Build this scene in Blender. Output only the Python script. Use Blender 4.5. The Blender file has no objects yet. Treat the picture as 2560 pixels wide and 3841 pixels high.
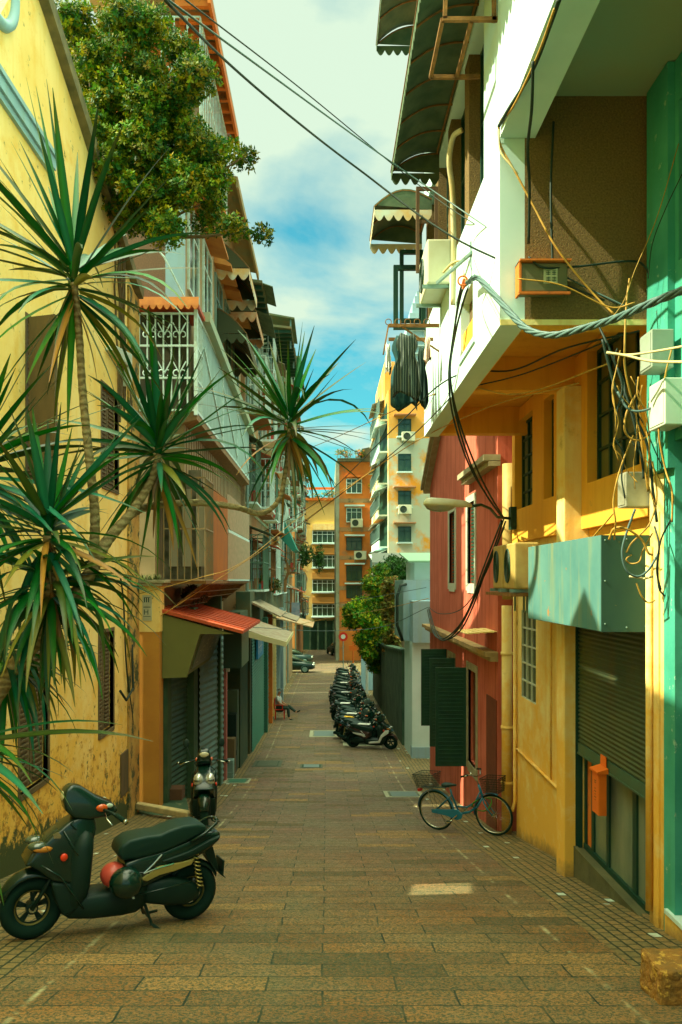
import bpy, math, random
from math import sin, cos, pi, radians
from mathutils import Matrix, Vector
R = random.Random(7)
SC = bpy.context.scene
COL = SC.collection

# ---------------------------------------------------------------- geometry helpers
class MB:
    def __init__(s): s.v = []; s.f = []; s.m = []; s.xf = None; s.mi = 0
    def add(s, vs, fs):
        o = len(s.v)
        for p in vs:
            p = Vector(p)
            if s.xf is not None: p = s.xf @ p
            s.v.append(p)
        for f in fs: s.f.append(tuple(i + o for i in f)); s.m.append(s.mi)
    def box(s, x0, x1, y0, y1, z0, z1):
        if x0 > x1: x0, x1 = x1, x0
        if y0 > y1: y0, y1 = y1, y0
        if z0 > z1: z0, z1 = z1, z0
        s.add([(x0,y0,z0),(x1,y0,z0),(x1,y1,z0),(x0,y1,z0),(x0,y0,z1),(x1,y0,z1),(x1,y1,z1),(x0,y1,z1)],
              [(0,3,2,1),(4,5,6,7),(0,1,5,4),(1,2,6,5),(2,3,7,6),(3,0,4,7)])
    def quad(s, *p): s.add(p, [tuple(range(len(p)))])
    def prism(s, pts, ax, a, b):
        n = len(pts)
        def mk(p, t):
            return {'x': (t, p[0], p[1]), 'y': (p[0], t, p[1]), 'z': (p[0], p[1], t)}[ax]
        area = sum(pts[i][0]*pts[(i+1)%n][1]-pts[(i+1)%n][0]*pts[i][1] for i in range(n))
        if a > b: a, b = b, a
        flip = (area > 0) == (ax != 'y')
        vs = [mk(p, a) for p in pts] + [mk(p, b) for p in pts]
        fs = [tuple(range(n))[::-1], tuple(range(n, 2*n))] + [(i, (i+1)%n, n+(i+1)%n, n+i) for i in range(n)]
        if not flip: fs = [f[::-1] for f in fs]
        s.add(vs, fs)
    def tube(s, pts, r, n=6, caps=True):
        pts = [Vector(p) for p in pts]; k = len(pts)
        rs = r if isinstance(r, (list, tuple)) else [r]*k
        vs = []; up = None
        for i, p in enumerate(pts):
            d = (pts[min(i+1, k-1)] - pts[max(i-1, 0)])
            if d.length < 1e-9: d = Vector((0,0,1))
            d.normalize()
            if up is None:
                up = Vector((0,0,1)) if abs(d.z) < .9 else Vector((1,0,0))
            u = d.cross(up).normalized(); w = u.cross(d).normalized(); up = w
            for j in range(n):
                a = 2*pi*j/n
                vs.append(p + (u*cos(a) + w*sin(a))*rs[i])
        fs = [(i*n+j, i*n+(j+1)%n, (i+1)*n+(j+1)%n, (i+1)*n+j) for i in range(k-1) for j in range(n)]
        if caps: fs += [tuple(range(n))[::-1], tuple((k-1)*n+j for j in range(n))]
        s.add(vs, fs)
    def bar(s, a, b, w, h=None):          # square bar between two points
        h = h or w
        a = Vector(a); b = Vector(b); d = (b-a).normalized()
        up = Vector((0,0,1)) if abs(d.z) < .95 else Vector((0,1,0))
        u = d.cross(up).normalized()*w/2; t = u.cross(d).normalized()*h/2
        vs = [a-u-t, a+u-t, a+u+t, a-u+t, b-u-t, b+u-t, b+u+t, b-u+t]
        s.add(vs, [(0,3,2,1),(4,5,6,7),(0,1,5,4),(1,2,6,5),(2,3,7,6),(3,0,4,7)])
    def lathe(s, prof, c, ax='z', n=16):   # prof: (radius, offset along axis)
        vs = []
        c = Vector(c)
        for (r, h) in prof:
            for j in range(n):
                a = 2*pi*j/n; p, q = r*cos(a), r*sin(a)
                vs.append(c + Vector({'z': (p, q, h), 'y': (p, h, q), 'x': (h, p, q)}[ax]))
        k = len(prof)
        fs = [(i*n+j, i*n+(j+1)%n, (i+1)*n+(j+1)%n, (i+1)*n+j) for i in range(k-1) for j in range(n)]
        if prof[0][0] > 1e-6: fs.append(tuple(range(n))[::-1])
        if prof[-1][0] > 1e-6: fs.append(tuple((k-1)*n+j for j in range(n)))
        if ax == 'y': fs = [f[::-1] for f in fs]
        s.add(vs, fs)
    def torus(s, c, Rr, r, ax='y', n=28, m=8, sq=1.0):
        vs = []; c = Vector(c)
        for i in range(n):
            a = 2*pi*i/n
            for j in range(m):
                b = 2*pi*j/m; rr = Rr + r*cos(b); h = r*sin(b)*sq
                p, q = rr*cos(a), rr*sin(a)
                vs.append(c + Vector({'z': (p, q, h), 'y': (p, h, q), 'x': (h, p, q)}[ax]))
        s.add(vs, [(i*m+j, i*m+(j+1)%m, ((i+1)%n)*m+(j+1)%m, ((i+1)%n)*m+j) for i in range(n) for j in range(m)])
    def ball(s, c, rx, ry=None, rz=None, n=14, m=9, cut=-1.0):
        ry = ry or rx; rz = rz or rx; vs = []; c = Vector(c)
        a0 = math.asin(max(-1, cut))
        for i in range(m+1):
            t = a0 + (pi/2 - a0)*i/m
            for j in range(n):
                a = 2*pi*j/n
                vs.append(c + Vector((rx*cos(t)*cos(a), ry*cos(t)*sin(a), rz*sin(t))))
        s.add(vs, [(i*n+j, i*n+(j+1)%n, (i+1)*n+(j+1)%n, (i+1)*n+j) for i in range(m) for j in range(n)])
    def loft(s, rings, caps=True):
        n = len(rings[0]); vs = [p for r in rings for p in r]
        fs = [(i*n+j, i*n+(j+1)%n, (i+1)*n+(j+1)%n, (i+1)*n+j) for i in range(len(rings)-1) for j in range(n)]
        if caps: fs += [tuple(range(n))[::-1], tuple((len(rings)-1)*n+j for j in range(n))]
        s.add(vs, fs)
    def build(s, name, mat, parent=None, smooth=False, bevel=0, seg=2, sub=0, loc=None, solid=0):
        me = bpy.data.meshes.new(name)
        off = Vector((0,0,0))
        if parent is not None and 'W' in parent: off = parent_world(parent)
        if loc is not None: off = Vector(loc)
        me.from_pydata([p - off for p in s.v], [], s.f)
        for mm in (mat if isinstance(mat, (list, tuple)) else [mat]): me.materials.append(mm)
        if isinstance(mat, (list, tuple)): me.polygons.foreach_set('material_index', s.m)
        if smooth: me.polygons.foreach_set('use_smooth', [True]*len(me.polygons))
        me.validate(); me.update()
        o = bpy.data.objects.new(name, me); COL.objects.link(o)
        if parent is not None:
            o.parent = parent
            if 'W' in parent: o['W'] = 1
        if loc is not None: o.location = loc
        if solid:
            md = o.modifiers.new('solid', 'SOLIDIFY'); md.thickness = solid; md.offset = 0
        if bevel:
            md = o.modifiers.new('bevel', 'BEVEL'); md.width = bevel; md.segments = seg; md.limit_method = 'ANGLE'; md.angle_limit = radians(35)
            md.harden_normals = False
        if sub:
            md = o.modifiers.new('sub', 'SUBSURF'); md.levels = sub; md.render_levels = sub
        return o
def parent_world(o):
    l = Vector((0,0,0))
    while o is not None: l += Vector(o.location); o = o.parent
    return l
def tag(o, label=None, cat=None, group=None, kind=None):
    if label: o['label'] = label
    if cat: o['category'] = cat
    if group: o['group'] = group
    if kind: o['kind'] = kind
    return o
def T(name, label, cat, loc=(0,0,0), group=None, rz=0, local=False):
    o = bpy.data.objects.new(name, None); COL.objects.link(o); o.empty_display_size = .1
    o.location = loc; o.rotation_euler = (0,0,rz)
    if not local: o['W'] = 1
    return tag(o, label, cat, group)
def kids(o): return [c for c in bpy.data.objects if c.parent == o]
def dup(root, loc, rz=0, label=None, group=None, scale=None, tilt=0):
    def rec(o, par):
        c = o.copy(); COL.objects.link(c)
        if par is not None: c.parent = par
        for ch in CH.get(o.name, kids(o)): rec(ch, c)
        return c
    CH = {}
    for o in bpy.data.objects:
        if o.parent: CH.setdefault(o.parent.name, []).append(o)
    for o in list(bpy.data.objects): CH.setdefault(o.name, [])
    r = rec(root, None); r.location = loc; r.rotation_euler = (tilt, 0, rz)
    if scale: r.scale = (scale,)*3
    if label: r['label'] = label
    if group: r['group'] = group
    return r
def struct(mb, name, mat, **k):
    o = mb.build(name, mat, **k); o['kind'] = 'structure'; return o

F = 1800.0
def PX(x, Y): return (x - 750)/F*Y
def PZ(y, Y): return (1335 - y)/F*Y
def P(x, y, Y): return Vector((PX(x, Y), Y, PZ(y, Y)))
GZ = [(-30,4.0),(0,-1.7),(12,-3.98),(14,-4.33),(17,-4.79),(20,-5.15),(26,-5.62),(35,-6.05),(60,-7.1),(100,-8.8),(300,-14),(4000,-60)]
def zg(Y):
    for (a, za), (b, zb) in zip(GZ, GZ[1:]):
        if Y <= b: return za + (zb-za)*(Y-a)/(b-a)
    return GZ[-1][1]

# ---------------------------------------------------------------- materials
def srgb(r, g, b):
    f = lambda c: (c/255/12.92) if c/255 <= .04045 else ((c/255+.055)/1.055)**2.4
    return (f(r), f(g), f(b), 1)
MATS = {}
def mat(name, col, rough=.7, metal=0, col2=None, ns=3.0, bump=0, bs=30, stain=None, ss=1.5, st=.58, sw=.08, streak=None, fine=0, spec=.4, emit=0, trans=0, alpha=1, coat=0, zs=1.0, low=None):
    if name in MATS: return MATS[name]
    m = bpy.data.materials.new(name); m.use_nodes = True; nt = m.node_tree; N = nt.nodes; L = nt.links
    b = N['Principled BSDF']; MATS[name] = m
    c4 = lambda c: tuple(c)+(1,) if len(c) == 3 else tuple(c)
    col = c4(col)
    b.inputs['Base Color'].default_value = col; b.inputs['Roughness'].default_value = rough
    b.inputs['Metallic'].default_value = metal; b.inputs['Specular IOR Level'].default_value = spec
    if trans: b.inputs['Transmission Weight'].default_value = trans
    if alpha < 1: b.inputs['Alpha'].default_value = alpha
    if coat: b.inputs['Coat Weight'].default_value = coat; b.inputs['Coat Roughness'].default_value = .08
    if emit:
        b.inputs['Emission Color'].default_value = col; b.inputs['Emission Strength'].default_value = emit
    tc = N.new('ShaderNodeTexCoord'); out = None
    src = tc.outputs['Object']
    def noise(scale, det=5, ro=.55, mp=None):
        n = N.new('ShaderNodeTexNoise'); n.inputs['Scale'].default_value = scale; n.inputs['Detail'].default_value = det; n.inputs['Roughness'].default_value = ro
        if mp:
            q = N.new('ShaderNodeMapping'); q.inputs['Scale'].default_value = mp; L.new(src, q.inputs[0]); L.new(q.outputs[0], n.inputs['Vector'])
        else: L.new(src, n.inputs['Vector'])
        return n.outputs['Fac']
    def ramp(fac, a, bb):
        q = N.new('ShaderNodeMapRange'); q.inputs['From Min'].default_value = a; q.inputs['From Max'].default_value = bb; L.new(fac, q.inputs['Value']); return q.outputs[0]
    def mix(fac, A, B, mode='MIX'):
        q = N.new('ShaderNodeMix'); q.data_type = 'RGBA'; q.blend_type = mode
        if isinstance(fac, float): q.inputs[0].default_value = fac
        else: L.new(fac, q.inputs[0])
        for i, s_ in ((6, A), (7, B)):
            if isinstance(s_, tuple): q.inputs[i].default_value = s_
            else: L.new(s_, q.inputs[i])
        return q.outputs[2]
    if col2: out = mix(ramp(noise(ns, mp=(1,1,zs) if zs != 1 else None), .33, .67), col, c4(col2))
    if streak:
        out = mix(ramp(noise(2.2, 6, .6, (3, 3, .22)), .5, .72), out or col, c4(streak))
    if stain: out = mix(ramp(noise(ss, 9, .68), st, st+sw), out or col, c4(stain))
    if low:      # weathering that belongs to the wall foot: orange scabs, then moss, by height above the sloping ground
        sp_ = N.new('ShaderNodeSeparateXYZ'); L.new(src, sp_.inputs[0])
        hh = N.new('ShaderNodeMath'); hh.operation = 'MULTIPLY_ADD'; L.new(sp_.outputs[1], hh.inputs[0]); hh.inputs[1].default_value = .19; L.new(sp_.outputs[2], hh.inputs[2])
        def foot(z0, z1, nsc, amt, ro=.7):
            f1 = ramp(hh.outputs[0], z0, z1); a_ = N.new('ShaderNodeMath'); a_.operation = 'MULTIPLY_ADD'; L.new(f1, a_.inputs[0]); a_.inputs[1].default_value = -amt; L.new(noise(nsc, 9, ro), a_.inputs[2]); return a_.outputs[0]
        out = mix(ramp(foot(.2, 3.0, 2.5, .30), .20, .45), out, (.86,.50,.07,1))
        if low == 1:
            out = mix(ramp(foot(.3, 2.8, 6, .16, .75), .47, .53), out, (.58,.27,.03,1))
            out = mix(ramp(foot(.2, 2.8, 4, .14, .78), .53, .57), out, (.07,.075,.022,1))
        out = mix(ramp(foot(.0, .60 if low == 1 else .22, 6, .55, .7), .06, .16 if low == 1 else .55), out, (.055,.075,.018,1) if low == 1 else (.34,.22,.06,1))
    if fine: out = mix(ramp(noise(140, 3, .7), .3, .75), out or col, tuple(x*(1-fine) for x in col[:3])+(1,))
    if out: L.new(out, b.inputs['Base Color'])
    if bump:
        bn = N.new('ShaderNodeBump'); bn.inputs['Strength'].default_value = bump; bn.inputs['Distance'].default_value = .01
        L.new(noise(bs, 6, .6), bn.inputs['Height']); L.new(bn.outputs[0], b.inputs['Normal'])
    return m

yel = mat('yellow_plaster', (.95,.72,.27), .85, col2=(.88,.60,.15), ns=.8, stain=(.55,.28,.05), ss=2.3, st=.69, sw=.05, streak=(.90,.60,.14), bump=.35, bs=25, low=1)
yel_old = mat('mossy_plaster', (.62,.42,.10), .9, col2=(.42,.22,.05), ns=2.5, stain=(.06,.08,.03), ss=3.2, st=.50, sw=.08, bump=.8, bs=18)
yel_r = mat('ochre_shade_plaster', (.92,.50,.05), .8, col2=(.86,.42,.04), ns=.8, streak=(.78,.36,.03), stain=(.60,.30,.05), ss=3, st=.66, sw=.08, bump=.3, bs=30)  # same plaster as the lower wall, its shade put into the ochre
cream = mat('cream_plaster', (.92,.78,.33), .8, col2=(.88,.70,.26), ns=1.2, stain=(.50,.36,.10), ss=2.6, st=.62, sw=.1, bump=.3, bs=30, streak=(.78,.55,.18), low=3)
white = mat('white_plaster', (.64,.86,.82), .8, col2=(.56,.80,.75), ns=2, bump=.12, bs=60, stain=(.60,.66,.50), ss=1.7, st=.66, sw=.12)
pebble = mat('pebble_dash', (.25,.16,.05), .95, col2=(.13,.09,.03), ns=60, bump=1.0, bs=75)
soffit = mat('shade_tinted_soffit', (.30,.46,.34), .9, col2=(.36,.43,.27), ns=1.5, bump=.1, bs=40)  # tinted green: shade on a white underside put into the colour
turq = mat('turquoise_plaster', (.07,.44,.33), .75, col2=(.03,.30,.21), ns=1.6, streak=(.05,.34,.20), stain=(.28,.52,.38), ss=5, st=.62, sw=.03, bump=.3, bs=30)
pink = mat('terracotta_plaster', (.66,.17,.10), .85, col2=(.54,.12,.065), ns=1.6, streak=(.36,.06,.022), stain=(.30,.07,.03), ss=3, st=.68, sw=.1, bump=.2, bs=30)
stone = mat('stone_trim', (.42,.40,.24), .9, col2=(.30,.27,.15), ns=6, bump=.4, bs=40)
stonel = mat('pale_stone_trim', (.55,.62,.50), .9, col2=(.45,.50,.38), ns=6, bump=.3, bs=40)
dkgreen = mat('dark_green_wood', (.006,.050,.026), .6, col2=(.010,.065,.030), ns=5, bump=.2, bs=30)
dkframe = mat('dark_frame', (.006,.048,.028), .5)
brownw = mat('brown_shutter_wood', (.10,.075,.03), .8, col2=(.15,.10,.04), ns=8, stain=(.30,.10,.05), ss=3, st=.66, sw=.08, bump=.3, bs=40, zs=.2)
glassd = mat('dark_glass', (.03,.06,.03), .12, spec=.6, col2=(.05,.09,.04), ns=1.5)
glassy = mat('amber_glass', (.13,.15,.05), .35, col2=(.17,.16,.05), ns=1)
awn = mat('awning_canvas', (.11,.16,.08), .8, col2=(.05,.10,.05), ns=4, stain=(.05,.06,.03), ss=3, st=.6, sw=.12, bump=.4, bs=8)
awnw = mat('awning_valance_sunlit', (.62,.72,.60), .8, col2=(.70,.45,.12), ns=3)  # paler than the canvas: sunlight on the scallops put into the colour
rust = mat('rusty_iron', (.30,.14,.03), .8, metal=.2, col2=(.16,.08,.02), ns=12, bump=.4, bs=50)
steel = mat('painted_steel', (.22,.36,.32), .45, metal=.3, col2=(.18,.30,.25), ns=8)
wgrille = mat('white_painted_iron', (.66,.90,.86), .55, col2=(.50,.66,.56), ns=10)
wcorr = mat('white_corrugated', (.36,.54,.48), .6, col2=(.28,.42,.35), ns=3, stain=(.22,.24,.14), ss=5, st=.63, sw=.1, zs=.3)
orcorr = mat('orange_corrugated', (.46,.17,.04), .7, col2=(.34,.14,.05), ns=2.5, stain=(.18,.12,.05), ss=2, st=.62, sw=.1, zs=.4)
orange = mat('orange_plaster', (.68,.20,.02), .85, col2=(.50,.13,.02), ns=1.5, stain=(.18,.09,.03), ss=2, st=.6, sw=.1, bump=.2)
redroof = mat('red_metal_roof', (.55,.09,.02), .55, col2=(.42,.07,.02), ns=2.5, stain=(.22,.06,.02), ss=4, st=.66, sw=.06, bump=.2, bs=15)
olive = mat('olive_panel', (.16,.17,.04), .6, col2=(.14,.15,.035), ns=1)
tinroof = mat('weathered_tin', (.36,.34,.22), .6, col2=(.22,.16,.09), ns=5, stain=(.35,.12,.04), ss=3, st=.6, sw=.08)
whiteroof = mat('white_tin', (.66,.86,.76), .5)
shutg = mat('grey_green_shutter', (.05,.12,.07), .5, metal=.2, col2=(.03,.08,.045), ns=4)
shutp = mat('pale_shutter', (.14,.26,.24), .5, metal=.2, col2=(.13,.19,.15), ns=3)
greenshut = mat('teal_shutter', (.03,.16,.10), .5, col2=(.025,.12,.075), ns=3)
black = mat('black_paint', (.002,.022,.013), .26, spec=.4, coat=.3)
blackp = mat('black_plastic', (.003,.022,.014), .5, spec=.3)
rubber = mat('tyre_rubber', (.004,.024,.015), .9, spec=.2)
seatm = mat('seat_vinyl', (.004,.030,.020), .5, spec=.3, bump=.15, bs=120)
gold = mat('gold_paint', (.45,.36,.10), .35, metal=.5, coat=.4)
chrome = mat('chrome', (.55,.6,.5), .2, metal=1)
bluem = mat('blue_bike_paint', (.003,.15,.24), .3, coat=.5)
whitep = mat('white_paint', (.70,.76,.66), .35, coat=.3)
orangep = mat('orange_paint', (.80,.17,.008), .5, col2=(.72,.15,.01), ns=6)
redp = mat('red_paint', (.62,.03,.012), .35, coat=.3)
acwhite = mat('ac_casing', (.66,.70,.50), .5, col2=(.60,.62,.40), ns=5)
acold = mat('ac_casing_aged', (.48,.36,.10), .6, col2=(.40,.27,.07), ns=6)
boxgrey = mat('grey_box_paint', (.34,.42,.34), .5, col2=(.28,.35,.26), ns=6, stain=(.40,.26,.12), ss=5, st=.66, sw=.05)
cableb = mat('black_cable', (.010,.030,.018), .6)
cableg = mat('blue_grey_cable', (.07,.14,.13), .5)
cabley = mat('weathered_yellow_cable', (.55,.32,.04), .6, col2=(.34,.20,.03), ns=20)
cablew = mat('cream_cable', (.62,.55,.26), .6)
lampw = mat('lamp_housing', (.70,.76,.55), .4, col2=(.60,.62,.36), ns=6)
clearp = mat('clear_plastic', (.7,.8,.7), .1, trans=.85)
bluep = mat('blue_sign_paint', (.01,.20,.42), .5)
skin = mat('skin', (.40,.20,.10), .6)
conc = mat('mossy_concrete', (.06,.12,.06), .9, col2=(.02,.06,.03), ns=1.6, stain=(.16,.18,.09), ss=3, st=.6, sw=.1, bump=.5, bs=12)
bluegrey = mat('blue_grey_panel', (.30,.50,.56), .6, col2=(.26,.44,.50), ns=3, streak=(.28,.44,.42))
teal_net = mat('teal_net', (.02,.22,.16), .8)
# ---------------------------------------------------------------- camera, light, sky
cam = bpy.data.cameras.new('camera'); co = bpy.data.objects.new('camera', cam); COL.objects.link(co)
co.location = (0,0,0); co.rotation_euler = (pi/2,0,0)
cam.sensor_fit = 'HORIZONTAL'; cam.sensor_width = 36; cam.lens = 36*F/1568
cam.shift_x = (784-750)/1568; cam.shift_y = (1335-1176.5)/1568
cam.clip_end = 6000; cam.clip_start = .05
SC.camera = co
SUN = Vector((1, .14, -1.06)).normalized()
sl = bpy.data.lights.new('sun', 'SUN'); sl.energy = 4.6; sl.angle = radians(.5); sl.color = (1, .96, .66)
so = bpy.data.objects.new('sun', sl); COL.objects.link(so)
so.rotation_euler = SUN.to_track_quat('-Z', 'Y').to_euler()
w = bpy.data.worlds.new('World'); SC.world = w; w.use_nodes = True
nt = w.node_tree; N = nt.nodes; L = nt.links; bg = N['Background']
sky = N.new('ShaderNodeTexSky'); sky.sky_type = 'NISHITA'; sky.sun_disc = False
sky.sun_elevation = math.asin(-SUN.z); sky.sun_rotation = math.atan2(-SUN.x, -SUN.y)
sky.air_density = 1.0; sky.dust_density = 2.0; sky.ozone_density = 1.5
tc = N.new('ShaderNodeTexCoord')
sep = N.new('ShaderNodeSeparateXYZ'); L.new(tc.outputs['Generated'], sep.inputs[0])
# project directions on a cloud plane: x/z, y/z
mz = N.new('ShaderNodeMath'); mz.operation = 'ADD'; mz.inputs[1].default_value = .12; L.new(sep.outputs[2], mz.inputs[0])
dx = N.new('ShaderNodeMath'); dx.operation = 'DIVIDE'; L.new(sep.outputs[0], dx.inputs[0]); L.new(mz.outputs[0], dx.inputs[1])
dy = N.new('ShaderNodeMath'); dy.operation = 'DIVIDE'; L.new(sep.outputs[1], dy.inputs[0]); L.new(mz.outputs[0], dy.inputs[1])
cb = N.new('ShaderNodeCombineXYZ'); L.new(dx.outputs[0], cb.inputs[0]); L.new(dy.outputs[0], cb.inputs[1])
mp = N.new('ShaderNodeMapping'); mp.inputs['Location'].default_value = SKYOFF = (3.3, 1.2, 0); L.new(cb.outputs[0], mp.inputs[0])
cn = N.new('ShaderNodeTexNoise'); cn.inputs['Scale'].default_value = 1.25; cn.inputs['Detail'].default_value = 9; cn.inputs['Roughness'].default_value = .52; cn.inputs['Distortion'].default_value = .3
L.new(mp.outputs[0], cn.inputs['Vector'])
# cloud cover: thick overhead, thinner low down the street
cr = N.new('ShaderNodeMapRange'); cr.inputs['From Min'].default_value = .46; cr.inputs['From Max'].default_value = .61
ad = N.new('ShaderNodeMath'); ad.operation = 'ADD'
cz = N.new('ShaderNodeMapRange'); cz.inputs['From Min'].default_value = .22; cz.inputs['From Max'].default_value = .52; cz.inputs['To Min'].default_value = -.03; cz.inputs['To Max'].default_value = .19
L.new(sep.outputs[2], cz.inputs['Value']); L.new(cn.outputs['Fac'], ad.inputs[0]); L.new(cz.outputs[0], ad.inputs[1]); L.new(ad.outputs[0], cr.inputs['Value'])
tint = N.new('ShaderNodeMix'); tint.data_type = 'RGBA'; tint.blend_type = 'MULTIPLY'; tint.inputs[0].default_value = 1
tint.inputs[7].default_value = (.28, 1.02, .82, 1); L.new(sky.outputs[0], tint.inputs[6])
mx = N.new('ShaderNodeMix'); mx.data_type = 'RGBA'; L.new(cr.outputs[0], mx.inputs[0]); L.new(tint.outputs[2], mx.inputs[6])
mx.inputs[7].default_value = (3.25, 4.1, 3.2, 1)
hi = N.new('ShaderNodeMapRange'); hi.inputs['From Min'].default_value = .62; hi.inputs['From Max'].default_value = .90; hi.inputs['To Min'].default_value = 1; hi.inputs['To Max'].default_value = 6.6
L.new(sep.outputs[2], hi.inputs['Value'])   # overhead cloud boosted above the view, added fill for the shaded street
vm = N.new('ShaderNodeVectorMath'); vm.operation = 'SCALE'; L.new(mx.outputs[2], vm.inputs[0]); L.new(hi.outputs[0], vm.inputs['Scale'])
tt = N.new('ShaderNodeMix'); tt.data_type = 'RGBA'; tt.blend_type = 'MULTIPLY'; L.new(vm.outputs[0], tt.inputs[6]); tt.inputs[7].default_value = (1.16, .96, .80, 1)
hf = N.new('ShaderNodeMapRange'); hf.inputs['From Min'].default_value = .62; hf.inputs['From Max'].default_value = .8; L.new(sep.outputs[2], hf.inputs['Value']); L.new(hf.outputs[0], tt.inputs[0])
L.new(tt.outputs[2], bg.inputs[0]); bg.inputs[1].default_value = .1
SC.view_settings.view_transform = 'Standard'; SC.view_settings.look = 'None'; SC.view_settings.exposure = 1.2; SC.view_settings.gamma = 1
SC.view_settings.use_curve_mapping = False
try:
    SC.cycles.use_denoising = True; SC.cycles.max_bounces = 8; SC.cycles.diffuse_bounces = 4; SC.cycles.sample_clamp_indirect = 6
    SC.cycles.transparent_max_bounces = 12
except Exception: pass

# ---------------------------------------------------------------- ground
def ground_mat():
    m = bpy.data.materials.new('granite_paving'); m.use_nodes = True; nt = m.node_tree; N = nt.nodes; L = nt.links; b = N['Principled BSDF']
    geo = N.new('ShaderNodeTexCoord'); sp = N.new('ShaderNodeSeparateXYZ'); L.new(geo.outputs['Object'], sp.inputs[0])
    def noise(s, d=5, r=.6, v=None):
        n = N.new('ShaderNodeTexNoise'); n.inputs['Scale'].default_value = s; n.inputs['Detail'].default_value = d; n.inputs['Roughness'].default_value = r
        L.new(v or geo.outputs['Object'], n.inputs['Vector']); return n.outputs['Fac']
    def rng(f, a, bb, c=0., d=1.):
        q = N.new('ShaderNodeMapRange'); q.inputs['From Min'].default_value = a; q.inputs['From Max'].default_value = bb; q.inputs['To Min'].default_value = c; q.inputs['To Max'].default_value = d
        L.new(f, q.inputs['Value']); return q.outputs[0]
    def mix(f, A, B, mode='MIX'):
        q = N.new('ShaderNodeMix'); q.data_type = 'RGBA'; q.blend_type = mode
        if isinstance(f, float): q.inputs[0].default_value = f
        else: L.new(f, q.inputs[0])
        for i, s_ in ((6, A), (7, B)):
            if isinstance(s_, tuple): q.inputs[i].default_value = s_
            else: L.new(s_, q.inputs[i])
        return q.outputs[2]
    # wobble
    nz = N.new('ShaderNodeTexNoise'); nz.inputs['Scale'].default_value = 1.7; nz.inputs['Detail'].default_value = 3; L.new(geo.outputs['Object'], nz.inputs['Vector'])
    va = N.new('ShaderNodeVectorMath'); va.operation = 'MULTIPLY_ADD'; L.new(nz.outputs['Color'], va.inputs[0]); va.inputs[1].default_value = (.05,.05,0); L.new(geo.outputs['Object'], va.inputs[2])
    def brick(wd, ht, mo, off, v, rot=0, sm=.1):
        mpn = N.new('ShaderNodeMapping'); mpn.inputs['Rotation'].default_value = (0,0,rot); L.new(v, mpn.inputs[0])
        q = N.new('ShaderNodeTexBrick'); q.inputs['Scale'].default_value = 1; q.inputs['Brick Width'].default_value = wd; q.inputs['Row Height'].default_value = ht
        q.inputs['Mortar Size'].default_value = mo; q.inputs['Mortar Smooth'].default_value = sm; q.offset = off; q.offset_frequency = 2
        q.inputs['Color1'].default_value = (0,0,0,1); q.inputs['Color2'].default_value = (1,1,1,1); q.inputs['Mortar'].default_value = (.5,.5,.5,1)
        L.new(mpn.outputs[0], q.inputs['Vector']); return q
    bk = brick(.86, .285, .007, .43, va.outputs[0])
    cb = brick(.14, .10, .010, .5, va.outputs[0], rot=pi/2)
    # near slabs olive-tan, far slabs rose
    far = rng(sp.outputs[1], 6.5, 14)
    c1 = mix(far, (.19,.086,.020,1), (.17,.09,.058,1)); c2 = mix(far, (.36,.155,.031,1), (.28,.14,.09,1))
    slab = mix(bk.outputs['Color'], c1, c2)
    slab = mix(rng(noise(.9, 4), .35, .68), slab, mix(.45, slab, (.24,.25,.13,1)))
    rp = rng(bk.outputs['Color'], .90, .93); slab = mix(rp, slab, (.36,.20,.06,1)); slab = mix(rng(bk.outputs['Color'], .10, .07), slab, (.16,.095,.03,1))
    spk = rng(noise(48, 4, .8), .46, .54)
    slab = mix(spk, mix(.85, slab, (.012,.055,.028,1)), slab)
    slab = mix(rng(noise(75, 2, .6), .66, .74), slab, (.50,.32,.14,1))
    mort = mix(rng(noise(3), .4, .6), (.008,.030,.016,1), (.06,.07,.03,1))
    slab = mix(rng(bk.outputs['Fac'], 0, 1), slab, mort)
    cob = mix(cb.outputs['Color'], (.20,.155,.055,1), (.34,.21,.07,1))
    wp = rng(cb.outputs['Color'], .945, .95); 
    cob = mix(rng(noise(45, 3, .7), .45, .62), mix(.5, cob, (.07,.08,.035,1)), cob)
    wm = N.new('ShaderNodeMath'); wm.operation = 'MULTIPLY'; L.new(wp, wm.inputs[0]); L.new(rng(noise(1.3, 4), .5, .52), wm.inputs[1]); cob = mix(wm.outputs[0], cob, (.50,.62,.50,1))
    cob = mix(cb.outputs['Fac'], cob, (.03,.045,.02,1))
    wc = N.new('ShaderNodeTexWhiteNoise')  # a few pale cobbles
    ax = N.new('ShaderNodeMath'); ax.operation = 'ABSOLUTE'; L.new(sp.outputs[0], ax.inputs[0])
    sidem = rng(ax.outputs[0], 2.20, 2.215)
    out = mix(sidem, slab, cob)
    # pale worn joint line along the kerb course
    q1 = N.new('ShaderNodeMath'); q1.operation = 'SUBTRACT'; q1.inputs[1].default_value = 1.86; L.new(ax.outputs[0], q1.inputs[0])
    q2 = N.new('ShaderNodeMath'); q2.operation = 'ABSOLUTE'; L.new(q1.outputs[0], q2.inputs[0])
    ln = rng(q2.outputs[0], .004, .03, .75, 0.)
    q3 = N.new('ShaderNodeMath'); q3.operation = 'MULTIPLY'; L.new(ln, q3.inputs[0]); L.new(rng(noise(3.1, 7, .75), .47, .62), q3.inputs[1])
    out = mix(q3.outputs[0], out, (.50,.50,.27,1))
    # faint mortar smears
    out = mix(rng(noise(1.9, 9, .75), .69, .73), out, (.44,.50,.32,1))
    out = mix(rng(noise(.55, 5, .6), .55, .75), out, mix(.35, out, (.08,.10,.04,1)))
    L.new(out, b.inputs['Base Color'])
    L.new(rng(noise(9, 4), .3, .7, .55, .85), b.inputs['Roughness']); b.inputs['Specular IOR Level'].default_value = .35
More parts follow.
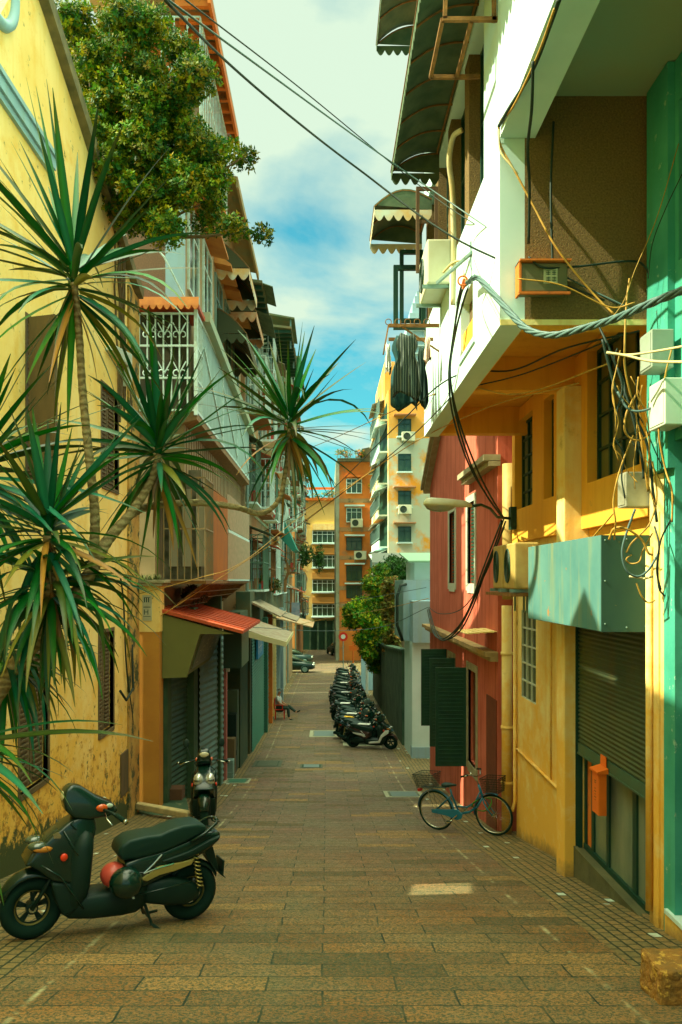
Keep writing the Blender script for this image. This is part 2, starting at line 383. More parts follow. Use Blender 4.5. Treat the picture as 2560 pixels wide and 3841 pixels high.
    # bump
    hm = N.new('ShaderNodeMath'); hm.operation = 'MULTIPLY_ADD'; L.new(bk.outputs['Fac'], hm.inputs[0]); hm.inputs[1].default_value = -1.2; L.new(noise(38, 4, .75), hm.inputs[2])
    hc = N.new('ShaderNodeMath'); hc.operation = 'MULTIPLY_ADD'; L.new(cb.outputs['Fac'], hc.inputs[0]); hc.inputs[1].default_value = -1.6; L.new(noise(30, 4, .7), hc.inputs[2])
    hx = N.new('ShaderNodeMix'); hx.data_type = 'FLOAT'; L.new(sidem, hx.inputs[0]); L.new(hm.outputs[0], hx.inputs[2]); L.new(hc.outputs[0], hx.inputs[3])
    bp = N.new('ShaderNodeBump'); bp.inputs['Strength'].default_value = .75; bp.inputs['Distance'].default_value = .007; L.new(hx.outputs[0], bp.inputs['Height']); L.new(bp.outputs[0], b.inputs['Normal'])
    return m
gm = ground_mat()
ys = [-30 + i*1.0 for i in range(30)] + [i*.5 for i in range(0, 210)] + [110, 150, 300, 1000, 4000]
xs = [-4000, -200, -20, -6, -2.5, 0, 2.5, 6, 20, 200, 4000]
g = MB()
vs = [(x, y, zg(y)) for y in ys for x in xs]; nx = len(xs)
g.add(vs, [(i*nx+j, i*nx+j+1, (i+1)*nx+j+1, (i+1)*nx+j) for i in range(len(ys)-1) for j in range(nx-1)])
struct(g, 'ground', gm)
# ================================================================ RIGHT: ochre shop house with white upper storeys
B = 0.6
rb = T('corner_shophouse', 'ochre and white house on the right with roller shutter shop and overhanging upper floor', 'building', (3.3, 9.6, zg(9.6)))
m = MB()                                # ground storey walls (X 3.04) behind window and door openings
gb = zg(12.5) - B
def wallx(m, X0, X1, Y0, Y1, z0, z1, holes):   # wall in a Y/Z sheet with rectangular holes (y0,y1,z0,z1)
    ysx = sorted({Y0, Y1, *[h[0] for h in holes], *[h[1] for h in holes]})
    for a, b_ in zip(ysx, ysx[1:]):
        hs = sorted([(h[2], h[3]) for h in holes if h[0] <= a + 1e-6 and h[1] >= b_ - 1e-6])
        z = z0
        for (c, d) in hs:
            if c > z + 1e-4: m.box(X0, X1, a, b_, z, c)
            z = max(z, d)
        if z < z1 - 1e-4: m.box(X0, X1, a, b_, z, z1)
wallx(m, 3.04, 3.34, 9.35, 12.5, gb, .60, [(11.35, 12.2, -1.80, -.45)])
m.build('lower_wall', cream, rb)
m = MB(); wallx(m, 2.95, 3.34, 6.93, 12.42, .60, 2.64, [(7.37, 8.85, 1.10, 2.60), (10.15, 10.62, 1.10, 2.45), (11.2, 12.25, 1.10, 2.45)])
m.build('upper_wall', yel_r, rb)
m = MB(); m.box(3.04, 3.34, 6.93, 9.35, -.44, .597); m.build('lintel_wall', yel_r, rb)
m = MB(); m.box(2.75, 3.10, 9.05, 9.36, zg(9.3)-.3, 2.262); m.build('corner_column', cream, rb, bevel=.012)
m = MB(); m.box(2.86, 3.04, 6.64, 6.93, zg(6.6)-.5, .92); m.box(2.84, 2.862, 6.70, 6.80, zg(6.6)-.2, .6); m.build('edge_pilaster', cream, rb, bevel=.008)
# downpipe / channel on the edge pilaster
m = MB(); m.tube([(2.83, 6.86, .3), (2.83, 6.86, zg(6.86)+.12)], .03, 10); m.build('channel_pipe', cream, rb, smooth=True)
# overhang underside coffers (bottom z 2.26)
m = MB()
m.box(1.555, 1.77, 6.93, 12.2, 2.262, 2.66); m.box(1.77, 3.3, 6.93, 7.12, 2.262, 2.66)
m.box(1.77, 3.3, 9.3, 9.5, 2.264, 2.66); m.box(1.77, 3.3, 11.98, 12.2, 2.262, 2.66); m.box(1.56, 3.3, 6.94, 12.19, 2.662, 2.80)
m.build('overhang_beams', yel_r, rb)
# white street front above the overhang
WX = 1.53
m = MB()
wallx(m, WX, WX+.22, 6.902, 12.22, 2.25, 3.9, [(8.1, 8.9, 2.52, 3.14)])
m.box(WX, WX+.22, 6.902, 7.6, 3.9, 5.75)
m.box(WX, WX+.22, 6.902, 12.22, 5.75, 7.1); m.box(WX, WX+.22, 6.902, 12.22, 8.8, 10.3)
m.box(WX+.23, 5.5, 12.0, 12.22, 2.81, 12)
for a in (9.0, 10.5, 11.9): m.box(WX+.02, WX+.22, a, a+.3, 7.1, 8.8)
m.box(WX, WX+.22, 6.902, 7.6, 7.1, 8.8)
m.build('white_front', white, rb)
m = MB(); m.box(WX+.002, WX+.05, 6.9, 12.215, 3.86, 3.92); m.build('string_course', white, rb)
for a in (8.55, 9.75, 10.9, 11.95): m = MB(); m.box(WX+.03, WX+.24, a, a+.26, 3.9, 5.75); m.build('pebble_pillar', pebble, rb)
m = MB(); m.box(WX+.20, WX+.23, 7.6, 12.2, 3.9, 5.75); m.box(WX+.20, WX+.23, 7.6, 12.2, 7.1, 8.8); m.build('window_band_glass', glassd, rb)
m = MB()
for a in (7.62, 8.05, 8.5, 8.83, 9.28, 9.72, 10.03, 10.45, 10.88, 11.18, 11.55, 11.93): m.box(WX+.15, WX+.199, a, a+.04, 3.9, 5.75)
for z in (3.92, 4.9, 5.7): m.box(WX+.152, WX+.198, 7.6, 12.2, z, z+.04)
m.build('window_band_frame', dkframe, rb)
m = MB(); m.box(WX+.10, WX+.14, 8.1, 8.9, 2.52, 3.14); m.build('boarded_window', brownw, rb)
m = MB(); m.box(WX-.02, WX+.06, 8.05, 8.95, 2.46, 2.517); m.box(WX-.012, WX+.0, 8.06, 8.1, 2.52, 3.16); m.build('boarded_window_sill', white, rb)
# camera facing pebble-dashed end of the overhang
m = MB(); m.box(WX+.222, 6, 6.90, 7.0, 2.27, 12); m.build('pebble_end_wall', pebble, rb)
m = MB(); m.box(WX+.002, 3.0, 6.885, 6.899, 2.252, 2.30); m.build('end_wall_edge', cream, rb)
# big windows: glass + bars
for (a, b_, z0, z1, nv, nh) in ((7.37, 8.85, 1.10, 2.60, 3, 3), (10.15, 10.62, 1.10, 2.45, 1, 3), (11.2, 12.25, 1.10, 2.45, 2, 4)):
    f = MB(); X = 3.08
    f.box(X-.02, X+.02, a, a+.04, z0, z1); f.box(X-.02, X+.02, b_-.04, b_, z0, z1)
    f.box(X-.02, X+.02, a+.04, b_-.04, z0, z0+.04); f.box(X-.02, X+.02, a+.04, b_-.04, z1-.04, z1)
    for i in range(1, nv+1): y = a + (b_-a)*i/(nv+1); f.box(X-.016, X+.016, y-.018, y+.018, z0+.04, z1-.04)
    for i in range(1, nh+1): z = z0 + (z1-z0)*i/(nh+1); f.box(X-.014, X+.014, a+.04, b_-.04, z-.016, z+.016)
    fo = f.build('window', dkframe, rb)
    q = MB(); q.box(X+.018, X+.03, a, b_, z0, z1); q.build('pane', glassy, fo)
# glass block window of the ground storey
f = MB(); a, b_, z0, z1 = 11.35, 12.2, -1.80, -.45
for i in range(4): y = a + (b_-a)*i/3; f.box(3.045, 3.075, y-.012, y+.012, z0, z1)
for i in range(6): z = z0 + (z1-z0)*i/5; f.box(3.047, 3.073, a, b_, z-.012, z+.012)
fo = f.build('window', stonel, rb); q = MB(); q.box(3.08, 3.12, a, b_, z0, z1); q.build('pane', glassd, fo)
# roller shutter
m = MB(); n = 30; zt, zb = -.40, -1.86
prof = []
for i in range(n):
    z = zt - (zt-zb)*i/n; h = (zt-zb)/n
    for t in range(4): prof.append((2.93 - .022*abs(sin(pi*t/4)), z - h*t/4))
prof.append((2.93, zb))
vs = [(x, y, z) for (x, z) in prof for y in (6.95, 9.04)]
m.add(vs, [(2*i, 2*i+1, 2*i+3, 2*i+2) for i in range(len(prof)-1)])
sh = m.build('roller_shutter', mat('shutter_slats', (.10,.13,.06), .45, metal=.3, col2=(.05,.10,.055), ns=1.5, streak=(.10,.10,.04)), rb, smooth=True)
q = MB(); q.box(2.905, 2.94, 6.95, 9.04, zb-.11, zb); q.box(2.895, 2.945, 6.95, 9.04, zb-.13, zb-.11); q.build('bottom_rail', mat('teal_rail', (.05,.13,.08), .5, col2=(.06,.10,.05), ns=5), sh)
m = MB(); m.box(2.88, 2.96, 6.93, 6.95, zg(6.9), -.4); m.build('shutter_guide', dkframe, rb); m = MB(); m.box(2.88, 2.96, 9.04, 9.06, zg(9), -.4); m.build('shutter_guide', dkframe, rb)
# glazed doors under the shutter
m = MB(); z0 = -3.08
for a, b_ in ((6.95, 7.0), (7.52, 7.62), (8.25, 8.33), (8.72, 8.80), (8.98, 9.04)): m.box(2.98, 3.03, a, b_, z0, -1.9)
m.box(2.97, 3.035, 6.95, 9.04, z0-.001, z0+.06)
gd = m.build('glazed_door', dkframe, rb)
q = MB(); q.box(3.0, 3.01, 6.95, 8.8, z0, -1.9); q.build('pane', mat('dusty_glass', (.10,.16,.11), .25, col2=(.20,.25,.16), ns=2.5, zs=.4), gd)
q = MB(); q.box(3.0, 3.02, 8.8, 8.98, z0, -1.9); q.build('door_jamb', orange, gd)
m = MB(); m.box(2.86, 3.3, 6.94, 9.05, zg(9.3)-.4, z0); m.box(2.855, 2.90, 6.95, 9.04, z0, z0+.02); m.build('threshold_step', mat('dark_step', (.12,.12,.05), .9, col2=(.07,.08,.035), ns=4, bump=.4), rb)
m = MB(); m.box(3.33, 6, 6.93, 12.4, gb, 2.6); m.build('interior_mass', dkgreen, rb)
# plinth moulding + conduit line on cream wall
m = MB(); m.tube([(3.02, 9.5, -2.72), (3.02, 12.4, -2.66)], .022, 6); m.tube([(3.025, 10.55, -2.70), (3.025, 10.55, .4)], .012, 6)
m.build('conduit', cream, rb, smooth=True)
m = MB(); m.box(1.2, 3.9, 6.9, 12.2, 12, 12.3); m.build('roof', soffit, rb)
# turquoise neighbour and the balcony slab over it
tb = T('turquoise_shophouse', 'turquoise painted house at the right edge with brown folding gate and white balcony above', 'building', (3.0, 4.5, zg(4.5)))
m = MB(); wallx(m, 2.86, 3.25, 1.0, 6.63, zg(1)-1-1.0, 4.26, [(2.4, 6.42, zg(6.42)+.1, 1.15), (5.2, 6.35, 2.6, 3.9)])
m.box(2.80, 2.86, 6.42, 6.84, .93, 4.26); m.box(2.86, 3.2, 6.632, 6.895, .93, 4.26); m.build('wall', turq, tb)
m = MB(); m.box(3.0, 3.03, 5.2, 6.35, 2.6, 3.9); m.build('window', dkgreen, tb)
m = MB(); m.box(2.84, 3.0, 2.4, 6.58, zg(6.5)-.3, zg(5.8)+.02); m.build('doorstep', cream, tb, bevel=.01)
m = MB(); m.box(2.83, 3.0, 2.4, 6.56, zg(5.8)+.022, zg(5.8)+.06); m.build('doorstep_slab', white, tb)
m = MB(); yy = 6.40; k = 0
while yy > 2.5:
    m.box(2.93, 2.96, yy-.03, yy, zg(5.8)+.06, 1.14); k += 1
    m.box(2.95, 2.98, yy-.15, yy-.12, zg(5.8)+.06, 1.14); yy -= .24
for z in (-2.2, -1.5, -.7, .0, .7): m.box(2.925, 2.99, 2.45, 6.4, z, z+.09)
m.build('folding_gate', mat('brown_gate', (.17,.12,.05), .6, col2=(.24,.18,.08), ns=8), tb)
m = MB(); m.box(3.03, 3.06, 2.4, 6.42, zg(5.8)+.06, 1.15); m.build('dark_doorway', dkgreen, tb)
m = MB(); m.box(1.53, 1.84, -2, 6.895, 3.9, 5.1); m.build('balcony_edge_beam', white, tb)
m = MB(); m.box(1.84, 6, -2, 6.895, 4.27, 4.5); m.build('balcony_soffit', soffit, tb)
m = MB(); m.box(2.9, 6, -2, 6.89, 4.5, 12); m.build('upper_wall', white, tb)

# ---- big sheet metal sign box over the shutter
sb = T('metal_sign_box', 'pale blue streaked sheet metal box hanging over the roller shutter', 'sign box', (2.6, 8, -.44))
m = MB(); z0, z1 = -.445, .405
n = 64
for i in range(n):
    y0 = 6.93 + (9.40-6.93)*i/n; y1 = 6.93 + (9.40-6.93)*(i+1)/n; ym = (y0+y1)/2
    m.quad((2.43, y0, z0), (2.43, y0, z1), (2.421, ym, z1), (2.421, ym, z0)); m.quad((2.421, ym, z0), (2.421, ym, z1), (2.43, y1, z1), (2.43, y1, z0))
m.build('corrugated_face', mat('blue_streaked_tin', (.06,.19,.18), .6, col2=(.10,.25,.22), ns=2, streak=(.20,.25,.12), stain=(.33,.17,.05), ss=5, st=.64, sw=.05), sb)
m = MB(); m.box(2.43, 2.855, 6.91, 6.93, z0-.005, z1); m.box(2.432, 2.855, 6.93, 9.40, z1-.02, z1+.0); m.box(2.44, 2.855, 9.38, 9.40, z0, z1-.02); m.box(2.432, 2.855, 6.93, 9.4, z0-.004, z0+.01)
m.build('side_panel', mat('shaded_side_tin', (.018,.065,.050), .6, col2=(.022,.08,.055), ns=2, stain=(.20,.17,.05), ss=6, st=.70, sw=.04), sb)  # side tin darkened in colour to paint its unlit side
m = MB()
for (x, z) in [(2.46, .36), (2.46, .0), (2.46, -.38), (2.82, .3), (2.82, -.4), (2.65, .37), (2.65, -.41)]: m.ball((x, 6.908, z), .008, n=8, m=4)
m.build('rivets', steel, sb)

# ================================================================ terracotta house
pk = T('terracotta_house', 'terracotta red house with stone framed windows and dark open shutters', 'house', (3.2, 17, zg(17)))
m = MB()
wins = [(15.0, 15.75, -.05, 1.55), (17.3, 18.1, -.05, 1.55), (14.85, 15.7, -3.6, -1.75), (17.4, 18.2, -3.35, -1.75)]
wallx(m, 2.85, 3.25, 13.0, 21.5, zg(21.5)-B, 2.45, wins)
m.build('wall', pink, pk)
m = MB(); m.prism([(13.0, 2.452), (21.5, 2.452), (21.5, 2.6), (17.2, 5.0), (13.0, 2.75)], 'x', 2.85, 3.25); m.build('gable', pink, pk)
m = MB(); m.box(3.25, 7, 12.95, 13.25, zg(13)-1, 3.4); m.box(3.25, 7, 21.25, 21.5, zg(21)-1, 3.4); m.box(3.28, 7, 13.25, 21.25, 3.2, 3.4); m.build('side_wall', pink, pk)
m = MB()
def cornice(m, a, b_):
    a = Vector(a); b_ = Vector(b_)
    for (dx, dz, w_, h) in ((-.10, 0, .28, .10), (-.06, -.10, .2, .08)):
        m.bar(a + Vector((dx, 0, dz)), b_ + Vector((dx, 0, dz)), w_, h)
cornice(m, (2.85, 21.7, 2.55), (2.85, 17.1, 5.05)); cornice(m, (2.85, 17.1, 5.05), (2.85, 12.98, 2.72)); cornice(m, (2.85, 15.6, 2.05), (2.85, 12.98, 2.05))
m.build('cornice', stone, pk)
m = MB(); m.box(2.64, 2.85, 12.98, 21.6, -1.26, -1.18); m.box(2.72, 2.85, 12.98, 21.6, -1.34, -1.262); m.build('ledge', mat('ledge_stone', (.50,.36,.14), .9, col2=(.30,.22,.10), ns=3, bump=.3), pk)
for (a, b_, z0, z1) in wins:
    f = MB(); t = .14
    f.box(2.83, 2.90, a-t, a, z0-t, z1+t); f.box(2.83, 2.90, b_, b_+t, z0-t, z1+t); f.box(2.832, 2.90, a, b_, z0-t-.05, z0); f.box(2.832, 2.90, a, b_, z1, z1+t)
    fo = f.build('window', stonel if z0 > -1 else stone, pk)
    q = MB(); q.box(2.95, 2.98, a, b_, z0, z1); q.build('pane', glassd, fo)
    if z0 > -1:
        s_ = MB()
        for i in range(22): z = z0 + (z1-z0)*(i+.5)/22; s_.bar((2.925, a+.03, z), (2.925, b_-.03, z), .03, .045)
        s_.build('louvre', dkgreen, fo)
for (hy, z0, z1, out, nm) in ((15.85, -3.75, -1.75, .62, 0), (17.25, -3.65, -1.7, .55, 0), (18.4, -3.4, -1.6, .60, 0)):
    s_ = MB(); s_.box(2.83-out, 2.83, hy-.02, hy+.02, z0, z1)
    for i in range(24): z = z0 + .1 + (z1-z0-.2)*i/23; s_.box(2.83-out+.06, 2.77, hy-.028, hy+.028, z-.012, z+.012)
    s_.build('shutter', dkgreen, pk, bevel=.004)
m = MB(); m.box(2.83, 2.9, 13.05, 13.85, zg(13.5)-.1, -2.0); m.build('door', mat('brown_red_door', (.20,.05,.02), .7, col2=(.16,.04,.015), ns=5), pk)
m = MB()
for i in range(9): m.bar((2.35+.06*i, 13.05, -.88+.004*i), (2.35+.06*i, 14.0, -.88+.004*i), .06, .012 + .012*(i % 2))
m.build('tin_canopy', cream, pk)
# downpipes between the houses
dp = T('drainpipe', 'cream drainpipe running down between the red house and the yellow wall', 'drainpipe', (2.93, 12.7, zg(12.7)))
m = MB(); m.tube([(2.97, 12.72, 1.9), (2.97, 12.72, -.3)], .11, 12); m.build('upper_pipe', acold, dp, smooth=True)
m = MB(); m.tube([(2.93, 12.7, -.4), (2.93, 12.7, -2.0), (2.93, 12.7, zg(12.7)+.02)], .085, 12)
for z in (-1.2, -2.4, -3.3): m.tube([(2.93, 12.7, z), (2.93, 12.7, z+.05)], .10, 12)
m.build('lower_pipe', cream, dp, smooth=True)
m = MB(); m.tube([(3.0, 12.45, .7), (3.0, 12.45, zg(12.45)+.55), (2.95, 12.42, zg(12.45)+.4)], .028, 8); m.build('thin_pipe', cream, dp, smooth=True)

# ================================================================ white outbuilding, concrete wall
wb = T('white_outbuilding', 'small white building with blue grey panelled top beyond the red house', 'building', (3.2, 25, zg(25)))
m = MB(); m.box(2.66, 4.6, 24.2, 24.5, zg(24.3)+.35, -1.9); m.box(2.66, 2.9, 24.5, 26.6, zg(26.6)-.3, -1.9); m.build('white_wall', white, wb)
m = MB(); m.box(2.64, 4.6, 24.17, 24.52, zg(24.3)-.3, zg(24.3)+.35); m.build('plinth', bluegrey, wb)
m = MB(); m.box(2.45, 4.6, 24.9, 28, -1.898, 0.03); m.box(2.66, 4.6, 24.0, 24.88, -1.897, -.62); m.build('panelled_top', bluegrey, wb)
m = MB()
for i in range(12): m.box(2.43, 2.45, 24.95+.25*i, 24.97+.25*i, -1.85, .02)
m.build('panel_seams', steel, wb)
m = MB(); m.box(2.95, 3.4, 24.17, 24.2, zg(24)+1.6, -3.3); m.build('dark_window', dkgreen, wb)
m = MB(); m.tube([(2.55, 24.85, -.1), (2.35, 24.8, -.15), (2.25, 24.8, -.5), (2.25, 24.8, -1.4), (2.42, 24.8, -1.9)], .05, 8); m.build('black_hose', cableb, wb, smooth=True)
cw = T('concrete_wall', 'dark mossy concrete wall behind the row of parked scooters', 'wall', (2.7, 33, zg(33)))
m = MB(); m.prism([(27, zg(27)-.5), (44, zg(44)-.5), (44, -3.4), (36, -3.0), (27, -2.45)], 'x', 2.62, 2.9); m.build('wall_body', conc, cw)
m = MB(); m.prism([(27, -2.45), (36, -3.0), (44, -3.4), (44, -3.32), (36, -2.92), (27, -2.37)], 'x', 2.58, 2.94); m.build('coping', conc, cw)
pw = T('white_gate_wall', 'short pale wall with white post under the green tree', 'wall', (2.5, 46, zg(46)))
m = MB(); m.box(2.1, 4.4, 47, 47.3, zg(47)-.3, zg(47)+2.6); m.build('wall_body', bluegrey, pw)
m = MB(); m.box(2.25, 2.4, 44.6, 44.75, zg(44.6)-.2, zg(44.6)+3); m.build('post', whitep, pw, bevel=.02)
# canopy roofs behind
wr = T('white_tin_canopy', 'white corrugated canopy roof in front of the pale apartment tower', 'canopy', (3.5, 50, 1.3))
m = MB(); n = 60
x0, x1 = PX(855, 50), PX(1010, 50)
for i in range(n):
    a = x0 + (x1-x0)*i/n; b_ = x0 + (x1-x0)*(i+1)/n; c = (a+b_)/2
    m.quad((a, 50, 1.31), (c, 50, 1.35), (c, 54, 1.86), (a, 54, 1.82)); m.quad((c, 50, 1.35), (b_, 50, 1.31), (b_, 54, 1.82), (c, 54, 1.86))
m.build('corrugated_sheet', whiteroof, wr, solid=.02)
m = MB()
for i in range(n):
    a = x0 + (x1-x0)*i/n; b_ = x0 + (x1-x0)*(i+1)/n; m.box(a+.01, b_-.01, 49.96, 50.03, 1.2, 1.79)
m.box(x0, x1, 49.98, 50.02, 1.17, 1.76)
m.build('gutter', whitep, wr)
m = MB(); m.box(x0+.05, x0+.17, 50.1, 50.22, zg(50), 1.15); m.box(x1-.2, x1-.08, 50.1, 50.22, zg(50), 1.15); m.build('post', whitep, wr)
m = MB(); m.prism([(26.2, .62), (29.5, 1.0), (29.5, 1.06), (26.2, .68)], 'x', 2.75, 4.6)
o = m.build('green_tin_roof', mat('green_tin', (.22,.42,.26), .6), wb)
m = MB(); m.box(3.0, 4.6, 26.6, 29.4, .0, .70); m.build('attic_wall', white, wb)
# ================================================================ LEFT: old yellow house
yh = T('old_yellow_house', 'weathered yellow plaster house on the left with tall dark shutters and peeling patches', 'house', (-3.9, 9, zg(9)))
m = MB()
hol = [(9.68, 10.7, 1.35, 3.25), (12.9, 13.9, 1.6, 3.25), (9.45, 10.4, -2.60, -.7), (12.75, 13.6, -2.52, -.86), (7.35, 7.95, 1.6, 2.7)]  # last opening is unseen, added to throw a sun patch on the paving
wallx(m, -4.1, -3.7, -4, 15.3, zg(15.3)-.6, 5.6, hol)
m.build('street_wall', yel, yh)
m = MB(); m.prism([(-4, 5.602), (15.3, 5.602), (14.6, 5.75), (10.3, 7.45), (9.7, 7.65), (8.9, 6.45), (8.6, 6.12), (7.0, 6.0), (6.5, 6.42), (6.0, 6.0), (4.2, 5.9), (4.0, 9.0), (-4, 9.0)], 'x', -4.1, -3.7)  # out-of-view top edge shaped for the shadow it throws on the sign box
m.build('gable_wall', yel, yh)
m = MB()
for (a, b_) in (((15.32, 5.60), (14.62, 5.80)), ((14.62, 5.80), (10.3, 7.50)), ((10.3, 7.50), (9.7, 7.70))):
    m.bar((-3.74, a[0], a[1]), (-3.74, b_[0], b_[1]), .34, .20)
m.build('gable_coping', mat('coping_stone', (.24,.20,.09), .95, col2=(.10,.10,.05), ns=4, bump=.8, bs=20), yh)
m = MB(); m.box(-3.72, -3.66, 14.55, 15.34, zg(15)-.3, 5.5); m.build('corner_strip', yel_old, yh)
m = MB(); m.box(-3.71, -3.655, 4, 10.5, 5.42, 5.50); m.box(-3.71, -3.62, 4, 10.5, 5.50, 5.64); m.box(-3.71, -3.59, 4, 10.5, 5.64, 5.70); m.build('moulding', bluegrey, yh)
m = MB(); m.torus((-3.69, 8.7, 6.85), .56, .07, 'x', 36, 8); o = m.build('oval_ornament', bluegrey, yh, smooth=True)
o.location.z += 0
for k, (a, b_, z0, z1) in enumerate(hol[:4]):
    h = (a+b_)/2; leaves_ = [(a+.02, h-.01), (h+.01, b_-.02)]
    if k > 9:
        leaves_ = leaves_[1:] if k == 1 else leaves_[:1]
        q = MB(); q.box(-3.98, -3.95, leaves_[0][0], leaves_[0][1], z0, z1)
        if k == 1: q.box(-3.98, -3.94, a, h, z0, 1.66); q.box(-3.98, -3.94, a, h, 2.25, z1)
        else: q.box(-3.98, -3.94, h, b_, z0, -2.35)
    else:
        q = MB(); q.box(-3.98, -3.95, a, b_, z0, z1)
    fo = q.build('window', dkgreen, yh)
    for (c, d) in leaves_:
        q = MB(); q.box(-3.80, -3.76, c, d, z0+.02, z1-.02)
        nl = int((z1-z0)/.07)
        for i in range(nl): z = z0 + .1 + (z1-z0-.2)*i/(nl-1); q.box(-3.765, -3.74, c+.07, d-.07, z-.018, z+.012)
        q.build('shutter', brownw, fo, bevel=.004)
    q = MB(); q.box(-3.76, -3.69, a-.06, a, z0-.06, z1+.06); q.box(-3.76, -3.69, b_, b_+.06, z0-.06, z1+.06); q.box(-3.76, -3.688, a, b_, z1, z1+.06); q.box(-3.76, -3.68, a, b_, z0-.07, z0)
    q.build('frame', brownw, fo)
# outward swung leaf of the tall window
q = MB(); q.bar((-3.66, 9.66, 2.3), (-3.30, 9.55, 2.3), .04, 1.9); q.build('swung_leaf', brownw, yh)
m = MB(); m.prism([(13.1, 3.86), (13.2, 3.98), (14.35, 4.16), (14.35, 3.6), (14.1, 3.5), (14.1, 3.86)], 'x', -3.72, -3.55); m.build('window_cornice', stonel, yh, bevel=.02)
m = MB(); m.box(-3.70, -3.675, 14.05, 14.6, -3.90, -3.12); m.build('meter_hatch', brownw, yh)
m = MB(); pts = []
for i in range(26):
    t = i/25; pts.append((-3.66, 13.9 + .9*t + .05*sin(9*t), .1 - 2.9*t + .12*sin(7*t)))
m.tube(pts, .016, 6); m.tube([(-3.66, 14.75, -1.2), (-3.6, 14.6, -2.0), (-3.6, 14.1, -2.15), (-3.66, 13.9, -1.95)], .022, 6)
m.build('loose_wall_cable', cableb, yh)
# side pier with ledge and number plaque
pr = T('plastered_pier', 'plaster pier, lower part orange with painted shade, with small ledge and white plaque at the end of the yellow house', 'pier', (-3.5, 15.5, zg(15.5)))
m = MB(); m.box(-3.698, -3.26, 15.36, 15.75, -1.0, -.05); m.build('upper_shaft', yel, pr)
m = MB(); m.box(-3.698, -3.28, 15.37, 15.75, zg(15.5)-.3, -1.002); m.build('lower_shaft', mat('painted_shade_plaster', (.60,.27,.035), .9, col2=(.50,.21,.03), ns=2, stain=(.10,.10,.03), ss=2.6, st=.66, sw=.05, bump=.4), pr)  # lower shaft darker orange, shade put into the plaster colour
m = MB(); m.box(-3.70, -3.20, 15.25, 15.8, -.10, -.04); m.box(-3.70, -3.14, 15.22, 15.8, -.04, .02); m.build('ledge', stone, pr, bevel=.01)
m = MB(); m.box(-3.60, -3.42, 15.34, 15.358, -.78, -.28); po = m.build('plaque', mat('plaque_white', (.52,.52,.34), .6, col2=(.44,.42,.25), ns=6), pr)
m = MB()
for (x0, x1, z0, z1) in ((-3.57,-3.55,-.42,-.33),(-3.53,-3.51,-.42,-.33),(-3.49,-3.47,-.42,-.33),(-3.57,-3.45,-.33,-.32),(-3.58,-3.44,-.52,-.505),(-3.57,-3.555,-.66,-.56),(-3.50,-3.485,-.66,-.56),(-3.55,-3.50,-.615,-.60),(-3.58,-3.44,-.70,-.69)): m.box(x0, x1, 15.335, 15.339, z0, z1)
m.build('plaque_lettering', dkframe, po)
tf = T('moss_tuft', 'tuft of dry weeds growing on top of the pier ledge', 'plant', (-3.5, 15.45, .02))
m = MB()
for i in range(160):
    a = R.uniform(0, 2*pi); b_ = R.uniform(-.22, .22); l = R.uniform(.05, .14)
    p = Vector((-3.5 + b_, 15.45 + R.uniform(-.1, .1), .01)); t = p + Vector((cos(a)*l*.6, sin(a)*l*.6, l))
    s_ = Vector((sin(a), -cos(a), 0))*.012; m.quad(p-s_, p+s_, t+s_*.2, t-s_*.2)
m.build('blades', mat('dry_weed', (.10,.12,.03), .9), tf)

# ---------------------------------------------------------------- left terrace
def grille(x0, x1, y0, y1, z0, z1, mt, par, gap=.13, r=.011, faces='sef', rails=3, scroll=False, belly=0, name='window_grille'):
    """cage of bars: 's' street side at x1, 'e' end facing the camera at y0, 'f' far end"""
    m = MB()
    def vbar(x, y, ox, oy):
        if belly:
            pts = []
            for i in range(9):
                t = i/8; d = belly*sin(pi*min(1, (1-t)*1.6))*(1 if t > .35 else 1)
                pts.append((x+ox*d, y+oy*d, z0+(z1-z0)*t))
            m.tube(pts, r, 4, False)
        else: m.bar((x, y, z0), (x, y, z1), r*1.8)
    rz = [z0 + (z1-z0)*i/(rails-1) for i in range(rails)]
    if 's' in faces:
        n = max(2, int((y1-y0)/gap))
        for i in range(n+1): vbar(x1, y0+(y1-y0)*i/n, 1, 0)
        for z in rz: m.bar((x1, y0, z), (x1, y1, z), r*2.6)
    for ch, y, oy in (('e', y0, -1), ('f', y1, 1)):
        if ch in faces:
            n = max(2, int((x1-x0)/gap))
            for i in range(n): vbar(x0+(x1-x0)*i/n, y, 0, oy)
            for z in rz: m.bar((x0, y, z), (x1, y, z), r*2.6)
            if scroll:
                for k in range(int((x1-x0)/.30)):
                    cx = x0 + .2 + .30*k
                    for zc in (z0+(z1-z0)*.38, z0+(z1-z0)*.78):
                        for sgn in (-1, 1):
                            pts = []
                            for i in range(15):
                                a = i/14*1.6*pi; rr = .075*(1-.5*i/14)
                                pts.append((cx + sgn*(.07 - rr*cos(a)), y-.005, zc + rr*sin(a)*1.1))
                            m.tube(pts, r*.8, 4, False)
                            m.bar((cx, y-.005, zc), (cx+sgn*.13, y-.005, zc+.24), r*1.4)
    return m.build(name, mt, par)
def corrx(m, x, y0, y1, z0, z1, pitch=.09, amp=.014, skew=None):
    n = int((y1-y0)/pitch)
    for i in range(n):
        a = y0 + (y1-y0)*i/n; b_ = y0 + (y1-y0)*(i+1)/n; c = (a+b_)/2
        m.quad((x, a, z0), (x, a, z1), (x+amp, c, z1), (x+amp, c, z0)); m.quad((x+amp, c, z0), (x+amp, c, z1), (x, b_, z1), (x, b_, z0))
